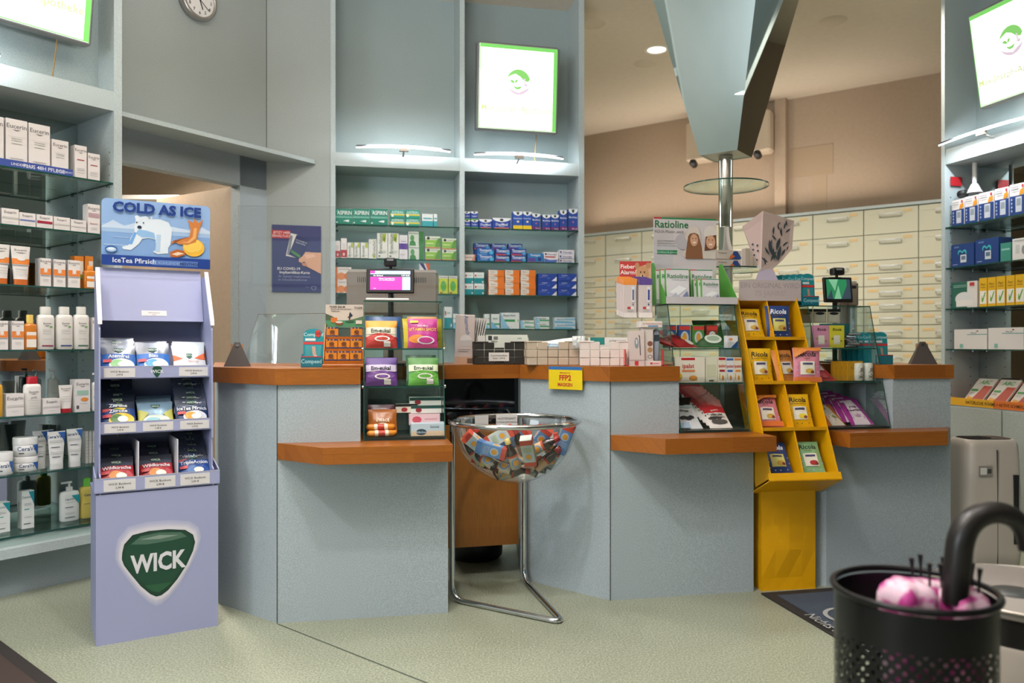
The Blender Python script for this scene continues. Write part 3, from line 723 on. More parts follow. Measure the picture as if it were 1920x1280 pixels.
def umb(label, x, y, lean, top, hook, canopy):
    t = thing('umbrella', label, 'umbrella', (bx+x, BD+y, .03), 0)
    a, c = lean
    f = lambda s: (a*s, c*s, s)
    prof = [(.006, .05), (.03, .15), (.036, .4), (.03, .6), (.012, top-.18)]
    sh = Matrix(((1, 0, a, 0), (0, 1, c, 0), (0, 0, 1, 0), (0, 0, 0, 1)))
    MB().lathe(prof, canopy, 14, sh).build('folded_canopy', t)
    MB().tube([f(.0), f(top-.02)], .005, BM, 8).build('shaft', t)
    pts = [f(top-.14), f(top-.04), f(top)]+hook
    MB().tube(pts, [.016]*3+[.0165]*len(hook), BLACK, 12).build('handle', t)
hx = lambda px, y_, D: ((px-960)/FPX*D, H-(y_-645)/FPX*D)
D_ = 1.60; base = (bx+.09, BD)
def hk(px, y_): X, Z = hx(px, y_, D_); return (X-base[0], -.02, Z-.03)
t_ = hk(1795, 1060)
pts = [hk(1789, 1130), hk(1795, 1060), hk(1802, 1010), hk(1820, 978), hk(1850, 962), hk(1880, 962), hk(1905, 975), hk(1922, 1000), hk(1928, 1030)]
t = thing('umbrella', 'umbrella with large black hooked handle in the black stand', 'umbrella', (*base, .03), 0)
def smooth_path(P, rr, k=5):
    P = [Vector(p) for p in P]; out = []; ro = []
    for i in range(len(P)-1):
        p0, p1, p2, p3 = P[max(i-1, 0)], P[i], P[i+1], P[min(i+2, len(P)-1)]
        for j in range(k):
            t_ = j/k; out.append(.5*((2*p1)+(p2-p0)*t_+(2*p0-5*p1+4*p2-p3)*t_*t_+(3*p1-p0-3*p2+p3)*t_**3)); ro.append(rr[i]*(1-t_)+rr[i+1]*t_)
    return out+[P[-1]], ro+[rr[-1]]
sp_, sr_ = smooth_path(pts, [.024, .026, .026, .0245, .0225, .0215, .02, .019, .018])
MB().tube(sp_, sr_, mat('#1b1817', .35), 20).build('handle', t)
MB().tube([(0, 0, .0), pts[0]], .006, BM, 8).build('shaft', t)
MB().lathe([(.006, .05), (.03, .12), (.034, .4), (.03, .52), (.012, .6)], mat('#232326', .8), 14).build('folded_canopy', t)
random.seed(3)
def blob(cx, cy, cz, r, m, name, label):
    b = MB(); 
    V = []; nu, nv = 18, 10
    for j in range(nv+1):
        for i in range(nu):
            a = 2*math.pi*i/nu; p = math.pi*j/nv; k = 1+.13*math.sin(5*a+3*p)+.1*math.sin(9*a-4*p)
            V.append((r*k*math.sin(p)*math.cos(a), r*k*math.sin(p)*math.sin(a), r*1.1*math.cos(p)*(1+.08*math.sin(7*a))))
    b.add(V, [(j*nu+i, j*nu+(i+1)%nu, (j+1)*nu+(i+1)%nu, (j+1)*nu+i)[::-1] for j in range(nv) for i in range(nu)], m, True)
    o = b.build(name, None, (cx, cy, cz)); return o
FL_M, nt, bs, N, L = nodes('pink_white_floral_cloth')
tc = N.new('ShaderNodeTexCoord'); vo = N.new('ShaderNodeTexNoise'); vo.inputs['Scale'].default_value = 22; L.new(tc.outputs['Object'], vo.inputs['Vector'])
r_ = N.new('ShaderNodeValToRGB'); e_ = r_.color_ramp.elements; e_[0].position = .42; e_[0].color = (*rgb('#b23a86'), 1); e_[1].position = .55; e_[1].color = (*rgb('#d9b9c8'), 1)
L.new(vo.outputs['Fac'], r_.inputs['Fac']); L.new(r_.outputs[0], bs.inputs['Base Color'])
def small_umb(px, y_, D, m, label, spokes):
    X, Z = hx(px, y_, D)
    t = thing('umbrella', label, 'umbrella', (X, D, .03), 0)
    top = Z-.03
    V = []; nu = 60; prof = [(.008, .06), (.03, .2), (.04, top*.6), (.046, top-.07), (.05, top-.045), (.049, top-.03), (.044, top-.015), (.033, top-.004), (.015, top)]
    for r, z in prof:
        for i in range(nu): a = 2*math.pi*i/nu; k = 1+.16*math.sin(5*a+z*8); V.append((r*k*math.cos(a), r*k*math.sin(a), z))
    MB().add(V, [(k*nu+i, k*nu+(i+1)%nu, (k+1)*nu+(i+1)%nu, (k+1)*nu+i) for k in range(len(prof)-1) for i in range(nu)], m, True).add(V[-nu:], [tuple(range(nu))], m).build('folded_canopy', t)
    for i in range(spokes):
        a = 2*math.pi*i/spokes+.4; r = .032
        MB().tube([(r*math.cos(a), r*math.sin(a), top-.05), (r*1.1*math.cos(a), r*1.1*math.sin(a), top+.02), (r*1.15*math.cos(a), r*1.15*math.sin(a), top+.045)], [.003, .003, .006], BLACK, 6).build('rib_tip', t)
small_umb(1700, 1085, 1.60, FL_M, 'folded pink and white floral umbrella rolled in the black stand', 0)
small_umb(1745, 1088, 1.66, FL_M, 'folded floral umbrella with black rib tips beside the hooked handle', 5)
small_umb(1800, 1100, 1.62, FL_M, 'folded floral umbrella with black rib tips behind the hooked handle', 5)
# ------------------------------------------------------------------ white bin behind the umbrella stand
D_ = 2.1; X, Z = hx(1935, 1105, D_)
t = thing('waste_bin', 'white round bin with dark lid behind the black umbrella stand', 'bin', (X, D_, 0), 0)
rb = .245
BW = mat('#aaa299', .4)
MB().lathe([(rb*.9, 0), (rb, .03), (rb*1.0, Z-.1), (rb*.985, Z-.09)], BW, 48).build('body', t)
MB().lathe([(rb*.96, Z-.09), (rb*.96, Z-.02)], mat('#1d1c1c', .3), 48, cap=False).build('black_collar', t)
MB().lathe([(rb*.98, Z-.02), (rb*.99, Z-.003), (rb*.97, Z), (.001, Z)], mat('#8b8580', .35), 48, cap=False).build('lid', t)
MB().lathe([(.001, Z+.001), (.055, Z+.002), (.058, Z)], mat('#3c4142', .3), 24, Matrix.Translation((-.06, -.02, 0)), cap=False).build('push_plate', t)
MB().tube([(rb*.985*math.cos(R(a)), rb*.985*math.sin(R(a)), Z-.002) for a in range(0, 360, 8)], .005, mat('#c0b8b0', .25, .6), 6, closed=True).build('rim', t)
# low black waste bin under the bridge desk
u, D = FBr.px(892, .35)
t = thing('waste_bin', 'low dark round bin on the floor under the beech desk', 'bin', FBr.P(FBr.u(892, .45), .45, 0), 0)
MB().lathe([(.13, 0), (.15, .02), (.155, .15), (.145, .155), (.14, .03), (.001, .02)], BLACK, 28).build('body', t)
# ------------------------------------------------------------------ bottle bowl with chrome frame
BC = Vector((.0123, 3.66)); ZR = .847; RB = .296
t = thing('display_bowl', 'clear acrylic bowl on a bent chrome tube stand full of bottles and cartons', 'display bowl', (BC.x, BC.y, 0), 0)
prof = []
HB = .282
for k in range(19): a = R(90*k/18); prof.append(((RB-.012)*math.sin(a), ZR-HB*math.cos(a)))
b = MB().lathe([(max(r, .0005), z) for r, z in prof], BOWLM, 56, cap=False)
b.build('bowl', t)
MB().tube([(RB*math.cos(R(a)), RB*math.sin(R(a)), ZR) for a in range(0, 360, 5)], .0115, CHROME, 12, closed=True).build('rim', t)
def bend(P, r=.07, n=6):
    P = [Vector(p) for p in P]; out = [P[0]]
    for i in range(1, len(P)-1):
        a = (P[i-1]-P[i]); c = (P[i+1]-P[i]); rr = min(r, a.length*.45, c.length*.45)
        p0 = P[i]+a.normalized()*rr; p1 = P[i]+c.normalized()*rr
        for k in range(n+1): s_ = k/n; out.append(p0*(1-s_)**2+P[i]*2*s_*(1-s_)+p1*s_*s_)
    return out+[P[-1]]
g0 = Vector(gp(848, 1128)); g1 = Vector(gp(1057, 1172)); g2 = Vector(gp(983, 1092))
lt = BC+Vector((-RB*.985, 0)).lerp(Vector((g0-BC).normalized()*RB), .3).normalized()*RB
rt = BC+(g2-BC).normalized()*RB
lt = g0; rt = g2
loc = lambda p, z: (p[0]-BC.x, p[1]-BC.y, z)
zf = .0125
MB().tube(bend([loc(lt, ZR-.01), loc(g0, zf), loc(g1, zf), loc(g2, zf), loc(rt, ZR-.01)]), .0125, CHROME, 12).build('tube_frame', t)
b = MB()
for p in (lt, rt):
    q = (p-BC); q = q.normalized()*RB
    b.tube([loc(p, ZR-.03), (q.x, q.y, ZR)], .009, CHROME, 8)
b.build('rim_bracket', t)
# ------------------------------------------------------------------ cartons
DES = {}
def D_(key, base, specs, side=None, top=None, d=.05): DES[key] = (base, specs, side or base, top or base, d)
GR = '#a9a9a6'
def lines(x0, x1, ys, c=GR, h=.012): return [('r', x0, y, x1, y+h, c) for y in ys]
D_('aspirin', '#15806b', [('r', 0, .42, 1, .47, '#7fbfae'), ('r', 0, .47, 1, .55, '#5fa493'), ('t', .55, .76, .3, 'ASPIRIN', '#eef6f2', 0, .02), ('e', .12, .84, .05, .1, '#55ab98'), ('p', [(.45, .22), (.8, .15), (.82, .3), (.7, .3)], '#dfeee8'), ('r', .05, .08, .14, .16, '#cfe3da')], d=.07)
D_('aspirinpl', '#2e9a86', [('r', 0, .3, 1, .48, '#e3d23c'), ('t', .5, .72, .3, 'ASPIRIN', '#d9efe8', 0, .01), ('e', .15, .3, .09, .2, '#f0efe4'), ('r', 0, .48, 1, .52, '#e8e8de')], d=.07)
D_('tealwhite', '#e3e9e6', [('r', 0, .0, 1, .45, '#3aa3ab'), ('r', .1, .6, .9, .7, '#57aab0')])
D_('redwhite', '#e6e0dc', [('r', 0, .05, 1, .42, '#b2292f'), ('r', .2, .45, .8, .75, '#d9cfca'), ('e', .5, .2, .2, .08, '#e0b5b0')])
D_('bronsmall', '#e2e2da', [('r', .6, .68, .95, .98, '#a9b545'), ('t', .32, .45, .16, 'Bronchi', '#6c6f66', 90), ('r', .5, .2, .85, .22, GR), ('r', 0, 0, 1, .04, '#8a5a3a')])
D_('brontall', '#e2e2da', [('t', .68, .55, .16, 'Bronchic', '#5d6158', 90), ('r', .55, .06, .9, .2, '#a9b545'), ('r', .1, .8, .3, .82, '#54544e')])
D_('bronchicum', '#e2e2da', [('t', .3, .6, .16, 'Bronchicum', '#4f6a4c', 90, .02), ('p', [(.5, .72), (.78, .64), (.86, .98), (.5, .98)], '#a2b23c'), ('e', .68, .78, .1, .08, '#6f8f2f'), ('r', .45, .3, .85, .32, GR), ('r', .45, .24, .8, .26, GR), ('r', .12, .1, .3, .14, '#33352f'), ('r', 0, 0, 1, .04, '#3f6f4b')])
D_('violet', '#e2dfe2', [('r', .0, .42, 1, .66, '#5a3b92'), ('r', .2, .72, .8, .76, '#b5a8c4'), ('r', .1, .2, .7, .22, GR)])
D_('darkgreen', '#d5dcd2', [('r', .68, 0, 1, 1, '#3a7d42'), ('p', [(.05, .0), (.5, .0), (.45, .25), (.3, .42), (.1, .3)], '#3f8447'), ('e', .25, .55, .13, .22, '#5c9a5e'), ('t', .35, .88, .1, 'Bronchipret', '#37523a')], d=.06)
D_('limegreen', '#dfe6d2', [('r', 0, .1, 1, .68, '#8bbf4a'), ('p', [(.62, .1), (1, .1), (1, .9), (.82, .8), (.72, .5)], '#5c9638'), ('e', .2, .84, .1, .12, '#2f3a30'), ('t', .6, .84, .09, 'Gelomyrtol', '#54684a'), ('r', .08, .35, .55, .45, '#c9de98'), ('r', 0, 0, 1, .08, '#c9753a')], d=.06)
D_('rancol', '#e0d8d0', [('t', .55, .84, .14, 'RANCOL', '#8a7f78'), ('e', .35, .3, .25, .28, '#d88a52'), ('e', .72, .3, .2, .25, '#c9713f'), ('r', 0, 0, .12, 1, '#d87a3c')])
D_('wound', '#e5e0e4', [('p', [(0, 1), (.4, 1), (1, .3), (1, .55), (.2, .95)], '#3a3a7c'), ('p', [(.6, 1), (1, 1), (1, .6)], '#d8612f'), ('r', 0, .0, 1, .12, '#c83c30')])
D_('limeyellow', '#c3d23a', [('r', 0, .86, 1, 1, '#e3e3d6'), ('t', .5, .92, .07, 'PROSPAN', '#6a4080'), ('e', .5, .45, .32, .28, '#5fae55'), ('r', .1, .05, .4, .12, '#b8372c'), ('r', .0, .0, 1, .05, '#5c8a2c')])
D_('wickblue', '#22419a', [('p', [(0, 1), (1, 1), (1, .86), (.85, .78), (.5, .7), (.15, .78), (0, .86)], '#e7e9ee'), ('p', [(.36, .97), (.64, .97), (.62, .84), (.5, .76), (.38, .84)], '#274a3a'), ('t', .5, .45, .14, 'DayMed', '#dfe5f5'), ('r', 0, .0, 1, .14, '#64a144'), ('r', .3, .3, .7, .34, '#7d93c9')])
D_('daymed', '#23459f', [('p', [(0, 1), (1, 1), (1, .88), (.8, .7), (.5, .62), (.2, .7), (0, .88)], '#e7e9ee'), ('e', .5, .82, .1, .12, '#35403c'), ('t', .5, .42, .24, 'DayMed', '#e9edf7', 0, .02), ('r', .1, .0, .9, .12, '#d97a5a'), ('r', .35, .2, .65, .25, '#a8b8e0')], d=.06)
D_('wickyellow', '#2a55ac', [('p', [(0, 1), (1, 1), (1, .9), (.85, .82), (.5, .76), (.15, .82), (0, .9)], '#e7e9ee'), ('p', [(.34, .97), (.66, .97), (.62, .86), (.5, .8), (.38, .86)], '#274a3a'), ('t', .5, .62, .09, 'Hustenlöser', '#dfe5f5'), ('r', .38, .38, .62, .48, '#e9d9a2'), ('r', 0, 0, 1, .22, '#e8c62c')], d=.06)
D_('wickpurple', '#284a9c', [('p', [(0, 1), (1, 1), (1, .9), (.85, .82), (.5, .76), (.15, .82), (0, .9)], '#e7e9ee'), ('p', [(.34, .97), (.66, .97), (.62, .86), (.5, .8), (.38, .86)], '#274a3a'), ('t', .5, .62, .1, 'MediNait', '#dfe5f5'), ('e', .5, .4, .1, .05, '#b56b8a'), ('r', 0, 0, 1, .2, '#6e2f6c'), ('t', .65, .1, .08, '90 ml', '#e2cfe0')], d=.06)
D_('pinkish', '#dcc9c0', [('t', .4, .6, .3, 'Ibuprofen', '#76605a'), ('p', [(.7, 0), (1, 0), (1, 1), (.85, .7)], '#c98d72')])
D_('thomapyrin', '#1f4f96', [('t', .5, .72, .42, 'Thomapyrin', '#e8edf6', 0, .02, .72), ('r', 0, .0, .72, .14, '#d4573c'), ('r', 0, .14, .55, .4, '#5b3a86'), ('e', .85, .3, .12, .25, '#4f9bd0'), ('r', .1, .42, .6, .48, '#89b2dd')], d=.05)
D_('thomablue', '#2461a8', [('t', .5, .74, .4, 'Thomapyrin', '#e8edf6', 0, .02, .72), ('t', .4, .36, .22, 'CLASSIC', '#bfe0f4'), ('e', .84, .35, .12, .28, '#4fb0da'), ('r', 0, .0, .6, .08, '#6fb6e2')], d=.05)
D_('thomasingle', '#2a79b5', [('t', .5, .82, .24, 'Thomapyrin', '#e8edf6', 0, .02, .72), ('r', .02, .12, .5, .5, '#5a4a92'), ('e', .78, .38, .12, .22, '#2f3f82'), ('r', 0, 0, 1, .06, '#c65a6a')], d=.05)
D_('neuralgin', '#e0dde0', [('t', .58, .8, .17, 'Neuralgin', '#3e4a86'), ('e', .12, .8, .07, .09, '#2f3a78'), ('r', .05, .5, .8, .6, '#b4343c'), ('p', [(0, 0), (.8, 0), (1, .3), (.4, .25), (0, .4)], '#4d6ab2')], d=.05)
D_('neuralginflat', '#e0dde2', [('t', .55, .5, .42, 'Neuralgin', '#3e4a86'), ('e', .1, .5, .06, .24, '#2f3a78'), ('r', .05, .05, .9, .14, '#5570b4')], d=.05)
D_('tealbottom', '#dfe6e4', [('r', 0, .0, 1, .5, '#1f8a92'), ('r', .08, .62, .22, .8, '#b53038'), ('r', .8, .08, .95, .22, '#dfe6e4'), ('r', .3, .7, .8, .74, '#8fb9bb')], d=.06)
D_('orange', '#e3ddd4', [('r', .56, 0, 1, 1, '#e2792c'), ('t', .27, .72, .16, 'Hyaluron', '#6f5a4c'), ('r', .05, .3, .5, .38, '#dda77c'), ('p', [(.3, .1), (.56, .02), (.56, .35)], '#e79a58')], side='#cf7028', d=.06)
D_('lactopin', '#2747a0', [('p', [(.72, .0), (1, .0), (1, .62)], '#dfe3ec'), ('t', .35, .76, .16, 'Aciclovir', '#cdd8f2'), ('e', .55, .4, .1, .18, '#3a5cb4'), ('r', .06, .5, .4, .54, '#8fa3d8')], d=.06)
D_('bepsmall', '#dbe7e6', [('r', 0, .25, 1, .38, '#4aa67c'), ('p', [(0, 0), (1, 0), (0, .5)], '#79b7d8'), ('t', .5, .7, .1, 'Bepan', '#5b7488')])
D_('bepanthen', '#dfe8e8', [('r', .14, .44, .95, .58, '#3a9a5c'), ('p', [(0, 0), (.5, 0), (.15, .6), (0, 1)], '#8cc3e0'), ('t', .46, .84, .13, 'Bepanthen', '#3f5b78'), ('e', .84, .5, .08, .12, '#dfe8e4'), ('r', .1, .1, .6, .12, GR)])
D_('bepflat', '#dde6e6', [('r', .3, .3, 1, .55, '#4aa67c'), ('p', [(0, 0), (.35, 0), (.1, 1), (0, 1)], '#8cc3e0'), ('t', .5, .75, .22, 'Bepanthen', '#4c6680')], d=.06)
D_('bepblue', '#cfe0ea', [('r', .5, .5, 1, .85, '#8dbcd8'), ('p', [(0, 0), (1, 0), (.8, .3), (0, .4)], '#6fb4d2'), ('t', .3, .68, .25, 'Bepanthen', '#3f6a88')], d=.06)
# skin care
def EU(t='Eucerin', y=.86, h=.09): return [('t', .5, y, h, t, '#5c5658'), ('p', [(.3, y-.07), (.7, y-.07), (.55, y-.1), (.45, y-.1)], '#8d8688')]
D_('eutall', '#e8e2e0', EU()+lines(.25, .75, (.6, .56, .5))+[('r', .1, .64, .9, .645, '#c9c2c0')]+lines(.2, .8, (.2, .16)), d=.06)
D_('eutallr', '#e8e2e0', EU()+[('r', .2, .55, .8, .58, '#a8404a')]+lines(.2, .8, (.3, .25, .18)), d=.05)
D_('euflat', '#e5dfdc', EU(y=.8, h=.16)+[('r', .03, .4, .97, .5, '#c9c5c0')]+lines(.3, .7, (.2,)), d=.07)
D_('euflatb', '#e5dfdc', EU(y=.8, h=.16)+[('r', .03, .42, .97, .52, '#6a78b4')]+lines(.3, .7, (.2,)), d=.07)
D_('euflatr', '#e5dfdc', EU(y=.8, h=.16)+[('r', .03, .38, .97, .56, '#a32440')]+lines(.3, .7, (.2,)), d=.07)
D_('eupink', '#e5dfdc', EU()+[('r', .03, .55, .97, .7, '#b89aa0')]+[('t', .5, .35, .06, 'Eucerin', '#a04050')]+lines(.25, .75, (.2, .15)), d=.06)
D_('eusun', '#e8e2de', EU(y=.9)+[('r', 0, .42, 1, .64, '#e6853a'), ('r', .05, .37, .95, .42, '#a5a5a8'), ('e', .5, .6, .16, .1, '#e8e2de'), ('t', .5, .52, .06, 'SUN', '#f6e3d0')]+lines(.25, .75, (.25, .2)), side='#d2cccb', d=.06)
D_('euorange', '#e2842c', [('r', .45, .3, .95, .85, '#eee6da'), ('r', .45, .3, .95, .45, '#79a83e')], d=.05)
D_('eueye', '#e8e2e0', EU()+[('r', .12, .52, .88, .66, '#9fc4b4'), ('e', .62, .38, .25, .06, '#e08a3a'), ('r', .08, .1, .25, .2, '#5c5658')]+lines(.3, .8, (.25,)), d=.06)
D_('cerav', '#e8e8e6', [('p', [(.55, .98), (1, .98), (1, .62)], '#1f8f9a'), ('t', .4, .84, .07, 'CeraVe', '#2f6a80'), ('r', .2, .5, .6, .53, '#58b0a8'), ('r', .15, .12, .7, .14, '#55585c')]+lines(.2, .75, (.66, .62, .3)), side='#c9cac8', d=.05)
D_('slim', '#d8d6d2', lines(.2, .8, (.8, .7, .6, .5, .4, .3, .2), '#a5a29c'))
# medical devices
D_('bpm', '#e4e0e0', [('r', 0, .0, 1, .62, '#24407e'), ('r', .38, .1, .78, .58, '#c4c9d2'), ('r', .44, .3, .72, .52, '#8f9aa0'), ('p', [(.6, .6), (.95, .68), (.95, .84), (.7, .8)], '#e8962c'), ('r', .78, .86, .9, .95, '#c33a3c')]+[('e', .15, .15+.12*k, .05, .04, '#9fb2d8') for k in range(4)]+lines(.08, .6, (.88, .8), '#8f8c90', .02), d=.1)
D_('heart', '#1f3f7c', [('t', .25, .88, .07, 'BOSO', '#8fb4d8'), ('r', .42, .18, .68, .52, '#c9d2da'), ('r', .46, .3, .64, .46, '#5f7488'), ('p', [(.3, .62), (.34, .72), (.42, .74), (.5, .66), (.58, .74), (.66, .72), (.7, .6), (.66, .5), (.64, .6), (.6, .67), (.5, .58), (.42, .67), (.36, .64), (.34, .5)], '#3fb0b8'), ('r', .08, .1, .3, .13, '#8f9fc0')], d=.12)
D_('greenbox', '#3f8f7e', [('r', .1, .6, .9, .7, '#8fc4b8')])
D_('whitedev', '#e2dfdc', [('r', .2, .3, .45, .7, '#c9c9c8'), ('e', .7, .45, .12, .2, '#8f8f90'), ('r', .1, .88, .9, .92, GR)], d=.1)
D_('inhaler', '#e2dcd8', [('r', .0, .0, .62, 1, '#2c6658'), ('e', .5, .35, .34, .26, '#dcdcdc'), ('r', .2, .05, .85, .3, '#e6e2de'), ('r', .72, .82, .9, .95, '#c33a3c')]+lines(.1, .6, (.86, .8), '#9fc4b8', .02), side='#cfc9c6', d=.1)
D_('yellowinh', '#e8b424', [('r', .08, .1, .92, .55, '#f0ece0'), ('p', [(.3, .2), (.45, .15), (.85, .5), (.75, .52), (.45, .28), (.35, .4)], '#6aa63e'), ('t', .5, .78, .09, 'Pari', '#7a5a20'), ('r', .2, .66, .8, .68, '#8a6a2c')], side='#cf9c1c', d=.08)
D_('glove', '#dfd9d6', [('r', .4, .72, 1, .75, '#4f9ca0'), ('t', .6, .82, .07, 'Peha-soft', '#4a4a50'), ('r', .18, .06, .28, .26, '#7fb8a8'), ('e', .72, .9, .03, .03, '#8a2c34')], side='#bdb8b6', d=.1)
CM = {}
def carton_mesh(key, w, h):
    k = (key, round(w/.004), round(h/.004))
    if k not in CM:
        base, specs, side, top, d = DES[key]
        mb = MB().box(0, 0, 0, w, d, h, mat(base, .45), {'l': mat(side, .45), 'r': mat(side, .45), 't': mat(top, .45)})
        mb.art(specs, front(w, h), asp=w/h); CM[k] = mb.mesh('carton_'+key)
    return CM[k]
def phr(i, n):
    if n == 1: return ''
    if n == 2: return ('left one', 'right one')[i]
    if i == 0: return 'leftmost'
    if i == n-1: return 'rightmost'
    if n == 3: return 'middle one'
    return (ORD[i]+' from left')
def stk(k, m):
    return {1: [''], 2: ['lower', 'upper'], 3: ['bottom', 'mid-height', 'top'], 4: ['bottom', 'second lowest', 'second highest', 'top']}[m][k]
def put(me, name, M, label, cat, group=None):
    o = bpy.data.objects.new(name, me); COL.objects.link(o); o.matrix_world = M; tag(o, label, cat, group); return o
def row(F, zs, v, key, xs, ytop, m, name, desc, cat='carton', group=None, jit=.002, vv=None):
    """xs: pixel spans of the cartons in the row, ytop: pixel height of the top of the pile, m: how many lie on each other"""
    n = len(xs)
    for i, (x0, x1) in enumerate(xs):
        u0_, u1_ = F.u(x0, v), F.u(x1, v)
        yt = ytop[i] if isinstance(ytop, (list, tuple)) else ytop
        w_ = (u1_-u0_)-.002
        zt = F.z(yt, (x0+x1)/2, v); h_ = (zt-zs)/m
        me = carton_mesh(key, w_, h_)
        for k in range(m):
            ps = ' '.join(q for q in (stk(k, m), phr(i, n)) if q)
            lab = desc+(', '+ps if ps else '')
            put(me, name, F.M(u0_+.001+random.uniform(-jit, jit)*(.3 if k == 0 else 1), v+random.uniform(0, .004), zs+h_*k+.0003*k), lab, cat, group or (desc if n*m > 1 else None))
Z1, Z2, Z3, Z4 = SB
V = .02
row(FB, Z1, V, 'aspirin', [(628.5, 661), (661, 693), (694, 727)], 391.5, 1, 'medicine_carton', 'green painkiller carton with white lettering on the shelf')
row(FB, Z1, V, 'aspirinpl', [(732, 759), (760, 787)], 393.5, 2, 'medicine_carton', 'small teal and yellow painkiller carton on the shelf')
row(FB, Z1, V, 'tealwhite', [(791, 812)], 401, 1, 'medicine_carton', 'white and teal carton at the end of the green painkiller shelf')
row(FB, Z1, V, 'tealwhite', [(813, 820)], 401, 1, 'medicine_carton', 'narrow teal carton at the end of the green painkiller shelf')
row(FB, Z2, V, 'redwhite', [(628.5, 638)], 451, 1, 'medicine_carton', 'shorter slim red and white carton below the green painkillers')
row(FB, Z2, V, 'redwhite', [(639, 650.5)], 446.5, 1, 'medicine_carton', 'taller slim red and white carton below the green painkillers')
row(FB, Z2, V, 'bronsmall', [(651, 663), (664, 675), (676, 690.5)], 454.5, 1, 'medicine_carton', 'small white carton with lime corner among cough remedies')
row(FB, Z2, V, 'brontall', [(691, 706)], 448, 1, 'medicine_carton', 'white carton with upright lettering and lime foot')
row(FB, Z2, V, 'bronchicum', [(707, 727), (727.5, 748)], 437, 1, 'medicine_carton', 'tall white cough syrup carton with lime corner')
row(FB, Z2, V, 'violet', [(748.5, 764.5)], 440.5, 1, 'medicine_carton', 'white carton with violet band beside tall cough syrup cartons')
row(FB, Z2, V, 'darkgreen', [(766, 795)], 434.5, 2, 'medicine_carton', 'white and dark green herbal carton of a pile of two')
row(FB, Z2, V, 'limegreen', [(797, 826), (829, 856)], [443, 447], 2, 'medicine_carton', 'lime green carton with a face profile')
row(FB, Z3, V, 'rancol', [(629, 659)], 500.5, 2, 'medicine_carton', 'white carton with orange blossoms behind the till')
row(FB, Z3, V, 'wound', [(786, 806)], 493.5, 1, 'medicine_carton', 'white carton with blue and red corner stripe behind the till')
row(FB, Z3, V, 'limeyellow', [(823, 840), (841, 858)], 517, 1, 'medicine_carton', 'yellow green cough remedy carton next to the till')
row(FB, Z4, V, 'tealbottom', [(833, 848)], 575, 1, 'medicine_carton', 'white and cyan carton low behind the glass display')
row(FB, Z4, V, 'bepsmall', [(849, 858)], 588, 1, 'medicine_carton', 'narrow pale carton low behind the glass display')
row(FB, Z1, V, 'wickblue', [(869.5, 882), (883, 897)], 396.5, 2, 'medicine_carton', 'small blue cold remedy carton with green foot')
row(FB, Z1, V, 'daymed', [(898, 923)], 411, 1, 'medicine_carton', 'wide blue cold remedy carton with white arch, the smaller one')
row(FB, Z1, V, 'daymed', [(923.5, 958)], 408.5, 1, 'medicine_carton', 'wide blue cold remedy carton with white arch, the larger one')
row(FB, Z1, V, 'wickyellow', [(962, 980), (980.5, 997)], 396.5, 1, 'medicine_carton', 'blue cough syrup carton with yellow foot')
row(FB, Z1, V, 'wickpurple', [(997.5, 1013)], 400.5, 1, 'medicine_carton', 'blue carton with purple foot beside the yellow-footed ones')
row(FB, Z1, V, 'wickpurple', [(1017, 1032.5), (1033.5, 1048.5)], 402.5, 1, 'medicine_carton', 'short blue carton with purple foot in the middle pair')
row(FB, Z1, V, 'wickpurple', [(1049.5, 1063)], 394, 1, 'medicine_carton', 'tall blue carton with purple foot behind the middle pair')
row(FB, Z1, V, 'wickpurple', [(1066, 1083)], 391.5, 1, 'medicine_carton', 'tall blue carton with purple foot at the shelf end')
row(FB, Z2, V, 'pinkish', [(870, 891)], 477, 1, 'medicine_carton', 'low beige pink carton beside the blue headache tablets')
row(FB, Z2, V, 'thomablue', [(895, 927)], 465.5, 2, 'medicine_carton', 'light blue headache tablet carton in the front pile')
row(FB, Z2, V, 'thomapyrin', [(928.5, 956.5), (958, 987)], 466.5, 2, 'medicine_carton', 'blue headache tablet carton with orange stripe')
row(FB, Z2, .078, 'thomapyrin', [(889, 919), (921, 949), (952, 979)], [456, 457, 457], 3, 'medicine_carton', 'headache tablet carton in the rear piles')
row(FB, Z2, V, 'thomasingle', [(989, 1018.5)], 475, 1, 'medicine_carton', 'single blue violet headache carton beside the piles')
row(FB, Z2, V, 'neuralgin', [(1020, 1047)], 472.5, 1, 'medicine_carton', 'white headache carton with red and blue print')
row(FB, Z2, V, 'neuralginflat', [(1048.5, 1077)], 468.5, 3, 'medicine_carton', 'flat white headache carton at the shelf end')
row(FB, Z3, V, 'tealbottom', [(871, 888), (889, 908)], 510.5, 2, 'medicine_carton', 'white and teal carton with small red cross')
row(FB, Z3, V, 'orange', [(916, 946), (947, 974.5), (976, 1004)], 506.5, 4, 'medicine_carton', 'orange and white eye care carton')
row(FB, Z3, V, 'lactopin', [(1009, 1044), (1046, 1081)], 513, 3, 'medicine_carton', 'dark blue carton with white corner')
row(FB, Z4, V, 'tealbottom', [(898, 906)], 606, 1, 'medicine_carton', 'tiny teal carton behind the mask packets')
row(FB, Z4, V, 'bepsmall', [(908, 918), (921, 937)], 588.5, 1, 'medicine_carton', 'small pale blue ointment carton on the lowest shelf')
row(FB, Z4, V, 'bepanthen', [(939, 974)], 586, 1, 'medicine_carton', 'large pale ointment carton with green stripe')
row(FB, Z4, V, 'bepflat', [(976, 1002)], 600.5, 2, 'medicine_carton', 'flat pale ointment carton beside the large striped one')
row(FB, Z4, V, 'bepflat', [(1004, 1030)], 594, 2, 'medicine_carton', 'flat pale green-striped carton in the middle pile')
row(FB, Z4, V, 'bepblue', [(1040, 1079)], 595, 2, 'medicine_carton', 'flat light blue ointment carton at the shelf end')
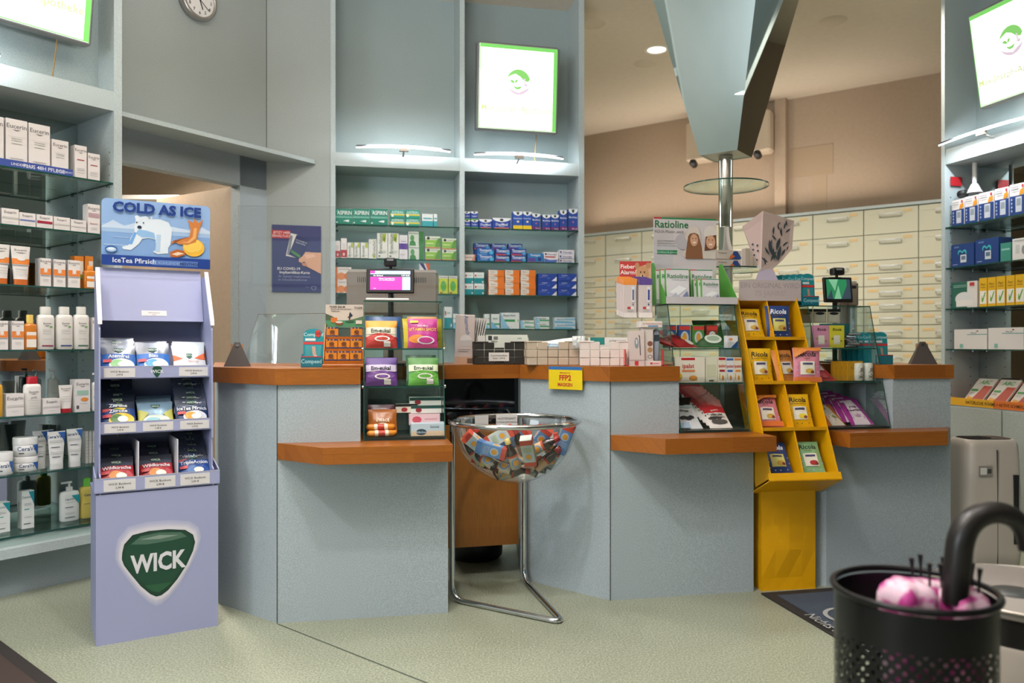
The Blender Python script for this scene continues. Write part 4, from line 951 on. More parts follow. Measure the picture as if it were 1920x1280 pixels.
# skin care on the left shelving
sc = 'skin_care_carton'
row(FL, SL[0], .03, 'eutall', [(11, 52)], 224, 1, sc, 'tall white skin care carton on the top glass shelf, largest of all')
row(FL, SL[0], .03, 'eutall', [(-36, 8)], 216, 1, sc, 'tall white skin care carton cut by the picture edge, top shelf')
row(FL, SL[0], .03, 'eutall', [(54, 95)], 234, 1, sc, 'tall white skin care carton second from the top shelf edge strip')
row(FL, SL[0], .03, 'eutall', [(97, 129)], 263, 1, sc, 'medium white skin care carton at the end of the blue strip')
row(FL, SL[0], .03, 'eutallr', [(140, 163), (165, 188)], [273, 288], 1, sc, 'slim white skin care carton near the upright, top shelf')
row(FL, SL[1], .03, 'euflat', [(-34, 1)], 381, 1, sc, 'low cream carton at the picture edge, second shelf')
row(FL, SL[1], .03, 'euflat', [(3, 36)], 391, 1, sc, 'low white cream carton with grey band, second shelf, tallest of them')
row(FL, SL[1], .03, 'euflatb', [(37, 68)], 399, 1, sc, 'low white cream carton with blue stripe, second shelf')
row(FL, SL[1], .03, 'euflatr', [(69, 100)], 403, 1, sc, 'low white cream carton with dark red stripe, second shelf')
row(FL, SL[1], .03, 'euflat', [(101, 132), (133, 163)], [407, 412], 1, sc, 'low white cream carton beside the red striped one')
row(FL, SL[1], .03, 'eupink', [(165, 188)], 383, 1, sc, 'tall white carton with dusty pink band by the header board')
row(FL, SL[2], .03, 'eusun', [(76, 97), (101, 124), (128, 151)], [484, 486.5, 488], 1, sc, 'white and orange sun care carton beside the tubes')
row(FL, SL[2], .10, 'euorange', [(140, 158), (160, 176)], 480, 1, sc, 'small orange carton behind the orange oil bottle')
row(FL, SL[3], .03, 'eusun', [(-8, 16), (22, 45)], 601, 1, sc, 'white and orange carton on the shelf with white bottles')
row(FL, SL[3], .03, 'eutallr', [(174, 192)], 595, 1, sc, 'white carton half hidden by the blue stand, bottle shelf')
row(FL, SL[4], .03, 'euflat', [(12, 46)], 738, 1, sc, 'white square carton beside the red-capped bottle')
row(FL, SL[4], .03, 'euflat', [(81, 114.5)], 747, 1, sc, 'low white carton between the red-capped bottle and tube')
row(FL, SL[4], .03, 'eueye', [(141, 170)], 711, 1, sc, 'white carton with mint band and orange swoosh')
row(FL, SL[5], .12, 'slim', [(160, 166), (167, 173), (174, 180), (181, 187)], 808, 1, sc, 'slim grey white carton behind the cream tubes')
row(FL, .30, .12, 'cerav', [(-12, 20)], 942, 1, sc, 'white and teal carton on the bottom shelf at the picture edge')
row(FL, .30, .12, 'cerav', [(41, 65)], 920, 1, sc, 'taller white and teal carton on the bottom shelf')
# medical devices
mc = 'device_carton'
row(FR, SR[0], .02, 'bpm', [(1784, 1807), (1808.5, 1833), (1834.5, 1863), (1864.5, 1891), (1892.5, 1922)], [374, 367, 360, 352, 344], 1, mc, 'white and blue blood pressure monitor carton')
row(FR, SR[1], .02, 'heart', [(1783, 1826), (1828, 1872)], [457, 447], 1, mc, 'dark blue device carton with a turquoise heart')
row(FR, SR[1], .02, 'greenbox', [(1875, 1895)], 455, 1, mc, 'small green carton beside the dark blue heart cartons')
row(FR, SR[1], .02, 'whitedev', [(1897, 1928)], 446, 1, mc, 'white device carton beside the small green one')
row(FR, SR[2], .02, 'inhaler', [(1783, 1832)], 528, 1, mc, 'white and dark green inhaler carton')
row(FR, SR[2], .02, 'yellowinh', [(1835, 1850), (1851, 1866.5), (1867.5, 1884.5), (1885.5, 1902), (1903, 1921)], [521, 519.5, 517.5, 515.5, 513.5], 1, mc, 'yellow device carton with white window')
row(FR, SR[3], .02, 'glove', [(1788, 1850), (1852, 1919)], [617, 614], 1, mc, 'long white glove carton with teal line')
# ------------------------------------------------------------------ bottles, tubes, jars
def cyl(w, d, h, inset=.0):
    return lambda u, v, e: ((w/2+e)*math.cos(math.pi*(1.5+(u-.5)*.8)), (d/2+e)*math.sin(math.pi*(1.5+(u-.5)*.8)), inset+v*h)
def oval(mb, w, d, prof, m, n=20):
    V_ = []
    for s_, z in prof:
        for i in range(n):
            a = 2*math.pi*i/n; c, q = math.cos(a), math.sin(a); ex = .72
            V_.append((math.copysign(abs(c)**ex, c)*w/2*s_, math.copysign(abs(q)**ex, q)*d/2*s_, z))
    k = len(prof)
    mb.add(V_, [(j*n+i, j*n+(i+1)%n, (j+1)*n+(i+1)%n, (j+1)*n+i) for j in range(k-1) for i in range(n)], m, True)
    mb.add(V_[:n], [tuple(range(n-1, -1, -1))], m).add(V_[-n:], [tuple(range(n))], m); return mb
def bottle(F, zs, v, x0, x1, ytop, label, body, cap, capfrac=.18, capw=.6, specs=(), pump=False, d=.55, name='lotion_bottle', cat='bottle', flat=False):
    u0_, u1_ = F.u(x0, v), F.u(x1, v); w_ = u1_-u0_; h_ = F.z(ytop, (x0+x1)/2, v)-zs
    t = thing(name, label, cat, F.P((u0_+u1_)/2, v+w_*d/2, zs+.0005), F.a)
    bm = mat(body, .3) if isinstance(body, str) else body
    hb = h_*(1-capfrac)
    oval(MB(), w_, w_*d, [(.9, 0), (1, .006), (1, hb*.88), (.9, hb*.97), (capw, hb)], bm).build('bottle_body', t)
    cm = mat(cap, .35)
    if pump:
        b = MB().lathe([(w_*.17, hb), (w_*.17, hb+h_*capfrac*.4), (w_*.06, hb+h_*capfrac*.45), (w_*.06, hb+h_*capfrac*.8)], cm, 14)
        b.box(-w_*.42, -w_*.06, hb+h_*capfrac*.8, w_*.12, w_*.06, hb+h_*capfrac, cm); b.build('pump', t)
    else: oval(MB(), w_*capw, w_*capw*(1 if capw < .5 else d*1.2), [(1, hb), (1, h_*.985), (.92, h_)], cm).build('cap', t)
    if specs:
        lw, lh = w_*.86, hb*.84
        MB().art([('r', 0, 0, 1, 1, specs[0])]+list(specs[1:]) if isinstance(specs[0], str) else specs, lambda u, q, e: (lw*(u-.5), -w_*d/2-.0012-e, hb*.04+lh*q), asp=lw/lh).build('label', t)
    return t
LB_ = EU(y=.84, h=.07)
for i, (x0, x1, c) in enumerate([(72, 105, '#8a3048'), (107.5, 139.5, '#3a4a86'), (140.5, 170, '#3f6f5c')]):
    bottle(FL, SL[3], .03, x0, x1, 575, ['white lotion bottle with maroon bottom stripe', 'white lotion bottle with navy bottom stripe', 'white lotion bottle with green bottom stripe'][i], '#e4dfd8', '#dcd9d2', specs=EU(y=.84, h=.06)+[('r', .15, .06, .9, .1, c), ('e', .75, .72, .1, .03, '#6fa55a')]+lines(.2, .8, (.6, .55, .48, .3)))
OIL = mat('#d07a20', .15, 0, 0, .8)
bottle(FL, SL[2], .03, 159, 184, 498, 'orange oil bottle with white label beside the sun care cartons', OIL, '#e08a30', .2, .5, [('r', .1, .05, .95, .75, '#efe7dc'), ('r', .1, .42, .95, .6, '#e08a3a')], d=.6)
bottle(FL, SL[3], .03, 46, 71, 590, 'orange oil bottle with white label beside the white bottles', OIL, '#e0c060', .25, .5, [('r', .1, .05, .95, .75, '#efe7dc'), ('r', .1, .42, .95, .6, '#e08a3a')], d=.6)
bottle(FL, SL[4], .03, -16, 7, 705, 'amber oil bottle cut by the picture edge above the cream jars', mat('#d6a030', .15), '#b8202c', .2, .5, [], d=.6)
bottle(FL, SL[4], .03, 47, 80, 706, 'white wash bottle with a red cap', '#e6e1dc', '#b0202e', .19, .62, EU(y=.84, h=.08)+[('r', .1, .5, .9, .51, GR), ('t', .5, .62, .09, 'pH5', '#7a7274')]+lines(.2, .8, (.4, .3, .2)))
bottle(FL, SL[4], .03, 174, 192, 699, 'white pump bottle half behind the blue stand', '#e6e1dc', '#e6e4df', .24, .5, EU(y=.84, h=.07)+[('r', .05, .45, .95, .58, '#7f9ac0')], pump=True)
bottle(FL, SL[4], .22, 92, 113, 693, 'clear grey pump bottle behind the low white carton', '#b7bdb6', '#d5d7d0', .22, .5, lines(.2, .8, (.6, .4, .3, .2), '#8f958f'), pump=True)
bottle(FL, .30, .12, 116, 152, 903, 'white pump bottle with teal corner on the bottom shelf', '#e8e8e6', '#e8e8e6', .24, .5, [('p', [(.5, .98), (1, .98), (1, .6)], '#1f8f9a'), ('t', .38, .84, .08, 'CeraVe', '#2f4a60'), ('r', .1, .5, .6, .53, '#6a6d70'), ('r', .1, .1, .7, .13, '#6a6d70')]+lines(.1, .7, (.7, .3, .25)), pump=True)
bottle(FL, .30, .12, 153, 180, 897, 'yellow oil wash bottle with a bright green cap', mat('#c9b458', .15), '#6fc042', .2, .5, [('t', .55, .84, .1, 'CeraVe', '#2f4a60'), ('r', .1, .5, .9, .52, '#6a6d40')], d=.7)
def ctube(F, zs, v, x0, x1, ytop, label, body, cap, specs, invert=True):
    u0_, u1_ = F.u(x0, v), F.u(x1, v); w_ = u1_-u0_; h_ = F.z(ytop, (x0+x1)/2, v)-zs
    t = thing('cream_tube', label, 'tube', F.P((u0_+u1_)/2, v+.02, zs+.0005), F.a)
    hc = h_*.15; wb = w_*.72
    def sf(u, q, e):
        z = hc+(h_-hc)*q; ww = wb+(w_-wb)*q; dd = .034*(1-q)+.003
        a = math.pi*(1.5+(u-.5)*.96); return ((ww/2+e)*math.cos(a), (dd/2+e)*math.sin(a)*1.0, z)
    def sb(u, q): x, y, z = sf(1-u, q, 0); return (x, -y, z)
    MB().grid(lambda u, q: sf(u, q, 0), 10, 6, mat(body, .35)).grid(sb, 10, 6, mat(body, .35)).build('tube_body', t)
    oval(MB(), wb*.98, .036, [(1, 0), (1, hc)], mat(cap, .35)).build('cap', t)
    MB().art(specs, sf, nu=8, nv=4, eps=.0008, asp=w_/(h_-hc)).build('print', t)
for i, (x0, x1) in enumerate([(-16, 22), (23, 60)]):
    ctube(FL, SL[2], .03, x0, x1, (457, 461)[i], ['white and orange sun cream tube at the picture edge', 'white and orange sun cream tube beside the sun care cartons'][i], '#e6e0dc', '#c8682a', EU(y=.88, h=.06)+[('r', .08, .45, .92, .62, '#e6853a'), ('r', .08, .41, .92, .45, '#a5a5a8'), ('e', .5, .62, .15, .06, '#e6e0dc')]+lines(.25, .75, (.3, .22, .14)))
ctube(FL, SL[4], .03, 113, 140, 722, 'small white cream tube with red cap', '#e6e1dc', '#b0202e', EU(y=.85, h=.07)+lines(.25, .75, (.5, .4, .3)))
CV = [('p', [(.55, .97), (.97, .97), (.92, .6)], '#2f62b0'), ('t', .38, .84, .085, 'CeraVe', '#1f3f78'), ('r', .25, .5, .6, .52, '#4a4f58'), ('r', .25, .2, .6, .22, '#4a4f58')]+lines(.2, .75, (.7, .66, .35, .3))
for x0, x1, y, v, l in [(92, 126, 809, .03, 'white cream tube with blue corner beside the stacked jars'), (128, 158, 804, .04, 'white cream tube with blue corner beside the slim cartons'), (64, 92, 808, .10, 'white cream tube behind the stacked jars'), (78, 104, 806, .16, 'white cream tube in the second line behind the jars')]:
    ctube(FL, SL[5], v, x0, x1, y, l, '#e6e6e4', '#e0e0de', CV)
def jar(F, zs, v, x0, x1, ytop, label):
    u0_, u1_ = F.u(x0, v), F.u(x1, v); w_ = u1_-u0_; h_ = F.z(ytop, (x0+x1)/2, v)-zs; r = w_/2
    t = thing('cream_jar', label, 'jar', F.P((u0_+u1_)/2, v+r, zs), F.a)
    MB().lathe([(r*.9, 0), (r*.97, .004), (r*.97, h_*.62), (r*.93, h_*.64)], mat('#e8e8e6', .35), 28).build('jar_body', t)
    MB().lathe([(r, h_*.62), (r, h_*.95), (r*.95, h_)], mat('#e2e2e0', .35), 28).build('lid', t)
    sf = lambda u, q, e: ((r*.975+e)*math.cos(math.pi*(1.5+(u-.5)*.7)), (r*.975+e)*math.sin(math.pi*(1.5+(u-.5)*.7)), h_*.05+h_*.55*q)
    MB().art([('p', [(.62, .98), (1, .98), (1, .1), (.85, .1)], '#2f62b0'), ('t', .4, .68, .4, 'CeraVe', '#1f3f78'), ('r', .1, .2, .3, .3, '#4a4f58')], sf, nu=6, asp=w_*1.1/(h_*.55)).build('print', t)
    return zs+h_
jar(FL, SL[5], .03, -4, 30, 848, 'white cream jar with blue corner at the picture edge')
zt_ = jar(FL, SL[5], .05, 33, 79, 856, 'white cream jar with blue corner, lower of two stacked')
jar(FL, zt_+.0005, .05, 33, 79, 820, 'white cream jar with blue corner, upper of two stacked')
b = MB(); u0_, u1_ = FL.u(-40, .012), FL.u(137, .012); h_ = FL.z(295, 40, .012)-SL[0]
b.box(0, 0, 0, u1_-u0_, .0015, .035, mat('#3a4f9c', .4)); b.art([('t', .68, .5, .5, 'PLUS 48H PFLEGE', '#e3e6f0', 0, .02), ('t', .9, .5, .3, 'VON TROCKENER HAUT', '#e3e6f0', 0, .01, .7), ('t', .44, .5, .35, 'LINDERUNG', '#e3e6f0')], front(u1_-u0_, .035), asp=(u1_-u0_)/.035)
o = b.build('shelf_strip'); o.location = FL.P(u0_, .012, SL[0]+.0005); o.rotation_euler[2] = FL.a; tag(o, 'blue lettered strip card before the tall skin care cartons', 'shelf strip')
# plaster (ABC) display tray on the right base cabinet
u0_, u1_ = -.0, .62
t = thing('leaflet_tray', 'orange and yellow cardboard tray of heat plasters on the base cabinet', 'display tray', FR.P(.02, -.0, .80), FR.a)
wT = 1.05
b = MB().box(0, -.005, 0, wT, 0, .05, mat('#e0a92c', .4)).box(0, 0, 0, wT, .24, .008, mat('#d8572c', .5)).box(0, .235, 0, wT, .24, .16, mat('#cf6a2c', .5))
b.art([('r', .35, 0, 1, 1, '#d8722c'), ('r', .65, 0, 1, 1, '#c9402c'), ('t', .42, .5, .42, 'NATÜRLICHE WÄRME + AKTIVE SCHMERZLINDERUNG', '#3a2a14', 0, .01, .8)], front(wT, .05, 0, 0, -.005), asp=wT/.05)
b.build('tray', t)
def abc(i, u):
    w_, h_ = .15, .22
    b = MB().box(0, 0, 0, w_, .012, h_, mat('#ddd8d0', .45))
    b.art([('p', [(.3, 0), (.95, 0), (.98, .72), (.55, .72)], '#b4432a'), ('t', .5, .86, .14, 'ABC', '#3a9a48', 0, .03, 1, .2), ('r', .05, .5, .4, .58, '#4a9a50'), ('p', [(0, .0), (.3, .0), (.4, .25), (.1, .3)], '#e3a02c')]+lines(.06, .3, (.44, .4), '#a9a39a'), front(w_, h_), asp=w_/h_)
    o = b.build('plaster_pack'); o.matrix_world = FR.M(u, .03, .811) @ Matrix.Rotation(R(-42), 4, 'X')
    tag(o, f'white and red heat plaster pack in the orange tray, {ORD[i]} from the far upright', 'packet', 'heat plaster packs in the orange tray')
for i in range(5): abc(i, .1+i*.175)
# red tag and camera on the right unit
o = MB().box(0, -.002, 0, .09, 0, .06, mat('#b8242c', .4)).build('small_sign'); 
o.matrix_world = FR.M(.0125, .03, 2.26) @ Matrix.Rotation(R(90), 4, 'Z'); tag(o, 'small red sign on the upright under the lit board', 'sign')
t = thing('security_camera', 'white ceiling-mounted security camera with dark lens under the lit board', 'camera', FR.P(.12, .12, 2.395), FR.a)
MB().lathe([(.014, 0), (.014, -.14)][::-1], WHITE, 14).build('arm', t)
MB().lathe([(.05, -.20), (.04, -.18), (.02, -.14)], WHITE, 20).build('housing', t)
MB().lathe([(.001, 0), (.024, .0), (.026, .05)], BLACK, 18, Matrix.Translation((-.02, -.05, -.2)) @ Matrix.Rotation(R(90), 4, 'Y') @ Matrix.Rotation(R(180), 4, 'Y')).build('lens', t)
# ------------------------------------------------------------------ soft packets
def bag_mb(w, h, t, base, specs, seal=None, seed=0, foil=.32):
    rnd = random.Random(seed); a1, a2, a3 = [rnd.uniform(0, 6) for _ in range(3)]
    def prof(q): return 0 if q <= .05 or q >= .95 else math.sin(math.pi*(q-.05)/.9)**.55
    def sf(u, q, e=0, s_=1):
        b_ = math.sin(math.pi*min(max(u, 0), 1))**.5*prof(q) if 0 < u < 1 else 0
        wr = .0016*b_*(math.sin(9*u+a1+5*q)+math.sin(13*q+a2)+.6*math.sin(21*u-7*q+a3))
        return ((u-.5)*w*(1-.05*prof(q)), -s_*(t*.5*b_)-wr-(e if s_ > 0 else -e), h*q)
    m = mat(base, foil) if isinstance(base, str) else base
    mb = MB().grid(lambda u, q: sf(u, q), 12, 12, m).grid(lambda u, q: sf(1-u, q, 0, -1), 12, 12, m)
    mb.art(specs, sf, nu=12, nv=12, eps=.0012, asp=w/h)
    return mb
SILV = mat('#8f97a5', .22, .75)
def bag_at(M, mesh, name, label, cat='packet', group=None):
    return put(mesh, name, M, label, cat, group)
def wickbag(base, low, txt, fruit, top=None):
    return [('r', 0, .0, 1, .68, base), ('p', [(.36, .87), (.64, .87), (.62, .77), (.5, .71), (.38, .77)], '#1f5040'), ('t', .5, .80, .07, 'WICK', '#dfe8e2', 0, .02), ('t', .5, .60, .11, txt, '#eef2f6', 0, .03), ('e', .58, .33, .38, .19, fruit), ('e', .45, .36, .2, .12, low), ('e', .62, .33, .16, .09, '#eceee4'), ('r', .03, .40, .28, .49, '#c8444c')]
# ------------------------------------------------------------------ blue cardboard floor stand
FK = Fr(-1.651, 3.16, 31)
BLU = mat('#9ba0c4', .6); BLUD = mat('#8d92b4', .65); CW = mat('#dcdbe2', .6); WN = mat('#a9acd0', .6)
st = thing('cardboard_display', 'tall pale blue cardboard floor stand with a polar bear header and candy bags', 'display stand', FK.P(0, 0), FK.a)
W_ = .463
SH = [(.0, .62), (.005, .72), (.03, .84), (.14, .965), (.36, 1), (.62, .995), (.86, .955), (.97, .87), (1, .75), (.97, .62), (.88, .42), (.75, .22), (.62, .07), (.53, .01), (.46, .0), (.38, .05), (.25, .19), (.11, .40), (.03, .53)]
def shield(cx, cy, w, h): return [(cx+(x-.5)*w, cy+(y-.5)*h) for x, y in SH]
b = MB().box(0, 0, .0, W_, .34, .60, BLU)
GH = ['#aaaecb', '#b2b4ce', '#bcbcd2', '#c8c6d6', '#d6d2dc']
GG = ['#16392b', '#1b4633', '#1f4f3a', '#1b4634', '#163c2d']
sp = [('p', shield(.5, .50, .64+.016*(4-k), .50+.02*(4-k)), GH[k]) for k in range(5)]+[('p', shield(.5, .50, .60, .455), '#132f26'), ('p', shield(.5, .50, .585, .44), '#17402f')]
sp += [('p', shield(.5, .505, .54, .39), '#1a4634'), ('p', [(.27, .65), (.35, .698), (.5, .71), (.68, .695), (.73, .66), (.6, .645), (.4, .638)], '#4a6a5b'), ('p', [(.34, .675), (.5, .692), (.66, .678), (.5, .665)], '#83968a'), ('p', [(.38, .36), (.62, .36), (.5, .30), (.44, .315)], '#25573a'), ('t', .493, .515, .12, 'WICK', '#d9d8de', 0, .055, .76)]
b.art(sp, front(W_, .60), asp=W_/.6)
b.build('base_box', st)
# tray lips and side panels
SPf = [(.0, .60), (.0, .67), (.03, .68), (.035, .80), (.02, .80), (.03, 1.26), (.17, 1.5), (.3, 1.5), (.3, .60)]
for x in (.012, W_-.022): MB().extr(SPf, x, x+.006, BLU).build('side_panel', st)
for x in (.012, W_-.022): MB().extr([(.026, 1.28), (.03, 1.30), (.17, 1.52), (.17, 1.50), (.05, 1.3)], x-.004, x+.012, CW).build('white_edge', st)
MB().box(.015, .295, .60, W_-.018, .302, 1.5, BLUD).build('back_panel', st)
MB().extr([(.20, 1.30), (.205, 1.30), (.285, 1.53), (.28, 1.53)], .02, W_-.024, BLU).art([('r', .40, .10, .64, .2, '#d9d6d8'), ('t', .52, .16, .022, 'WICK Bonbons', '#333333'), ('t', .52, .125, .018, '2,99 €', '#333333')], lambda u, q, e: (.02+(W_-.044)*u, .199+.08*q-e, 1.30+.23*q), asp=(W_-.044)/.24).build('upper_panel', st)
def tray(z, v, h, x0, x1, labs, logo_=False, d=.28):
    b = MB().box(x0, v, z-h, x1, v+.005, z, BLU).box(x0, v-.0, z-h, x1, .295, z-h+.004, BLUD)
    b.box(x0, v-.001, z-.0015, x1, v+.006, z, CW)
    if logo_: b.art([('p', shield(.5, .5, .085, .9), '#1b4a38'), ('t', .5, .55, .26, 'WICK', '#dfe4e6', 0, .03)], front(x1-x0, h, x0, z-h, v), asp=(x1-x0)/h)
    o = b.build('tray', st)
    for c in labs:
        l = MB().box(c-.058, v-.0012, z-h+.006, c+.058, v, z-.008, mat('#d6d3d4', .5)); l.art([('t', .5, .62, .2, 'WICK Bonbons', '#333333'), ('t', .5, .3, .18, '2,99 €', '#333333')], front(.116, h-.014, c-.058, z-h+.006, v-.0012), asp=.116/(h-.014))
        l.build('price_label', o)
    return o
tray(1.11, .065, .052, .015, W_-.015, [.09, .375], True)
tray(.885, .035, .05, .015, W_-.015, [.09, .232, .375])
tray(.665, -.005, .06, -.006, W_+.006, [.085, .235, .37])
for x in (.155, .305): MB().box(x, .03, .62, x+.004, .28, .80, CW).build('divider', st)
for x, d in ((-.004, 1), (W_+.004, -1)):
    MB().extr([(0, .60), (0, .67), (.12, .70), (.12, .60)], min(x, x+.004*d), max(x, x+.004*d), BLU).build('side_flap', st)
for x in (.10, .31): MB().tube([(x, .29, .80), (x, .288, .835), (x+.02, .288, .845), (x+.075, .288, .845)] if x < .2 else [(x, .288, .845), (x+.05, .288, .845), (x+.07, .288, .835), (x+.07, .29, .80)], .005, mat('#b8b0a0', .6), 6).build('locking_tab', st)
# header
hw, hh = .44, .285
b = MB(); NB = 10
PTS = []
r_ = .02
for cx, cz, a0 in ((r_, hh-r_, 180), (hw-r_, hh-r_, 90)):
    for k in range(5):
        a = R(a0-90*k/4); PTS.append((cx+r_*math.cos(a), cz+r_*math.sin(a)))
PTS += [(hw, 0), (0, 0)]
V_ = [(x, 0, z) for x, z in PTS]; n = len(PTS)
b.add(V_, [tuple(range(n))[::-1]], mat('#8fb0dd', .45)); b.add([(x, .004, z) for x, z in PTS], [tuple(range(n))], CW)
b.add(V_+[(x, .004, z) for x, z in PTS], [(i, (i+1) % n, n+(i+1) % n, n+i) for i in range(n)], CW)
NV = '#173a86'
bear = [('p', [(.30, .70), (.29, .76), (.315, .775), (.34, .75), (.39, .77), (.425, .755), (.44, .77), (.455, .755), (.445, .73), (.52, .74), (.60, .70), (.635, .60), (.63, .48), (.62, .36), (.60, .30), (.60, .22), (.50, .20), (.46, .23), (.49, .28), (.48, .42), (.42, .44), (.36, .42), (.33, .34), (.29, .28), (.26, .24), (.19, .25), (.18, .285), (.235, .31), (.255, .42), (.29, .52), (.29, .60)], '#dfe9f4'),
        ('p', [(.30, .50), (.36, .44), (.42, .45), (.48, .43), (.47, .52), (.40, .55), (.33, .56)], '#8fb8e2'), ('p', [(.235, .33), (.27, .33), (.31, .5), (.29, .52)], '#6fa5dc'), ('p', [(.48, .25), (.52, .24), (.53, .5), (.49, .5)], '#b5d0ec'),
        ('e', .335, .595, .02, .025, '#1d2b44'), ('e', .31, .665, .007, .01, '#1d2b44'), ('e', .37, .665, .007, .01, '#1d2b44'), ('e', .425, .755, .012, .012, '#9fb4cc')]
sp = [('r', 0, .16, 1, .55, '#7fa3d4'), ('r', 0, .5, 1, .62, '#9fbce0'), ('p', [(0, .58), (.1, .68), (.2, .6), (.3, .66), (.45, .6), (.62, .64), (.8, .60), (.92, .66), (1, .6), (1, .56), (0, .56)], '#c5d6ec'),
      ('r', .02, .3, .3, .315, '#a9c3e6'), ('r', .55, .42, .95, .43, '#a9c3e6'), ('r', .1, .42, .24, .43, '#a9c3e6')]+bear+[
      ('e', .84, .33, .105, .14, '#e9b440'), ('e', .83, .36, .09, .11, '#f1c95c'), ('p', [(.62, .36), (.68, .44), (.74, .46), (.8, .5), (.81, .62), (.78, .76), (.83, .72), (.85, .79), (.88, .72), (.93, .78), (.9, .66), (.88, .55), (.86, .42), (.78, .37), (.7, .37), (.64, .42)], '#c97b3f'), ('p', [(.70, .40), (.78, .42), (.83, .5), (.84, .64), (.87, .64), (.86, .48), (.8, .40)], '#e3a866'),
      ('p', [(.62, .17), (.615, .24), (.68, .29), (.75, .27), (.76, .21), (.68, .165)], '#b8622c'), ('p', [(.63, .21), (.69, .25), (.75, .23), (.68, .19)], '#e6cfb4'),
      ('e', .085, .24, .055, .05, '#1f5a9e'), ('e', .085, .235, .045, .035, '#a9c6e6'), ('e', .085, .245, .03, .02, '#dfe9f4'),
      ('t', .5, .885, .145, 'COLD AS ICE', NV, 0, .075, 1.05), ('r', 0, 0, 1, .155, '#1c3f8e'), ('r', .45, .03, .88, .11, '#5a7ab8'), ('t', .29, .082, .075, 'IceTea Pfirsich', '#e6ebf6', 0, .02), ('t', .58, .068, .042, 'MIT KÜHLENDEM', '#8fa9d6', 0, .01), ('t', .80, .068, .045, 'MENTHOL', '#16306e', 0, .015)]
b.art(sp, front(hw, hh), asp=hw/hh)
b.build('header_board', st, M=Matrix.Translation((.036, .262, 1.54)) @ Matrix.Rotation(R(3), 4, 'X'))
# candy bags in the stand
def pile(kind, key, bmesh_, x, z, v, n, dv, dz, lean, desc, scale=1):
    for i in range(n):
        lab = desc + {0: ', foremost'}.get(i, f', {ORD[i]} from front')
        if n == 1: lab = desc
        M = FK.M(x+random.uniform(-.003, .003), v+i*dv, z+i*dz) @ Matrix.Rotation(R(random.uniform(-1.5, 1.5)), 4, 'Y') @ Matrix.Rotation(R(-lean-random.uniform(0, 3)), 4, 'X')
        bag_at(M, bmesh_, 'candy_bag', lab, 'candy bag', kind)
def wb(base, txt, fruit, low, w=.132, h=.15, top=SILV, t=.024, seed=1): return bag_mb(w, h, t, top, wickbag(base, low, txt, fruit), seed=seed).mesh('candy_bag')
b1 = wb('#1f5fae', 'Atemfrei', '#dfe8d6', '#7fb87a', seed=1); b2 = wb('#2a6cc0', 'Blau', '#d6e2ee', '#4f9fd8', seed=2)
b3 = bag_mb(.135, .15, .024, mat('#cfd9df', .35), [('p', [(0, .68), (.3, .52), (0, .45)], '#d8683a'), ('p', [(1, .7), (.65, .52), (1, .45)], '#d8683a'), ('r', 0, 0, 1, .46, '#d9dde0'), ('p', [(.4, .66), (.6, .66), (.58, .56), (.5, .5), (.42, .56)], '#2f6a50'), ('t', .5, .6, .05, 'WICK', '#eef2ee'), ('e', .12, .2, .08, .08, '#e3cf4a'), ('t', .6, .4, .05, 'Blutorange', '#b5563a'), ('e', .8, .14, .15, .1, '#8a4a4a')], seed=3).mesh('candy_bag')
pile('blue candy bags, upper tray', 'a', b1, .088, 1.066, .085, 4, .018, .011, 30, 'silver blue candy bag with green mint picture in upper tray')
pile('blue candy bags, upper tray', 'b', b2, .225, 1.066, .085, 3, .018, .009, 30, 'silver blue candy bag with ice picture in upper tray')
pile('white candy bags, upper tray', 'c', b3, .37, 1.066, .085, 3, .018, .007, 28, 'white and orange candy bag in the upper tray')
c1 = wb('#1b3f7e', 'Zitrone', '#e3c22c', '#4f7a3a', seed=4, top=mat('#4b5568', .25, .6)); c2 = bag_mb(.14, .14, .024, mat('#7f9db4', .3, .2), [('p', [(.36, .86), (.64, .86), (.62, .76), (.5, .7), (.38, .76)], '#1f5040'), ('t', .5, .79, .06, 'WICK', '#dfe8e2'), ('p', [(0, .2), (.3, .55), (0, .7)], '#b5b558'), ('p', [(1, .2), (.7, .5), (1, .7)], '#b5b558'), ('e', .5, .25, .4, .22, '#cfd8cc'), ('e', .4, .25, .22, .12, '#7fb5c0')], seed=5).mesh('candy_bag')
c3 = wb('#16335e', 'IceTea Pfirsich', '#dfe3ea', '#e39a3a', seed=6)
pile('dark blue candy bags, middle tray', 'a', c1, .088, .842, .06, 6, .024, .019, 32, 'dark blue candy bag with lemon picture in middle tray')
pile('pale candy bags, middle tray', 'b', c2, .232, .842, .06, 3, .03, .012, 36, 'pale blue and yellow candy bag in the middle tray')
pile('dark blue candy bags, middle tray', 'c', c3, .375, .842, .06, 6, .024, .019, 32, 'dark blue candy bag with peach picture in middle tray')
d1 = wb('#a8222e', 'Wildkirsche', '#b5303a', '#d98a3a', seed=7, top=mat('#6a7080', .25, .6)); d3 = wb('#1b4a92', 'TripleAction', '#24509a', '#3f6fb0', seed=8)
pile('red candy bags, lowest tray', 'a', d1, .082, .614, .04, 3, .055, .022, 40, 'grey and red candy bag in first slot of lowest tray')
pile('red candy bags, lowest tray', 'b', d1, .232, .614, .04, 3, .055, .022, 40, 'grey and red candy bag in second slot of lowest tray')
pile('blue candy bags, lowest tray', 'c', d3, .380, .614, .04, 5, .032, .022, 36, 'silver and blue candy bag in last slot of lowest tray')
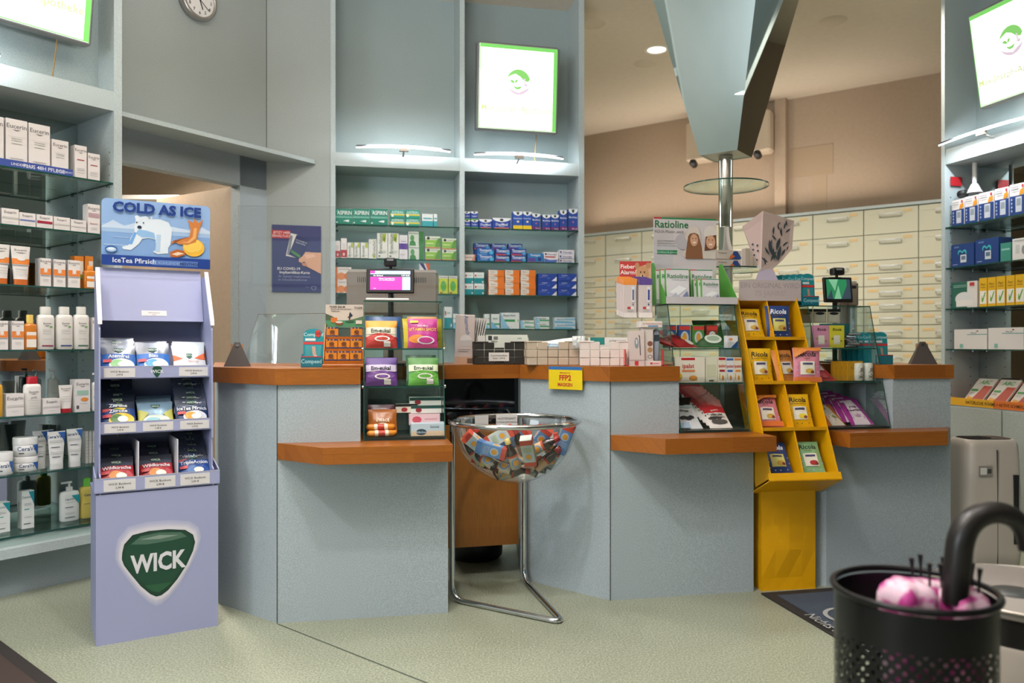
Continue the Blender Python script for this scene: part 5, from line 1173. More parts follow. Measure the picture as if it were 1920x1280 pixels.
# ------------------------------------------------------------------ yellow stand
FY = Fr(1.205, 3.715, 8)
YE = mat('#e0a400', .45); YD = mat('#cf9600', .5)
ys = thing('cardboard_display', 'yellow cardboard floor stand with eight slots of herbal candy bags', 'display stand', FY.P(0, 0), FY.a)
bw = .29
P_ = [(.03, .155), (.31, .155), (.31, .38), (.03, .38)]
V_ = []
for z, bow in ((0, 0), (.06, .003), (.2, -.006), (.4, -.003), (.575, 0)):
    for x, y in ((.03, .155), (.10, .155-.0+bow), (.17, .155+bow*2), (.24, .155+bow), (.31, .155), (.31, .38), (.03, .38)): V_.append((x, y-(.0 if z else 0), z))
b = MB().add(V_, [(k*7+i, k*7+(i+1) % 7, (k+1)*7+(i+1) % 7, (k+1)*7+i) for k in range(4) for i in range(7)], YE)
b.build('base_box', ys)
TLT = Matrix.Translation((0, 0, .575)) @ Matrix.Rotation(R(-24.5), 4, 'X')
LS = .945
def ywd(s_): return .338-.018*s_/LS
b = MB().box(0, .16, 0, .338, .166, LS, YE, M=TLT); b.build('back_panel', ys)
for nm, f in (('side_panel', 0), ('divider', .5), ('side_panel', 1)):
    b = MB(); 
    x0, x1 = .338*f+.009*(1-f)*0, 0
    V_ = [(.338*f-.0025+.0, -.01 if nm != 'divider' else .0, 0), (.338*f+.0025, -.01 if nm != 'divider' else 0, 0), (.338*f+.0025, .165, 0), (.338*f-.0025, .165, 0)]
    dx = .009-.018*f
    V_ += [(x+dx, y, LS) for x, y, z in V_]
    V_ = [tuple(TLT @ Vector(p)) for p in V_]
    b.add(V_, [(0, 3, 2, 1), (4, 5, 6, 7), (0, 1, 5, 4), (1, 2, 6, 5), (2, 3, 7, 6), (3, 0, 4, 7)], YE); b.build(nm, ys)
rs = [0, .235, .475, .715]
for i, s_ in enumerate(rs):
    # each slot floor is level, its front edge on the sloping face
    y0 = s_*math.sin(R(24.5)); z0 = .575+s_*math.cos(R(24.5)); dx = .009*s_/LS
    b = MB().box(dx, y0-.004, z0-.002, .338-dx, y0+.165/math.cos(R(24.5)), z0+.002, YE).box(dx, y0-.006, z0-.004, .338-dx, y0-.002, z0+.012, YD)
    b.build('slot_floor', ys)
b = MB().box(.0095, 0, LS-.004, .3285, .165, LS, YD, M=TLT); b.build('top_panel', ys)
b = MB().box(-.012, -.012, -.02, .35, -.004, .02, YE, M=TLT).box(-.012, -.012, -.02, .35, .2, -.014, YE, M=TLT); b.build('tray_rim', ys)
u0_, d0 = FY.px(1386, .385); u1_ = FY.u(1502, .385); z0 = FY.z(560, 1440, .385); z1 = FY.z(525, 1440, .385)
GREYP = mat('#bfb3b3', .5)
b = MB().box(u0_, .385, z0-.01, u1_, .39, z1, GREYP); b.art([('t', .5, .72, .3, 'EIN ORIGINAL WIRD', '#a79b9f', 0, .02), ('t', .5, .3, .3, '75 JAHRE!', '#b3a7ab', 0, .02)], front(u1_-u0_, z1-z0, u0_, z0, .385), asp=(u1_-u0_)/(z1-z0)); b.build('slogan_strip', ys)
def yp(px, y, v=.40): u, D = FY.px(px, v); return (u, v, H+(Y0-y)/FPX*D)
ha = [yp(1431, 395, .38), yp(1392, 424, .43), yp(1412, 480, .43), yp(1427, 506, .40)]
hb = [yp(1431, 395, .38), yp(1427, 506, .40), yp(1447, 506, .41), yp(1467, 488, .42), yp(1485, 467, .43), yp(1489, 414, .44)]
b = MB(); PK1, PK2 = mat('#c9b0ac', .5), mat('#cfb9b2', .5)
for P3, m in ((ha, PK1), (hb, PK2)):
    n = len(P3); bk = [(x, y+.004, z) for x, y, z in P3]
    b.add(P3, [tuple(range(n))], m); b.add(bk, [tuple(range(n))[::-1]], m); b.add(P3+bk, [(i, (i+1) % n, n+(i+1) % n, n+i) for i in range(n)], m)
def petal(px, y, L, ang, wd=.15):
    P2d = leaf(0, 0, L, L*wd, ang); 
    pts = []
    for x, z in P2d:
        q = yp(px+x, y-z, 0.0); 
        # lie on the right facet plane: interpolate depth
        vv = .38+(px+x-1431)/58*.06; q = yp(px+x, y-z, vv-.002); pts.append(q)
    b.add(pts, [tuple(range(len(pts)))], mat('#3f4a52', .5))
random.seed(11)
for px, y, L, a in [(1445, 490, 22, 60), (1452, 488, 24, 95), (1458, 486, 18, 120), (1465, 480, 16, 60), (1440, 492, 16, 140), (1436, 497, 14, 100), (1460, 462, 16, 80), (1467, 462, 14, 40), (1456, 450, 14, 130), (1470, 430, 14, 75), (1462, 432, 12, 110), (1473, 436, 12, 40), (1458, 424, 10, 60), (1476, 424, 12, 100), (1447, 458, 10, 90), (1475, 470, 10, 70), (1448, 478, 30, 100), (1456, 470, 26, 75), (1450, 440, 16, 85), (1466, 444, 18, 95), (1459, 490, 30, 80), (1443, 478, 18, 120)]: petal(px, y, L, a)
for px, y in [(1411, 458), (1420, 460), (1412, 468), (1421, 470), (1414, 478), (1419, 487)]:
    pts = [yp(px+2*math.cos(t_), y+2*math.sin(t_), .395+(1431-px)/39*.028-.004) for t_ in [k*math.pi/4 for k in range(8)]][::-1]
    b.add(pts, [tuple(range(8))], mat('#56586a', .5))
P3 = [yp(1416, 526, .392), yp(1459, 526, .392), yp(1450, 505, .405), yp(1425, 503, .405)]; b.add(P3, [(0, 1, 2, 3)], mat('#b5abc0', .5)); b.add([(x, y+.003, z) for x, y, z in P3], [(3, 2, 1, 0)], PK1)
b.build('floral_header', ys)
def ric(base, txtc, sub, band='#e8e2d2', extra=(), w=.135, h=.172, seed=1, fruit='#c9a54a'):
    sp = [('t', .5, .82, .15, 'Ricola', txtc, 0, .035, 1.05, .25), ('t', .5, .70, .055, sub, '#7a5a1a'), ('r', .24, .22, .78, .6, band), ('r', .32, .5, .7, .56, '#4a4a6a'), ('e', .58, .32, .16, .07, fruit), ('e', .68, .29, .07, .04, '#8a3a3a')]
    sp += [('e', x, y, .025, .018, '#8a7a1c' if base.startswith('#d') or base.startswith('#e') else '#9fb4dc') for x, y in ((.12, .5), (.12, .35), (.12, .18), (.5, .1), (.3, .1), (.88, .45), (.88, .28), (.75, .1))]
    return bag_mb(w, h, .03, mat(base, .4), sp+list(extra), seed=seed).mesh('candy_bag')
YB = ric('#dfae10', '#1c1c16', 'Kräuter Original', seed=1); YB2 = ric('#dfae10', '#1c1c16', 'Zitronenmelisse', seed=2, fruit='#e6cf3a'); BB = ric('#24407e', '#eef0f6', 'Alpin Fresh', band='#d9d27a', seed=3)
OP = ric('#cf7f94', '#24201e', 'Ingwer', extra=[('p', [(0, .7), (.5, .95), (1, .9), (1, 1), (0, 1)], '#d8853a'), ('r', 0, 0, 1, .14, '#d8753a')], seed=4); OB = ric('#d08a4a', '#24201e', 'Ingwer Orange', seed=5); GB = ric('#86b584', '#24302a', 'Kirsche', seed=6, fruit='#a82c34')
def slot(r, c, mesh, dx, lab, lean=16, yaw=0, dz=0, dv=.05):
    s_ = rs[3-r]; y0 = s_*math.sin(R(24.5)); z0 = .575+s_*math.cos(R(24.5))+.003
    x = (.085 if c == 0 else .252)+dx
    bag_at(FY.M(x, y0+dv, z0+dz) @ Matrix.Rotation(R(yaw), 4, 'Z') @ Matrix.Rotation(R(-lean), 4, 'X'), mesh, 'candy_bag', lab, 'candy bag', 'herbal candy bags in the yellow stand')
slot(0, 0, YB, -.01, 'yellow herbal candy bag in the top slot beside the glass case', 26)
slot(0, 1, BB, -.035, 'dark blue herbal candy bag in the top slot', 10)
slot(1, 0, YB, -.015, 'yellow herbal candy bag filling the second slot from the top', 12)
slot(1, 1, OB, -.035, 'orange herbal candy bag half hidden in the second row', 22, 15)
slot(1, 1, OP, .045, 'pink and orange herbal candy bag leaning out of the second row', 8, -12, dv=.015)
slot(2, 0, OP, -.005, 'pink and orange herbal candy bag in the third row', 32, dv=.07)
slot(2, 1, YB2, -.02, 'yellow lemon herbal candy bag in the third row', 22)
slot(3, 0, BB, -.005, 'dark blue herbal candy bag in the lowest row', 34, dv=.06)
slot(3, 1, GB, -.01, 'green cherry herbal candy bag in the lowest row', 32)
# ------------------------------------------------------------------ glass display cases
CWD, CH, CD, CS = .362, .62, .33, .165
def glass_case(F, u, label, v0=0.0):
    t = thing('glass_display_case', label, 'display case', F.P(u, v0, ZL), F.a)
    for x in (0, CWD-.005):
        MB().extr([(0, 0), (CS, CH), (CD, CH), (CD, 0)], x, x+.005, GEDGE, ends=GLASS).build('side_pane', t)
    MB().box(.005, CD-.004, 0, CWD-.005, CD, CH, GLASS).build('back_pane', t)
    MB().box(0, CS, CH, CWD, CD, CH+.005, SHELFG, {'f': GEDGE, 'l': GEDGE, 'r': GEDGE}).build('top_pane', t)
    for z in (.235, .405):
        f = CS*z/CH
        g = MB().box(.006, f+.004, z-.006, CWD-.006, CD-.006, z, SHELFG, {'f': GEDGE}).build('glass_shelf', t)
        MB().box(.006, f+.008, z, CWD-.006, f+.0105, z+.03, PLEXI, {'t': mat('#9fb0aa', .2)}).build('front_lip', g)
        for x in (-.006, CWD-.002): MB().lathe([(.008, 0), (.008, .01)], CHROME, 12, Matrix.Translation((x, f+.02, z-.003)) @ Matrix.Rotation(R(90), 4, 'Y')).build('clamp', g)
    MB().box(.005, .004, .0, CWD-.005, CD-.005, .012, mat('#20302e', .3)).box(.005, .004, .012, CWD-.005, .007, .03, PLEXI).build('base_tray', t)
    return t
uc1, uc2, uc3 = F1.u(680)+.003, F2.u(1274)+.005, F3.u(1547)+.004
glass_case(F1, uc1, 'glass display case of candy bags beneath the small till screen')
glass_case(F2, uc2, 'glass display case carrying the green plaster cartons beside the yellow stand')
glass_case(F3, uc3, 'glass display case with purple bags, on the grey counter')
def incase(F, u, x, z, v, M2=None): 
    M = F.M(u+x, CS*z/CH+v, ZL+z+.001)
    return M if M2 is None else M @ M2
def lean(a, yaw=0, roll=0): return Matrix.Rotation(R(yaw), 4, 'Z') @ Matrix.Rotation(R(roll), 4, 'Y') @ Matrix.Rotation(R(-a), 4, 'X')
EW = lambda low, mid='#e8a43a', top='#e6ddc8', dark='#28433a': [('r', 0, .62, 1, 1, mid), ('r', 0, .5, 1, .74, top), ('t', .5, .62, .14, 'Em-eukal', dark, 0, .04), ('r', 0, 0, 1, .4, low), ('e', .5, .36, .45, .16, low), ('e', .55, .32, .26, .1, '#e6e0da'), ('e', .55, .32, .2, .06, low), ('r', .6, .04, .82, .22, '#e8e2dc')]
ME = bag_mb(.14, .13, .028, '#e0d8c8', EW('#b5352c'), seed=1).mesh('candy_bag'); MBl = bag_mb(.15, .15, .028, '#2a5a92', [('r', .1, .3, .9, .6, '#3f74b0'), ('t', .5, .8, .12, 'Em-eukal', '#e6e6ea')], seed=2).mesh('candy_bag')
MV = bag_mb(.14, .14, .03, '#b8388a', [('e', .3, .3, .28, .14, '#e08a3a'), ('t', .5, .62, .12, 'VITAMIN SHOT', '#e9c24a', 0, .02), ('t', .5, .74, .07, 'Anti-Müd', '#e6dfe6'), ('e', .6, .25, .3, .13, '#e6dce4'), ('e', .6, .25, .24, .09, '#c2408a'), ('r', .08, .84, .35, .92, '#e3c23a'), ('r', 0, 0, 1, .12, '#c2487e')], seed=3).mesh('candy_bag')
MO = bag_mb(.14, .15, .028, '#c98a4a', [('r', 0, .85, 1, .92, '#e6d6c0')], seed=4).mesh('candy_bag'); MY = bag_mb(.13, .14, .028, '#c9b83a', [('e', .5, .4, .3, .2, '#a5a02a')], seed=5).mesh('candy_bag')
MP = bag_mb(.14, .13, .028, '#5a3f86', EW('#6a3f8a', '#5a3f86', '#cfc4dc', '#2a1f3a'), seed=6).mesh('candy_bag'); MG = bag_mb(.14, .13, .028, '#4f8a3f', EW('#5fa53f', '#4f8a3f', '#cfdcbc', '#1f3a24'), seed=7).mesh('candy_bag')
MGD = bag_mb(.14, .14, .028, '#2f5a3a', [('t', .5, .7, .14, 'Em-eukal', '#cfd6c8', 0, .03)], seed=8).mesh('candy_bag')
MBr = bag_mb(.13, .1, .03, '#9c5a22', [('t', .5, .5, .2, 'intact', '#e3d6c4', 0, .03), ('e', .5, .2, .2, .15, '#d6c8b4')], seed=9).mesh('candy_bag'); MPu = bag_mb(.12, .14, .028, '#5a2438', [('t', .5, .6, .08, 'intact', '#c9a0a8')], seed=10).mesh('candy_bag')
g_ = 'candy bags in the glass case under the small screen'
def cb(mesh, x, z, v, a, lab, yaw=0, F=F1, u=None, grp=g_, name='candy_bag', cat='candy bag', roll=0):
    put(mesh, name, incase(F, uc1 if u is None else u, x, z, v, lean(a, yaw, roll)), lab, cat, grp)
cb(MBl, .10, .405, .085, 10, 'blue candy bag, rear, behind the white and red candy bags', 3); cb(MBl, .085, .405, .108, 8, 'blue candy bag at the very back of the top case shelf')
cb(ME, .085, .405, .055, 14, 'white and red candy bag, second, top shelf of the case'); cb(ME, .078, .405, .028, 14, 'white and red candy bag, foremost, top shelf of the case')
cb(MO, .27, .405, .085, 8, 'orange candy bag behind the magenta one'); cb(MY, .245, .405, .062, 10, 'yellow candy bag peeking out behind the magenta one', 20); cb(MV, .27, .405, .032, 12, 'magenta vitamin candy bag with orange splash'); cb(MY, .325, .405, .09, 6, 'yellow green candy bag in the rear corner of the case', 30)
for i in range(3): cb(MP, .078+.004*i, .235, .025+.035*i, 14-i, f'purple candy bag in the middle of the case, {ORD[i]} from the front')
cb(MG, .27, .235, .028, 14, 'light green candy bag, foremost on the middle case shelf'); cb(MGD, .262, .235, .07, 10, 'dark green candy bag behind the light green one')
cb(MPu, .08, .012, .10, 14, 'dark maroon packet in the lowest part of the case'); cb(MBr, .085, .035, .055, 20, 'brown candy packet above the orange rolls')
def roll_(x, z, v, yaw, lab, F=F1, u=uc1):
    b = MB(); prof = [(.001, 0), (.010, .004), (.014, .012), (.014, .118), (.010, .126), (.001, .13)]
    b.lathe(prof, mat('#d08428', .35), 16); b.lathe([(.0144, .035), (.0144, .095)], mat('#e9dcc4', .4), 16, cap=False).lathe([(.0147, .05), (.0147, .08)], mat('#b5402c', .4), 16, cap=False)
    put(b.mesh('candy_roll'), 'candy_roll', incase(F, u, x, z, v, Matrix.Rotation(R(yaw), 4, 'Z') @ Matrix.Rotation(R(90), 4, 'Y')), lab, 'candy roll', 'orange candy rolls in the case')
roll_(.015, .027, .03, 3, 'orange candy roll, foremost on the case floor'); roll_(.02, .027, .062, -2, 'orange candy roll behind the foremost one'); roll_(.012, .053, .048, 0, 'orange candy roll lying on the other two')
def cbox(F, u, x, z, v, w, h, d, base, specs, lab, yaw=0, side=None, a=0, name='medicine_carton', cat='carton', grp=None):
    b = MB().box(0, 0, 0, w, d, h, mat(base, .45), {'l': mat(side or base, .45), 'r': mat(side or base, .45)}); b.art(specs, front(w, h), asp=w/h)
    return put(b.mesh(name), name, incase(F, u, x, z, v, lean(a, yaw)), lab, cat, grp)
cbox(F1, uc1, .205, .055, .08, .14, .05, .09, '#d9b4b8', [('e', .25, .5, .15, .3, '#c04a5a'), ('r', .5, .5, .9, .6, '#c98a92')], 'pale pink carton in the lowest part of the case')
cbox(F1, uc1, .21, .013, .025, .15, .055, .10, '#b8cfd8', [('r', 0, .0, 1, .4, '#d8c4a4'), ('e', .3, .32, .16, .25, '#2f4a58'), ('t', .3, .32, .18, 'Bübchen', '#cfd9dc'), ('t', .7, .75, .18, 'Salmiak', '#5a7280')], 'pale blue and beige carton at the front of the case floor')
cbox(F1, uc1, .215, .107, .095, .14, .035, .07, '#dcdfd8', [('r', 0, .6, 1, 1, '#1f4a44'), ('e', .25, .4, .1, .3, '#8a2c34')], 'white and dark green carton, lower of two'); cbox(F1, uc1, .21, .143, .095, .145, .035, .07, '#dcdfd8', [('r', 0, .6, 1, 1, '#1f4a44'), ('e', .25, .4, .1, .3, '#8a2c34')], 'white and dark green carton, upper of two')
cbox(F1, uc1, .145, .11, .10, .1, .04, .02, '#e0d9c8', [('r', 0, .7, 1, 1, '#1c1c1e'), ('e', .4, .35, .14, .25, '#a03038')], 'black and white liquorice carton tilted in the case', side='#1c1c1e')
# white paper tray on top of the case, small till screen
put(MB().rbox(0, 0, 0, .20, .10, .012, mat('#dedad6', .5)).mesh('paper_pad'), 'paper_pad', F1.M(uc1+.01, CS+.01, ZL+CH+.006), 'white flat pad lying on the glass case under the till screen', 'pad')
def till(F, px0, px1, y0, y1, D, img, label, lab2):
    cx = ((px0+px1)/2-960)/FPX*D; w_ = (px1-px0)/FPX*D; zb_ = H+(Y0-y1)/FPX*D; h_ = (y1-y0)/FPX*D
    t = thing('customer_screen', label, 'screen', (cx, D, 0), F.a*.4)
    b = MB().rbox(-w_/2, 0, 0, w_/2, .022, h_, BLACK, .004); b.build('screen_housing', t, M=Matrix.Translation((0, 0, zb_)) @ Matrix.Rotation(R(-8), 4, 'X'))
    sw, sh = w_*.84, h_*.78
    b = MB(); b.art([('r', 0, 0, 1, 1, img[0])]+img[1], lambda u, q, e: (-sw/2+sw*u, -.0008-e, h_*.12+sh*q), asp=sw/sh, eps=.0003)
    b.build('display', t, M=Matrix.Translation((0, 0, zb_)) @ Matrix.Rotation(R(-8), 4, 'X'))
    MB().tube([(0, .05, ZT), (0, .05, zb_+h_*.3)], .014, BLACK, 10).box(-.07, -.02, ZT, .07, .12, ZT+.01, BLACK).build('stand', t)
    k = .026*D/4
    MB().rbox(-k-.005, .0, zb_+h_+.008, k+.005, .05, zb_+h_+.05, mat('#1c1c1e', .3), .006).box(-k*.6, -.0015, zb_+h_+.035, k*.6, 0, zb_+h_+.043, mat('#8a8c90', .3)).tube([(0, .03, zb_+h_*.8), (0, .03, zb_+h_+.02)], .008, BLACK, 8).build('camera_head', t)
    return t
E1 = mat('#c23aa0', .3, 0, .9); E2 = mat('#aecbe6', .3, 0, .9); E3 = mat('#3a4450', .3, 0, .5); EWH = mat('#f4f4f8', .3, 0, 1.0); EB = mat('#7fa0b8', .3, 0, .8)
till(F1, 687, 776, 502, 549, 3.9, (E2, [('r', 0, 0, .8, .68, E1), ('r', 0, .68, 1, .82, E3), ('r', 0, .86, .12, 1, E1), ('t', .2, .75, .08, 'Ihr Einkauf', EWH), ('t', .88, .75, .08, '9,99 EUR', EWH), ('t', .42, .6, .07, 'Aktion Vorteilspreis -', EWH), ('t', .42, .52, .07, 'nur bei Max-Joseph!', EWH), ('t', .12, .08, .05, 'Start', EWH)]), 'small black customer screen glowing magenta over the glass case', '')
G1, G2, G3 = mat('#2f8a5c', .3, 0, .45), mat('#7fc09a', .3, 0, .5), mat('#3a4a58', .3, 0, .5)
till(F3, 1546, 1601, 518, 566, 4.42, (G1, [('p', [(.1, 1), (.35, .4), (.5, 1)], G2), ('p', [(.6, 0), (.9, .8), (1, .4), (1, 0)], G3), ('p', [(.3, 0), (.5, .7), (.6, 0)], G2), ('r', .85, 0, 1, 1, G3), ('p', [(0, 0), (.2, .5), (.25, 0)], G3)]), 'small black customer screen with a green picture behind plaster packs', '')
def monitor(px0, px1, y0, y1, D, label, yaw=0):
    cx = ((px0+px1)/2-960)/FPX*D; w_ = (px1-px0)/FPX*D; zb_ = H+(Y0-y1)/FPX*D; h_ = (y1-y0)/FPX*D
    t = thing('till_monitor', label, 'monitor', (cx, D, 0), R(yaw)); TM = mat('#8d8379', .45)
    b = MB().rbox(-w_/2, 0, zb_, w_/2, .05, zb_+h_, TM, .012); b.box(-w_/2+.01, -.001, zb_+h_-.012, w_/2-.01, .052, zb_+h_+.002, mat('#b5ada4', .4))
    for s0 in (-w_*.38, w_*.1):
        for k in range(14): b.box(s0+k*w_*.02, -.0015, zb_+h_*.72, s0+k*w_*.02+.003, 0, zb_+h_*.84, BLACK)
    b.build('housing', t)
    MB().box(-.05, .02, ZT, .05, .06, zb_+.02, TM).box(-.12, -.03, ZT, .12, .14, ZT+.015, TM).build('foot', t)
    MB().box(-w_/2+.02, -.02, ZT, -w_/2+.045, .0, zb_+h_*.2, TM).build('side_arm', t)
monitor(651, 821, 506, 590, 4.22, 'wide brown grey till monitor seen from behind, beside shelves', 6)
monitor(1572, 1608, 528, 575, 4.6, 'brown grey till monitor edge behind the green picture screen', -18)
# ------------------------------------------------------------------ case two
PA = mat('#c2352f', .4)
RW = bag_mb(.12, .20, .016, '#e3ddd8', [('r', 0, .5, 1, 1, '#b8242c'), ('t', .5, .58, .05, 'gustatti', '#e8e0dc'), ('t', .5, .42, .075, 'VERUM', '#3a3434', 0, .03), ('t', .5, .33, .06, 'PASTILLEN', '#3a3434', 0, .03), ('e', .5, .18, .36, .07, '#4a4644')], seed=2).mesh('candy_bag')
WBk = bag_mb(.13, .17, .018, '#d9dde2', [('t', .5, .72, .1, 'villosa', '#26333f', 0, .03), ('r', 0, .85, 1, 1, '#c5d0dc'), ('e', .35, .4, .14, .07, '#26262a'), ('e', .55, .36, .14, .07, '#26262a'), ('e', .7, .42, .12, .06, '#26262a'), ('r', 0, .0, .5, .2, '#a9c4dc')], seed=3).mesh('candy_bag')
g2 = 'liquorice bags in the case beside the yellow stand'
for i in range(8): cb(RW, .238-.008*i, .013+.012*i, .055+.018*i, 50, f'red and white liquorice bag, {ORD[i]} from the front of the row', 0, F2, uc2, g2)
cb(WBk, .075, .013, .05, 52, 'white bag with black sweets at the front of the case', 0, F2, uc2, None)
BKB = bag_mb(.09, .15, .016, '#22242a', [('r', .2, .5, .8, .6, '#b8353c'), ('t', .5, .75, .1, 'A', '#b0b4ba', 0, .03), ('r', 0, 0, 1, .15, '#c9c9cc')], seed=4).mesh('candy_bag')
for i in range(3): cb(BKB, .06+.035*i, .013, .14+.02*i, 22, f'black sweets packet at the back of the case floor, {ORD[i]} from the front', 0, F2, uc2, 'black sweets packets in the case')
def ip(w, band, blob, wide=False):
    return [('r', .2 if wide else .05, .88, .66 if wide else .95, .97, band), ('t', .43 if wide else .5, .66, .17 if wide else .13, 'ipalat', '#b8242c', 0, .03), ('r', .22 if wide else .15, .42, .66 if wide else .85, .5, blob), ('e', .6, .18, .14, .1, '#c98a3a'), ('e', .15, .25, .08, .12, '#d6b83a')]
cbox(F2, uc2, .008, .236, .02, .155, .125, .05, '#e0dccc', ip(1, '#b8242c', '#d88a5a', True), 'wide cream pastille carton on the middle case shelf'); cbox(F2, uc2, .168, .236, .025, .062, .125, .05, '#d9d9c4', [('r', .1, .2, .9, .7, '#c9cbb0'), ('r', .3, .04, .7, .1, '#55544a')], 'cream pastille carton turned to its back')
cbox(F2, uc2, .218+.015, .236, .02, .04, .125, .05, '#e0dccc', ip(1, '#b8242c', '#a02c34'), 'cream pastille carton with red label'); cbox(F2, uc2, .275, .236, .02, .04, .122, .05, '#dfe3e4', ip(1, '#4a6ab0', '#3f66b0'), 'pale pastille carton with blue oval'); cbox(F2, uc2, .317, .236, .02, .04, .122, .05, '#e6ddcc', ip(1, '#d8853a', '#d88a3a'), 'pale pastille carton with orange oval')
for i, c in enumerate(['#2f5a8a', '#2f5a9a', '#4f8a3f', '#8a3a2c']):
    cbox(F2, uc2, .01+.075*i, .406, .11, .06, .115, .03, c, [('r', 0, .78, 1, .95, '#c9403a'), ('e', .5, .45, .36, .28, '#b8cbd8'), ('e', .5, .45, .2, .2, '#d89a3c'), ('r', 0, 0, 1, .12, '#d6d6d2')], ['blue children drink carton at the case side pane', 'blue children drink carton second on the top case shelf', 'green children drink carton on the top case shelf', 'brown red drink carton behind the green bag'][i], name='drink_carton')
GRB = bag_mb(.15, .20, .035, mat('#22502a', .25), [('r', .1, .7, .9, .76, '#3f7a44'), ('e', .6, .25, .3, .14, '#c9d2c8'), ('e', .6, .25, .22, .08, '#8fa58f'), ('r', .0, 0, 1, .05, '#2f6a38')], seed=6).mesh('candy_bag'); RDB = bag_mb(.14, .19, .03, mat('#9c2a2c', .3), [('e', .5, .5, .3, .2, '#6a1c1e'), ('e', .6, .35, .1, .06, '#d8b83a'), ('e', .75, .2, .2, .12, '#e0dcd6')], seed=7).mesh('candy_bag')
cb(GRB, .24, .407, .07, 45, 'large dark green foil bag on the top case shelf', -15, F2, uc2, None); cb(RDB, .11, .408, .045, 62, 'red bag lying aslant on the top case shelf', 25, F2, uc2, None); cb(RDB, .05, .409, .04, 70, 'dark red bag against the pane on the top case shelf', 60, F2, uc2, None)
cbox(F2, uc2, .30, .406, .01, .055, .06, .04, '#e3e3e6', [('p', [(.3, 0), (1, 0), (1, .6)], '#2a5a9a'), ('e', .3, .7, .2, .1, '#d88a5a')], 'small white and blue carton at the top shelf corner')
# ------------------------------------------------------------------ case three
MPB = bag_mb(.13, .2, .02, '#9c2f8a', [('p', [(.3, .95), (.7, .95), (.85, 0), (.15, 0)], '#d6c9d2'), ('t', .5, .62, .08, 'Hals', '#4a2448', 0, .03), ('t', .5, .5, .07, 'Karamellen', '#4a2448', 0, .03), ('e', .5, .3, .12, .05, '#b890ac')], seed=2).mesh('candy_bag')
MOB = bag_mb(.13, .17, .018, '#c9702c', [('p', [(.25, 1), (.75, 1), (.95, 0), (.4, 0)], '#dcd2c4'), ('t', .3, .75, .09, 'Bronchial', '#3a2c20', 0, .03), ('e', .7, .35, .12, .05, '#8a9a5a')], seed=3).mesh('candy_bag')
for i in range(4): cb(MPB, .25-.028*i, .013+.012*i, .06+.024*i, 52, f'purple and white candy bag in the case on the grey counter, {ORD[i]} from the front', 0, F3, uc3, 'purple candy bags in the grey counter case')
cb(MOB, .08, .013, .045, 56, 'orange and white candy bag at the front of the grey counter case', 0, F3, uc3, None)
cb(bag_mb(.12, .17, .02, '#b83440', [('r', .1, .45, .8, .9, '#d9d0cc'), ('t', .45, .78, .07, 'ZIRKULIN', '#3a2c2c'), ('e', .5, .2, .2, .1, '#d8606a')], seed=5).mesh('candy_bag'), .075, .236, .045, 52, 'red and white candy bag on the middle shelf of the last case', 10, F3, uc3, None)
for i in range(4): cbox(F3, uc3, .135+.022*i, .236, .085-.01*i, .085, .10, .02, '#b88a1c', [('t', .5, .8, .1, 'Salbei', '#6a4a10'), ('t', .5, .66, .1, 'Bonbons', '#6a4a10'), ('e', .7, .2, .12, .12, '#d6b84a')], f'ochre yellow tea carton, {ORD[3-i]} from the front of its row', grp='ochre tea cartons')
for i in range(2):
    b = MB().lathe([(.024, 0), (.026, .004), (.026, .085), (.022, .09), (.001, .092)], mat('#c9cbc0', .4), 24); b.art([('t', .5, .45, .5, 'Xylitol', '#2c3a2c', 90, .03)], lambda u, q, e: ((.0263+e)*math.cos(math.pi*(1.5+(u-.5)*.6)), (.0263+e)*math.sin(math.pi*(1.5+(u-.5)*.6)), .01+.07*q), asp=.7)
    put(b.mesh('chewing_gum_tin'), 'chewing_gum_tin', incase(F3, uc3, .262+.056*i, .236, .06), ['white chewing gum tin with upright lettering beside ochre cartons', 'white chewing gum tin with upright lettering at the side pane'][i], 'tin', 'chewing gum tins')
RB_ = lambda base: [('t', .5, .82, .13, 'Ricola', '#1f2418', 0, .03, 1, .25), ('r', .3, .15, .7, .55, '#dcdcc8'), ('e', .2, .4, .07, .05, '#8a8a3a'), ('e', .8, .3, .07, .05, '#8a8a3a')]
cbox(F3, uc3, .02, .406, .03, .085, .115, .03, '#c98aa8', RB_(0), 'pink herbal candy carton on the top shelf of the last case', name='candy_carton'); cbox(F3, uc3, .108, .406, .03, .085, .115, .03, '#cfc93a', RB_(0), 'lime yellow herbal candy carton on the top shelf of the last case', name='candy_carton')
cbox(F3, uc3, .10, .406, .085, .16, .125, .025, '#1f5f66', [('r', .1, .4, .9, .5, '#3f8a90')], 'dark teal carton behind the lime yellow one')
for i in range(3): cbox(F3, uc3, .012+.082*i, .536, .118, .075, .075, .008, '#cfc0a4', [('r', 0, .8, 1, 1, '#1c1c20'), ('r', .1, .1, .9, .65, '#dfd6c4'), ('e', .5, .68, .35, .1, '#22242c')], f'beige bandage card with black top in the last case, {ORD[i]} of three', name='bandage_card', cat='packet', grp='beige bandage cards')
for i in range(6):
    b = MB().rbox(0, 0, 0, .065, .04, .012, mat('#a9adb2', .2, .8), .004)
    put(b.mesh('foil_packet'), 'foil_packet', incase(F3, uc3, .205+.014*(i % 3), .407+.0125*i, .03+.01*(i % 2), Matrix.Rotation(R([10, -15, 25, -5, 15, -20][i]), 4, 'Z')), 'crumpled silver foil packet in the loose heap on the top case shelf', 'packet', 'silver foil packets')
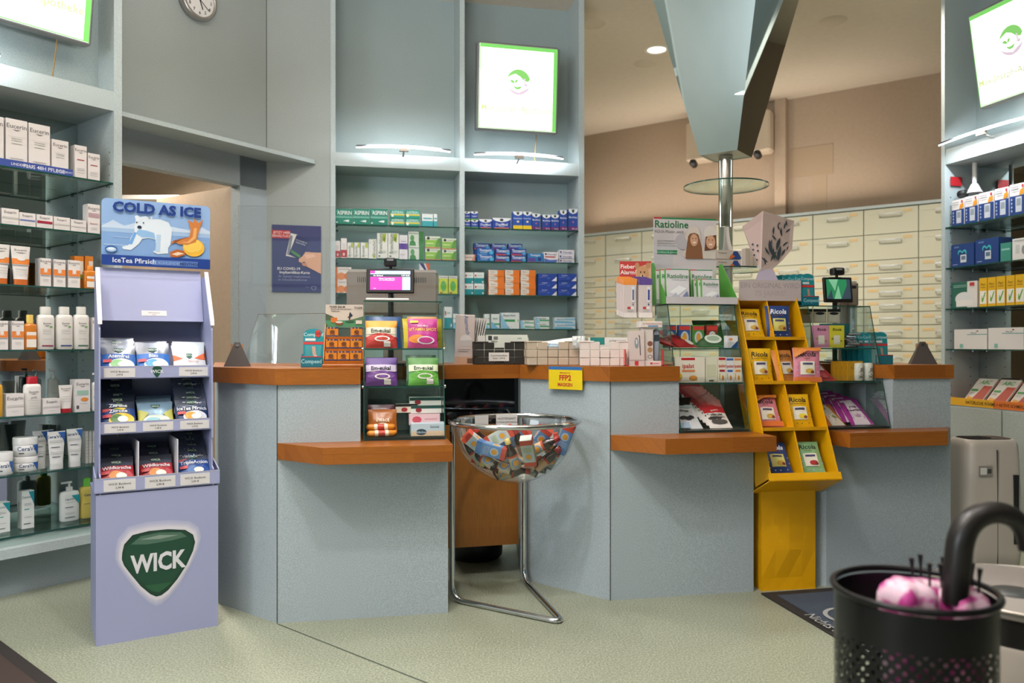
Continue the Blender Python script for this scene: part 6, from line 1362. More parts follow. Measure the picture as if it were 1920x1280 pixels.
# ------------------------------------------------------------------ plaster packs (teal blister cards)
def plaster(w, h, red=False):
    b = MB(); P = []
    for k in range(9): a = R(180*k/8); P.append((w/2+w*.5*math.cos(a), h-w*.3+w*.3*math.sin(a)))
    P += [(0, 0), (w, 0)]; V_ = [(x, 0, z) for x, z in P]; n = len(P); m = mat('#1f8792', .4)
    b.add(V_, [tuple(range(n))[::-1]], m).add([(x, .004, z) for x, z in P], [tuple(range(n))], m).add(V_+[(x, .004, z) for x, z in P], [(i, (i+1) % n, n+(i+1) % n, n+i) for i in range(n)], m)
    b.art([('t', .5, .84, .1, 'Compeed', '#bfe0e4', 0, .02), ('r', .1, .66, .6, .73, '#d6dcdc'), ('r', 0, .56, 1, .63, '#c23a3c'), ('r', .1, .08, .9, .54, '#2f9aa4'), ('p', [(.42, .5), (.58, .5), (.66, .22), (.74, .1), (.6, .12), (.46, .3)], '#d6ac92'), ('e', .62, .2, .09, .06, '#e6e2dc')]+([('e', .72, .86, .14, .1, '#c8342f'), ('t', .72, .86, .07, '20%', '#3a1c1c')] if red else []), front(w, h), asp=w/h)
    b.box(w*.12, -.012, h*.1, w*.88, -.003, h*.5, PLEXI); return b.mesh('plaster_pack')
def holder(loc, rz, w, d, label, txt='Compeed'):
    t = thing('pack_holder', label, 'display tray', loc, rz); m = mat('#1d6f80', .35)
    b = MB().box(0, 0, 0, w, .003, .05, m).box(0, 0, 0, w, d, .003, m).box(0, d-.003, 0, w, d, .06, m); b.art([('t', .5, .55, .4, txt, '#9fd0d8', 0, .02), ('r', 0, .92, 1, 1, '#b83a3a')], front(w, .05), asp=w/.05); b.build('tray', t); return t
D0 = 3.62; X0 = lambda px, D: (px-960)/FPX*D
holder((X0(564, D0), D0, ZT), R(8), .095, .04, 'small teal cardboard tray for one plaster pack beside the orange balm display')
o = put(plaster(.092, .165, True), 'plaster_pack', Matrix.Translation((X0(566, D0), D0+.02, ZT+.012)) @ Matrix.Rotation(R(8), 4, 'Z') @ Matrix.Rotation(R(-5), 4, 'X'), 'teal plaster pack with red discount sticker and a foot picture', 'packet')
pm = plaster(.075, .165)
M0 = F3.M(F3.u(1512, CS+.0), CS+.03, ZL+CH+.006)
t_ = holder(tuple(M0.translation), F3.a, .09, .17, 'teal holder of plaster packs on top of the glass case')
for i in range(6):
    put(pm, 'plaster_pack', M0 @ Matrix.Translation((.004-.022*i+.0, .018+.025*i, .004)) @ Matrix.Rotation(R(-4), 4, 'X'), f'teal plaster pack on top of the glass case, {ORD[i]} from the front', 'packet', 'teal plaster packs above the case')
DD = 4.12
M1 = Matrix.Translation((X0(1642, DD), DD, ZT)) @ Matrix.Rotation(F3.a, 4, 'Z')
holder(tuple(M1.translation), F3.a, .10, .2, 'teal holder of plaster packs on the grey counter top', '')
for i in range(7):
    put(pm, 'plaster_pack', M1 @ Matrix.Translation((.012-.016*i, .02+.024*i, .004)) @ Matrix.Rotation(R(-4), 4, 'X'), f'teal plaster pack on the grey counter top, {ORD[i]} from the front', 'packet', 'teal plaster packs on the grey counter')
# ------------------------------------------------------------------ dark pyramids
def pyramid(px0, px1, y0, D, rz, label):
    w_ = (px1-px0)/FPX*D; h_ = (683-y0)/FPX*D; x = X0((px0+px1)/2, D)
    t = thing('table_display', label, 'card holder', (x, D, ZT), rz); m = mat('#3d3532', .5)
    s_ = w_*.5
    b = MB().add([(-s_, -s_*.6, 0), (s_, -s_*.6, 0), (s_, s_*.6, 0), (-s_, s_*.6, 0), (-.012, -.008, h_), (.012, -.008, h_), (.012, .008, h_), (-.012, .008, h_)], [(0, 1, 5, 4), (1, 2, 6, 5), (2, 3, 7, 6), (3, 0, 4, 7), (4, 5, 6, 7), (3, 2, 1, 0)], m); b.build('pyramid_body', t)
    MB().lathe([(.001, 0), (.008, .001), (.008, .004)], BLACK, 12, Matrix.Translation((0, -.012, h_*.86)) @ Matrix.Rotation(R(70), 4, 'X')).build('knob', t)
    MB().box(-.03, .014, h_*.55, .03, .017, h_*.92, mat('#b08a68', .5)).build('card', t)
pyramid(421, 469, 638, 3.78, R(20), 'dark brown pyramid card holder on the counter beside the passage')
pyramid(1707, 1752, 641, 4.2, R(-15), 'dark brown pyramid card holder on the grey counter top')
# ------------------------------------------------------------------ orange balm display
D_ = 3.60; w_ = 74/FPX*D_
t = thing('balm_display', 'orange counter display of small balm cartons with a green picture header', 'display stand', (X0(606, D_), D_, ZT), R(8))
OR = mat('#d87a20', .45)
MB().rbox(-.006, -.01, 0, w_+.006, .12, .014, WOOD, .003).build('foot_board', t)
b = MB()
for k in range(3): b.box(0, .0+.038*k, .014+.055*k, w_, .04+.038*k, .03+.055*k, OR).box(0, .0+.038*k, .014, w_, .004+.038*k, .03+.055*k, OR)
for x in (0, w_-.003): b.extr([(0, .014), (0, .04), (.1, .2), (.12, .2), (.12, .014)], x, x+.003, OR)
b.build('stepped_tray', t)
hh_ = .105; b = MB().box(0, .118, .185, w_, .122, .185+hh_, mat('#c9beb2', .45))
b.art([('r', 0, 0, 1, .3, '#4a8a62'), ('p', [(0, .3), (0, .6), (.15, .5), (.3, .35), (.3, .3)], '#4a5a44'), ('p', [(1, .3), (1, .5), (.8, .4), (.6, .3)], '#5f7a58'), ('t', .3, .9, .09, 'TIGER BALM', '#3a302c', 0, .02), ('t', .4, .8, .07, 'Die Kraft fernöstlicher', '#3a302c'), ('t', .25, .71, .07, 'Heilkunst', '#3a302c'), ('p', [(.60, .3), (.62, .3), (.64, .45), (.70, .52), (.66, .6), (.63, .68), (.61, .6), (.60, .48), (.55, .42), (.6, .42)], '#2c2c34'), ('e', .62, .25, .12, .05, '#2f5a40'), ('r', .14, .2, .3, .42, '#c9702c'), ('e', .35, .16, .1, .08, '#7a4a2c'), ('e', .35, .22, .09, .05, '#c9c4bc'), ('r', .78, .14, .94, .3, '#d9cfc0'), ('t', .84, .86, .1, 'TIGER', '#4a3a30', 0, .02)], front(w_, hh_, 0, .185, .118), asp=w_/hh_); b.build('header_board', t)
cm = MB().box(0, 0, 0, .052, .03, .042, mat('#cf8022', .45)); cm.art([('r', 0, .85, 1, 1, '#2c3a6a'), ('r', 0, 0, 1, .12, '#2c3a6a'), ('e', .5, .5, .22, .2, '#6a3a14'), ('t', .5, .24, .16, 'TIGER', '#5a2c10', 0, .02), ('r', .02, .86, .12, .98, '#e0a04a'), ('r', .3, .86, .4, .98, '#e0a04a'), ('r', .6, .86, .7, .98, '#e0a04a')], front(.052, .042), asp=.052/.042); cm = cm.mesh('balm_carton')
for r in range(3):
    for c in range(3):
        if r == 2 and c == 1: continue
        x = .008+c*(w_-.016-.052)/2
        put(cm, 'balm_carton', Matrix.Translation((X0(606, D_), D_, ZT)) @ Matrix.Rotation(R(8), 4, 'Z') @ Matrix.Translation((x, .005+.038*r, .031+.055*r)), f"small orange balm carton, {['lowest', 'middle', 'top'][r]} step, {['first', 'second', 'third'][c]} place beside the glass case", 'carton', 'balm cartons')
# ------------------------------------------------------------------ baskets on the counter
def basket(px, D, w_, d_, h_, rz, col, dark, label, cols=5, lid=None):
    t = thing('woven_basket', label, 'basket', (X0(px, D), D, ZT), rz); m = mat(col, .6); md = mat(dark, .7)
    b = MB(); k0 = 0
    b.box(.004, .004, 0, w_-.004, d_-.004, .006, md)
    for (a0, a1, fx) in ((0, w_, 'f'), (0, w_, 'k'), (0, d_, 'l'), (0, d_, 'r')):
        nn = cols if fx in 'fk' else max(3, round(cols*d_/w_))
        for r in range(3):
            for c in range(nn):
                o_ = .0025 if (r+c) % 2 else 0
                p0 = a0+(a1-a0)*c/nn+.0012; p1 = a0+(a1-a0)*(c+1)/nn-.0012; z0 = h_*r/3+.001; z1 = h_*(r+1)/3-.001
                if fx == 'f' and r == 2 and .3 < (c+.5)/nn < .7: z1 = z0+(z1-z0)*.25
                if fx == 'f': b.rbox(p0, o_*-1, z0, p1, .005, z1, m, .0015)
                elif fx == 'k': b.rbox(p0, d_-.005, z0, p1, d_+o_, z1, m, .0015)
                elif fx == 'l': b.rbox(-o_, p0, z0, .005, p1, z1, m, .0015)
                else: b.rbox(w_-.005, p0, z0, w_+o_, p1, z1, m, .0015)
        
    b.build('woven_weave', t)
    MB().tube([(.0, .0, h_), (w_*.28, 0, h_)], .004, m, 6).tube([(w_*.72, 0, h_), (w_, 0, h_), (w_, d_, h_), (0, d_, h_), (0, 0, h_)], .004, m, 6).build('rim', t)
    return t
t = basket(889, 4.08, .262, .18, .115, R(9), '#26231f', '#1a1816', 'black woven basket of test kits on the counter')
l = MB().box(.075, -.006, .018, .18, -.004, .062, mat('#dcd8d4', .5)); l.art([('t', .5, .66, .2, 'Covid-Schnelltest', '#2c2c2c'), ('t', .5, .34, .18, 'Stück : 3,99 €', '#2c2c2c')], front(.105, .044, .075, .018, -.006), asp=.105/.044); l.build('price_label', t)
basket(988, 3.97, .262, .18, .117, R(4), '#b8a894', '#8a7c6a', 'beige woven basket of masks on the counter above the yellow sign')
basket(1088, 3.86, .238, .2, .117, R(-4), '#d9cdc6', '#a99e96', 'white woven basket of mask boxes on the counter')
def loose(px, D, z, w, d, h, rz, base, specs, lab, a=0, name='test_kit', cat='carton', roll=0, grp=None, top=None):
    b = MB().box(0, 0, 0, w, d, h, mat(base, .5), {'t': mat(top or base, .5)}); b.art(specs, front(w, h), asp=w/h)
    return put(b.mesh(name), name, Matrix.Translation((X0(px, D), D, z)) @ Matrix.Rotation(R(rz), 4, 'Z') @ Matrix.Rotation(R(roll), 4, 'Y') @ Matrix.Rotation(R(-a), 4, 'X'), lab, cat, grp)
loose(896, 4.14, ZT+.01, .04, .1, .14, 9, '#d6d4ce', lines(.2, .8, (.6, .4), GR), 'narrow white test kit in the black basket beside mask packets', 4)
loose(912, 4.13, ZT+.01, .22, .02, .145, 9, '#d3d6cc', [('r', .05, .8, .14, .96, '#2c3038'), ('r', .18, .82, .28, .94, '#6a6c6a'), ('t', .2, .76, .05, 'MEDsan', '#3a3c3a'), ('r', .75, .86, .85, .89, '#8fa58f')], 'white and pale green test kit in the black basket', 6)
loose(922, 4.19, ZT+.01, .2, .02, .13, 9, '#d9d8d2', [], 'white test kit behind the pale green one', 6)
for i, (px, z, rz, roll) in enumerate([(996, .095, 12, -1), (1000, .105, -6, -5), (1008, .112, 3, -8)]):
    b = bag_mb(.2, .13, .012, mat('#e3e0dc', .5), [], seed=20+i)
    put(b.mesh('face_mask_packet'), 'face_mask_packet', Matrix.Translation((X0(px+46, 4.0), 3.99+.01*i, ZT+z)) @ Matrix.Rotation(R(rz), 4, 'Z') @ Matrix.Rotation(R(roll), 4, 'Y') @ Matrix.Rotation(R(-82), 4, 'X'), ['lowest white mask packet lying in the beige basket', 'middle white mask packet lying in the beige basket', 'topmost white mask packet poking out of the beige basket'][i], 'mask packet', 'mask packets in the beige basket')
put(bag_mb(.08, .03, .01, mat('#9fb4c4', .3), [], seed=30).mesh('face_mask_packet'), 'face_mask_packet', Matrix.Translation((X0(1042, 3.975), 3.985, ZT+.079)), 'pale blue packet showing through the handle of the beige basket', 'mask packet')
loose(1103, 3.93, ZT+.02, .2, .06, .118, -4, '#d9d4ce', [('r', .05, .7, .4, 1, '#1c7a74'), ('t', .72, .85, .09, 'ATEMMASKE', '#5a5a58')], 'white and teal mask box standing in the white basket', 2, 'mask_box')
loose(1123, 3.875, ZT+.03, .075, .002, .045, -4, '#d9d6d0', [('r', .0, .1, .3, .9, '#1c7a74'), ('t', .66, .6, .25, 'PARTIKEL', '#2c3a3c', 0, .03), ('t', .66, .25, .15, 'FILTERMASKE', '#5a5a58')], 'white and teal lettered card in the handle of the white basket', 0, 'info_card', 'card')
MT = mat('#c9c6c2', .5)
for i in range(3):
    b = bag_mb(.03, .06, .02, mat('#c3c8c8', .3), [], seed=40+i)
    put(b.mesh('sachet'), 'sachet', Matrix.Translation((X0(1078+7*i, 3.95), 3.95, ZT+.085)) @ Matrix.Rotation(R(-30+15*i), 4, 'Z'), 'small clear sachet heaped between beige and white baskets', 'sachet', 'clear sachets')
# mask packets: a standing pack and a fan of white envelopes
MASKP = MB().rbox(0, 0, 0, .1, .03, .26, mat('#cbbcb8', .4), .003); MASKP.art([('t', .62, .72, .09, 'Atemschutz', '#4a6a9a', -82, .02), ('e', .55, .5, .3, .1, '#d9d4d2'), ('p', [(.2, .48), (.85, .5), (.8, .38), (.4, .36)], '#c3bebe'), ('r', 0, 0, 1, .16, '#c9a48a'), ('r', .65, .03, .92, .13, '#6a5648'), ('r', .15, .3, .8, .31, '#8a8a8c'), ('r', .15, .26, .7, .27, '#8a8a8c')], front(.1, .26), asp=.1/.26)
put(MASKP.mesh('mask_pack'), 'mask_pack', Matrix.Translation((X0(852, 4.13), 4.13, ZT)) @ Matrix.Rotation(R(8), 4, 'Z') @ Matrix.Rotation(R(2), 4, 'Y'), 'tall pinkish transparent mask pack standing beside the black basket', 'pack')
env = MB().box(0, 0, 0, .004, .12, .2, mat('#d9d6d2', .5)).mesh('envelope')
for i in range(9):
    put(env, 'envelope', Matrix.Translation((X0(873+3.2*i, 4.2), 4.17, ZT+.045)) @ Matrix.Rotation(R(14), 4, 'Z') @ Matrix.Rotation(R(3+1.2*i), 4, 'Y'), f'white flat envelope in the upright fan beside the mask pack, {ORD[i]} of nine', 'envelope', 'white envelopes in the fan')
# yellow FFP2 sign hangs on the edge of the worktop
FQ = fr2(Q0, Q1); u0_ = FQ.u(1029.5, -.022); u1_ = FQ.u(1092.5, -.022); zt_ = FQ.z(687, 1060, -.022); zb_ = FQ.z(730, 1060, -.022)
b = MB().rbox(u0_, -.026, zb_, u1_, -.022, zt_, mat('#e3c81c', .4), .001); b.art([('r', .0, .86, 1, 1, '#2f6aa8'), ('t', .5, .52, .24, 'FFP2', '#b8382c', 0, .05), ('t', .5, .22, .15, 'MASKEN', '#b8382c', 0, .04), ('t', .5, .73, .06, 'MEDIZINISCHE', '#b8382c')], front(u1_-u0_, zt_-zb_, u0_, zb_, -.026), asp=(u1_-u0_)/(zt_-zb_))
o = b.build('sign'); o.location = FQ.P(0, 0, 0); o.rotation_euler[2] = FQ.a; tag(o, 'yellow and blue FFP2 face mask sign hung on the worktop edge', 'sign')
# ------------------------------------------------------------------ thermometers
D_ = 3.93
t = thing('hook_display', 'clear acrylic hook stand with a red teddy bear card', 'display stand', (X0(1165, D_), D_, ZT), 0)
MB().box(.015, .056, 0, .125, .06, .43, PLEXI, {'l': mat('#9fb0b0', .2), 'r': mat('#9fb0b0', .2)}).box(0, 0, 0, .15, .09, .004, PLEXI).build('acrylic_stand', t)
hw_ = .158; b = MB().box(0, .06, .36, hw_, .063, .52, mat('#b83a38', .45))
b.art([('t', .28, .84, .13, 'Fieber-', '#f0e6e0', 0, .03), ('t', .28, .66, .13, 'Alarm?', '#f0e6e0', 0, .03), ('p', [(.5, .1), (.52, .8), (1, .95), (1, 0)], '#c9a484'), ('e', .72, .6, .2, .26, '#c09068'), ('e', .55, .86, .07, .1, '#b58560'), ('e', .9, .86, .08, .1, '#b58560'), ('e', .72, .5, .08, .1, '#d8b890'), ('e', .66, .66, .018, .03, '#2c201a'), ('e', .78, .66, .018, .03, '#2c201a'), ('e', .72, .55, .025, .03, '#2c201a'), ('e', .75, .25, .17, .12, '#e0dcd8')], front(hw_, .16, 0, .36, .06), asp=hw_/.16); b.build('header_card', t)
def thermo(px, top, col, lab):
    m = MB().rbox(0, 0, 0, .066, .012, .19, mat('#c9bcba', .35), .003); m.art([('r', 0, .84, 1, 1, top), ('r', 0, 0, 1, .13, '#dcd4d0'), ('r', .3, .22, .55, .28, '#b8353c'), ('r', .55, .22, .8, .28, '#e3dcda'), ('r', .6, .4, .85, .8, '#d6d6da'), ('r', .66, .45, .8, .72, col), ('e', .72, .34, .05, .03, col)]+lines(.3, .75, (.18, .15)), front(.066, .19), asp=.066/.19)
    m = m.mesh('thermometer_pack')
    for i in range(5):
        put(m, 'thermometer_pack', Matrix.Translation((X0(px, D_)-.006*i, D_-.03+.016*i, ZT+.235+.004*i)), f'{lab}, {ORD[i]} from the front of its hook', 'packet', lab+'s on their hook')
thermo(1167, '#e08a3a', '#6a6c8a', 'orange-topped thermometer pack'); thermo(1196, '#5a4488', '#3a4488', 'purple-topped thermometer pack')
loose(1180, 3.82, ZT, .075, .03, .17, 6, '#cdbfba', [('e', .5, .65, .14, .16, '#8a9098'), ('r', .45, .62, .55, .75, '#c9cfd2'), ('p', [(.62, .9), (.72, .85), (.75, .3), (.7, .3), (.68, .8)], '#3a3a3e'), ('r', .35, .02, .6, .14, '#c23a3c'), ('r', 0, .16, 1, .18, '#b8a8a2')], 'leaning boxed thermometer beside the white basket', 4, 'thermometer_box')
t = thing('ear_thermometer_display', 'white cardboard ear thermometer display with a grey dummy device', 'display', (X0(1204, 3.84), 3.84, ZT), R(6))
b = MB().rbox(0, .01, 0, .058, .07, .185, mat('#dbd0ca', .45), .002); b.art([('e', .72, .58, .22, .07, '#8a5a48'), ('e', .72, .42, .22, .07, '#b08a60'), ('e', .72, .24, .2, .05, '#6a6a6c'), ('e', .72, .24, .15, .035, '#dbd0ca')], front(.058, .185, 0, 0, .01), asp=.058/.185); b.build('column', t)
b = MB().rbox(-.01, .0, .185, .10, .075, .215, mat('#e0d6d0', .45), .002); b.art([('t', .55, .62, .28, 'Ihr Fieberthermometer', '#b5563a'), ('r', .35, .15, .8, .35, '#5a8ac0')], front(.11, .03, -.01, .185, 0), asp=.11/.03); b.build('top_box', t)
b = MB().rbox(-.005, -.004, 0, .105, .0, .024, mat('#e0d9d4', .45), .001); b.art([('r', .4, .3, .5, .7, '#c23a3c'), ('r', .52, .4, .8, .6, '#d88a8a')], front(.11, .024, -.005, 0, -.004), asp=.11/.024); b.build('front_strip', t)
b = MB(); oval(b, .036, .03, [(.6, 0), (.8, .01), (.9, .06), (1, .11), (.9, .14), (.5, .152)], mat('#9aa5b5', .3)); b.box(-.012, -.0165, .095, .012, -.013, .125, mat('#3a444c', .2)); b.build('dummy_device', t, (.08, .04, .026))
RP = mat('#c22c2a', .3)
for x, nm in ((1172, 'red plastic bracket beside the white basket'), (1243, 'red plastic bracket beside the wood edge of the glass case')):
    put(MB().box(0, 0, 0, .004, .05, .08, RP).box(0, 0, 0, .02, .05, .004, RP).mesh('plastic_bracket'), 'plastic_bracket', Matrix.Translation((X0(x, 3.8), 3.80, ZT)), nm, 'bracket')
# ------------------------------------------------------------------ green plaster display on case two
t = thing('plaster_display', 'green and white cardboard display of plaster cartons with two smiling women header', 'display stand', F2.P(uc2, CS-.01, ZL+CH+.006), F2.a)
GRN = mat('#4f9a3a', .45); GY = mat('#c9c4c8', .45)
MB().box(-.01, -.003, 0, CWD+.01, .0, .035, GY).box(-.01, 0, 0, CWD+.01, .24, .004, GY).build('tray', t)
for x in (-.01, CWD+.008): MB().extr([(0, 0), (0, .03), (.17, .22), (.2, .22), (.2, 0)], x-.001, x+.002, GRN).build('side_flap', t)
hb_ = F2.z(487, 1280, CS+.2)-(ZL+CH); ht_ = F2.z(411, 1280, CS+.2)-(ZL+CH)
uL = F2.u(1225, CS+.2)-uc2; uR2 = F2.u(1342, CS+.2)-uc2; hw_ = uR2-uL; hh_ = ht_-hb_
b = MB().box(uL, .205, .0, uR2, .21, ht_, mat('#d6cfd2', .45))
SKN = '#d6a688'
b.art([('r', 0, .96, 1, 1, '#2f8a56'), ('r', 0, .96, .12, 1, '#c8343c'), ('t', .28, .84, .18, 'Ratioline', '#2c7a4c', 0, .03), ('t', .24, .66, .075, 'AQUA Pflaster, steril', '#8a8488'), ('r', .05, .1, .37, .2, '#2f8a56'), ('t', .21, .15, .045, 'zertifiziert & getestet', '#bfe0c8')]+lines(.05, .34, (.42, .36, .3), '#a59fa3', .014)+[
       ('e', .46, .42, .12, .2, '#bdb8c0'), ('p', [(.42, .1), (.50, .02), (.98, 0), (1, .3), (.9, .3), (.55, .3)], '#d9cfc6'), ('e', .62, .56, .13, .2, '#d9cdc4'), ('p', [(.5, .1), (.54, .55), (.6, .68), (.7, .62), (.76, .3), (.78, 0), (.5, 0)], '#8a5f42'), ('p', [(.53, .6), (.56, .76), (.64, .82), (.72, .72), (.73, .58), (.64, .64)], '#ded2ca'), ('e', .635, .46, .062, .15, SKN), ('e', .64, .40, .025, .02, '#f0e6e0'), ('e', .9, .62, .11, .2, '#e3dcd6'), ('p', [(.8, .2), (.82, .55), (.99, .6), (1, .25)], '#6a4434'), ('e', .9, .42, .075, .17, SKN), ('e', .9, .36, .03, .022, '#f0e6e0'), ('e', .61, .5, .01, .01, '#3a2a22'), ('e', .66, .5, .01, .01, '#3a2a22'), ('e', .87, .47, .01, .01, '#3a2a22'), ('e', .93, .47, .01, .01, '#3a2a22')], front(hw_, hh_, uL, hb_, .205), asp=hw_/hh_)
b.build('header_board', t)
def rat(w_, h_, name='plaster_carton'):
    b = MB().box(0, 0, 0, w_, .022, h_, mat('#d9d6da', .45), {'l': mat('#5aa544', .45), 'r': mat('#5aa544', .45)}); b.art([('r', 0, .96, 1, .985, '#2f8a56'), ('r', 0, .96, .25, .985, '#c8343c'), ('t', .5, .78, .13, 'Ratioline', '#2c7a4c', 0, .02), ('r', .25, .66, .9, .675, '#a9a4a8'), ('p', [(.1, .3), (.55, .5), (.9, .42), (.5, .22)], '#eef0f2'), ('r', 0, 0, 1, .12, '#a9aab8'), ('p', [(.1, .12), (.4, .3), (.6, .12)], '#b8bcc8'), ('p', [(.6, .12), (.9, .35), (1, .12)], '#7a84a8'), ('e', .85, .1, .1, .05, '#d8a080')], front(w_, h_), asp=w_/h_); return b.mesh(name)
RM, RS = rat(.12, .175), rat(.092, .125)
MT_ = F2.M(uc2, CS-.01, ZL+CH+.011)
for i in range(3): put(RM, 'plaster_carton', MT_ @ Matrix.Translation((.005-.026*i*.6, .025+.03*i, .0)) @ Matrix.Rotation(R(-5), 4, 'X'), f'large white and green plaster carton, near the green side flap, {ORD[i]} from the front', 'carton', 'large plaster cartons')
for i in range(2): put(RM, 'plaster_carton', MT_ @ Matrix.Translation((.165-.01*i, .09+.03*i, .005)) @ Matrix.Rotation(R(-5), 4, 'X'), ['large white and green plaster carton behind the small cartons', 'large white and green plaster carton at the back, near the yellow stand'][i], 'carton', 'large plaster cartons')
for i in range(3): put(RS, 'plaster_carton', MT_ @ Matrix.Translation((.19-.012*i, .012+.024*i, .0)) @ Matrix.Rotation(R(-5), 4, 'X'), f'small white and green plaster carton, {ORD[i]} from the front', 'carton', 'small plaster cartons')
# cartons on the pole disc
zd2 = ZD2+.001
for i in range(2):
    b = MB().box(0, 0, 0, .16, .06, .052, mat('#ddd6cf', .45)); b.art([('t', .25, .7, .22, 'Voltaren', '#5a5450'), ('p', [(.55, 0), (.7, .9), (.85, .9), (1, .2), (1, 0)], '#2f4f9a'), ('p', [(.5, .1), (.62, .6), (.75, .3), (.6, .0)], '#d8702c')], front(.16, .052), asp=.16/.052)
    put(b.mesh('ointment_carton'), 'ointment_carton', Matrix.Translation((X0(1343, 4.7), 4.70, zd2+.055*i)) @ Matrix.Rotation(R(12), 4, 'Z'), ['pain gel carton on the lower pole disc, under the other', 'pain gel carton on the lower pole disc, upper one'][i], 'carton', 'pain gel cartons')
for i in range(3): put(MB().box(0, 0, 0, .022, .05, .115, mat('#d9cfc6', .45), ).add([(0, 0, .115), (.022, 0, .115), (.011, .02, .14)], [(0, 1, 2)], mat('#d9cfc6', .45)).mesh('tube_carton'), 'tube_carton', Matrix.Translation((X0(1396, 4.7)+.025*i, 4.68, zd2)) @ Matrix.Rotation(R(10), 4, 'Z'), f'white upright tube carton on the lower pole disc, {ORD[i]} of three', 'carton', 'tube cartons')
# ------------------------------------------------------------------ acrylic screens on the counters
def screen(p, q, z1, label):
    f = fr2(p, q); L = (Vector(q)-Vector(p)).length
    t = thing('acrylic_screen', label, 'screen guard', f.P(0, 0, ZT), f.a)
    MB().box(0, 0, 0, L, .005, z1-ZT, PLEXI, {'t': mat('#a9b5b0', .2), 'l': mat('#a9b5b0', .2), 'r': mat('#a9b5b0', .2)}).build('pane', t)
    MB().box(.05, -.03, 0, .056, .035, .05, PLEXI).box(L-.056, -.03, 0, L-.05, .035, .05, PLEXI).build('foot', t)
screen((X0(447, 3.97), 3.97), (X0(862, 4.03), 4.03), 1.89, 'clear acrylic hygiene screen standing before the till monitor')
# the lower corner of the first screen is bent back and mirrors the lit sign over the skin care shelving
Pm = Vector((X0(535, 3.93), 3.93, 1.235)); Sg = Vector(FL.P(-.50, .0, 2.95))
nrm = ((Sg-Pm).normalized()+(Vector((0, 0, H))-Pm).normalized()).normalized()
ux_ = Vector((0, 0, 1)).cross(nrm).normalized()
if ux_.x < 0: ux_ = -ux_
uz_ = nrm.cross(ux_).normalized()
if uz_.z < 0: uz_ = -uz_
Mp = Matrix((( ux_.x, -nrm.x, uz_.x, Pm.x), (ux_.y, -nrm.y, uz_.y, Pm.y), (ux_.z, -nrm.z, uz_.z, Pm.z), (0, 0, 0, 1)))
put(MB().box(-.20, 0, -.145, .24, .004, .135, PLEXI, {'t': mat('#a9b5b0', .2), 'l': mat('#a9b5b0', .2)}).mesh('acrylic_shield'), 'acrylic_shield', Mp, 'clear tilted acrylic shield mirroring the lit sign beside the passage', 'screen guard')
screen((X0(1137, 4.12), 4.12), (X0(1262, 4.05), 4.05), 1.85, 'clear acrylic hygiene screen behind the thermometer packs')
# ------------------------------------------------------------------ bottles and cartons in the bowl
GLB = mat('#2a120a', .12, 0, 0, .8, 'brown_glass')
def juice_bottle(capc, lab_, alt):
    b = MB().lathe([(.001, 0), (.021, .001), (.0225, .006), (.0225, .085), (.02, .1), (.012, .122), (.011, .132)], GLB, 20)
    c = MB().lathe([(.0128, .13), (.0128, .152), (.001, .153)], mat(capc, .35), 18)
    l = MB().art([('r', 0, 0, 1, 1, lab_[0]), ('r', 0, .86, 1, 1, lab_[1]), ('e', .5, .45, .16, .32, '#6f9cc8'), ('e', .5, .45, .11, .22, '#e0a030'), ('t', .5, .1, .1, 'Hustensaft', '#6a3a2a')], lambda u, q, e: ((.0232+e)*math.cos(math.pi*(1.5+(u-.5)*1.7)), (.0232+e)*math.sin(math.pi*(1.5+(u-.5)*1.7)), .012+.066*q), nu=24, nv=2, asp=.12/.066)
    return b.mesh('bottle_body'), c.mesh('cap'), l.mesh('label')
JB = [juice_bottle('#b8342c', ('#d8b48a', '#c8442c'), 0), juice_bottle('#d6c070', ('#c9c0a4', '#c8442c'), 1)]
def juice_carton(c1, c2, low):
    b = MB().box(-.026, -.022, 0, .026, .022, .135, mat(c1, .45)); 
    for s_, sf in enumerate((front(.052, .135, -.026, 0, -.022), lambda u, q, e: (-.026-e, .022-.044*u, .135*q), lambda u, q, e: (.026+e, -.022+.044*u, .135*q))):
        b.art([('r', 0, .84, 1, 1, '#cf4a34'), ('e', .5, .62, .34, .15, '#a9c4e0'), ('e', .5, .62, .24, .1, '#e0a030'), ('r', 0, 0, 1, .18, low)]+lines(.15, .85, (.42, .37, .32, .27), c2, .015), sf, asp=.052/.135)
    b.box(-.0255, -.0215, .1351, .0255, .0215, .1355, mat('#cf4a34', .45)); return b.mesh('juice_carton')
JC = [juice_carton('#5f8fc4', '#c5d6e8', '#4a7ab5'), juice_carton('#c9d0c8', '#8fa83a', '#cf4a34')]
CB_ = Vector((BC.x, BC.y, ZR))
RI, HI = RB-.022, HB-.02
def inb(px, y, inset):
    """a point on the sight line px, y, inset metres inside the front of the bowl"""
    d = Vector(((px-960)/FPX, 1, (Y0-y)/FPX)); o_ = Vector((0, 0, H))-CB_
    A = (d.x**2+d.y**2)/RI**2+d.z**2/HI**2; B = 2*((o_.x*d.x+o_.y*d.y)/RI**2+o_.z*d.z/HI**2); C_ = (o_.x**2+o_.y**2)/RI**2+o_.z**2/HI**2-1
    disc = B*B-4*A*C_
    s_ = (-B-math.sqrt(max(disc, 0)))/(2*A); return Vector((0, 0, H))+d*(s_+inset)
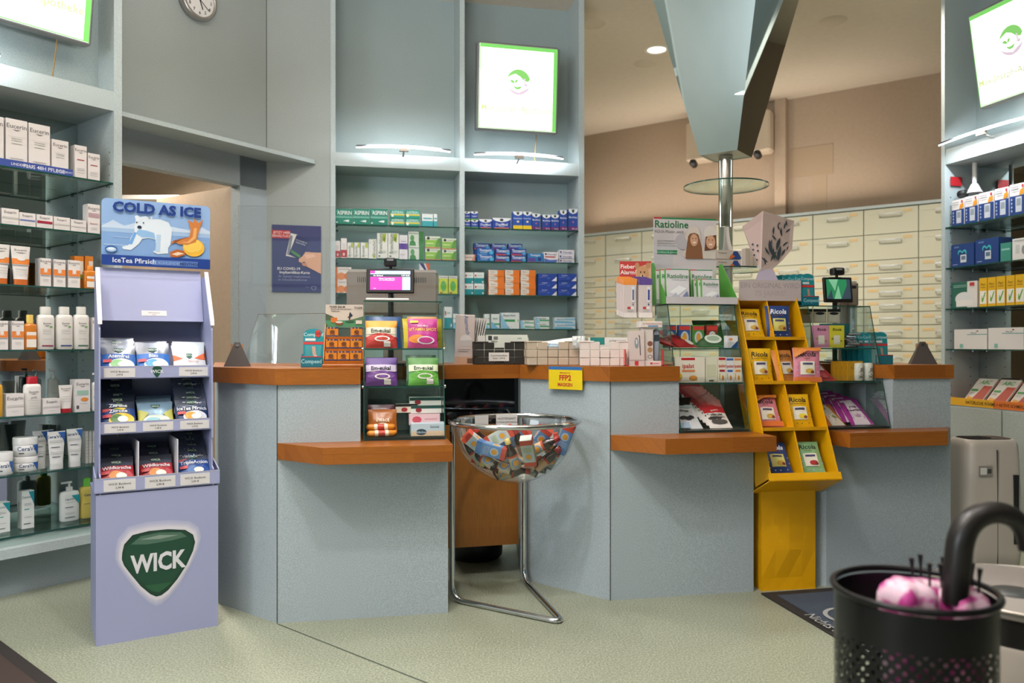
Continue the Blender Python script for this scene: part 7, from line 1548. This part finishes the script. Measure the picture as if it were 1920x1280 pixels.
ITEMS = [ # kind, px, y of the middle, inset, lean in the picture (deg from upright, clockwise), pitch towards viewer, spin, label
 ('c0', 922, 843, .05, 105, 10, 20, 'blue juice carton lying across the bowl front'),
 ('b0', 1024, 834, .05, 62, 12, 0, 'brown juice bottle with red cap lying aslant at the bowl front'),
 ('c1', 991, 845, .045, 168, -25, 25, 'pale green juice carton standing on its red head'),
 ('c0', 1062, 822, .04, 20, 15, -20, 'blue juice carton at the bowl edge below the sign'),
 ('b1', 881, 845, .035, -38, 10, 40, 'brown juice bottle with yellow cap at the outer bowl wall'),
 ('b1', 902, 860, .03, -60, -30, 60, 'brown juice bottle, yellow cap facing out, low in the bowl'),
 ('b1', 960, 852, .06, -18, 15, 30, 'brown juice bottle with pale cap behind the pale green carton'),
 ('b1', 930, 876, .03, -80, -10, 90, 'brown juice bottle lying at the bowl bottom beside the label'),
 ('b0', 962, 882, .03, 95, 0, 150, 'brown juice bottle lying crossways at the bowl bottom'),
 ('b1', 1010, 876, .03, 75, 5, 200, 'brown juice bottle lying low below the slanting one'),
 ('b0', 975, 828, .13, -20, 30, 0, 'brown juice bottle with round blue label seen between cartons'),
 ('c0', 1012, 824, .14, 35, 20, 10, 'blue juice carton in the second layer behind the slanting bottle'),
 ('c1', 937, 818, .12, 60, 10, 0, 'pale green juice carton lying in the second layer'),
 ('c1', 895, 832, .06, -50, 10, -30, 'white and red juice carton near the outer bowl wall'),
 ('b0', 905, 826, .13, -30, 20, 80, 'dark juice bottle behind the white and red carton'),
 ('c0', 968, 822, .20, 50, 15, 0, 'blue juice carton at the back of the bowl'),
 ('b0', 1022, 824, .17, -25, 10, 60, 'juice bottle at the back near the bowl edge'),
 ('b1', 1043, 850, .06, 30, 0, 45, 'brown juice bottle with pale cap under the red-capped one'),
 ('b0', 935, 822, .24, 70, 10, 0, 'juice bottle lying at the back under the white card'),
 ('c1', 1020, 826, .25, 80, 0, 0, 'juice carton lying at the back of the bowl'),
 ('b0', 985, 862, .12, 85, 0, 30, 'juice bottle buried in the middle of the bowl'),
 ('b0', 950, 888, .03, 60, 10, 120, 'brown juice bottle near the lowest point of the bowl'),
 ('b1', 985, 886, .04, -65, 5, 20, 'brown juice bottle with pale cap low behind the tube post'),
 ('b0', 908, 874, .04, -75, -10, 160, 'dark juice bottle with its base against the bowl wall'),
 ('b0', 1030, 862, .03, 50, 10, 190, 'dark juice bottle under the slanting red-capped one'),
 ('b1', 960, 890, .10, 80, 0, 220, 'brown juice bottle flat on the bowl bottom'),
 ('b0', 1000, 880, .12, -80, 0, 260, 'dark juice bottle at the bowl bottom behind others'),
 ('b1', 940, 855, .14, -70, 0, 60, 'juice bottle buried behind the blue carton'),
]
for kd, px, y, ins, ang, pitch, spin, lab in ITEMS:
    c = inb(px, y, ins); L = .076 if kd[0] == 'b' else .0675
    M = Matrix.Translation(c) @ Matrix.Rotation(R(ang), 4, 'Y') @ Matrix.Rotation(R(pitch), 4, 'X') @ Matrix.Rotation(R(spin*.5), 4, 'Z') @ Matrix.Translation((0, 0, -L))
    # keep it inside the acrylic: slide towards the middle until both ends fit
    for _ in range(90):
        bad = False
        for q in (Vector((0, 0, 0)), Vector((0, 0, 2*L))):
            p = M @ q - CB_
            if (p.x**2+p.y**2)/RI**2+(min(p.z, 0)**2)/HI**2 > .99 or p.z > .0: bad = True
        if not bad: break
        dv_ = (CB_+Vector((0, 0, -.13))-(M @ Vector((0, 0, L)))); M = Matrix.Translation(dv_*.03) @ M
    if kd[0] == 'b':
        t = thing('juice_bottle', lab, 'bottle', group='juice bottles in the bowl'); t.matrix_world = M
        for me, nm in zip(JB[int(kd[1])], ('bottle_body', 'cap', 'label')):
            o = bpy.data.objects.new(nm, me); COL.objects.link(o); o.parent = t
    else: put(JC[int(kd[1])], 'juice_carton', M, lab, 'carton', 'juice cartons in the bowl')
# two small white cards stuck inside the bowl rim
for (x, v, w2, rz, lab, tx) in ((-.19, .16, .07, 25, 'small white price card at the side of the bowl rim', ['', '']), (-.09, .235, .105, 8, 'white lettered card at the back of the bowl rim', ['HUSTENSAFT', 'für Kinder und Erwachsene'])):
    b = MB().box(0, 0, 0, w2, .0015, .055, mat('#d3d0ce', .5)); 
    if tx[0]: b.art([('t', .5, .62, .2, tx[0], '#4a4a4a', 0, .02), ('t', .5, .32, .15, tx[1], '#4a4a4a')], front(w2, .055), asp=w2/.055)
    put(b.mesh('price_card'), 'price_card', Matrix.Translation((BC.x+x, BC.y+v, ZR-.045)) @ Matrix.Rotation(R(rz), 4, 'Z'), lab, 'card')
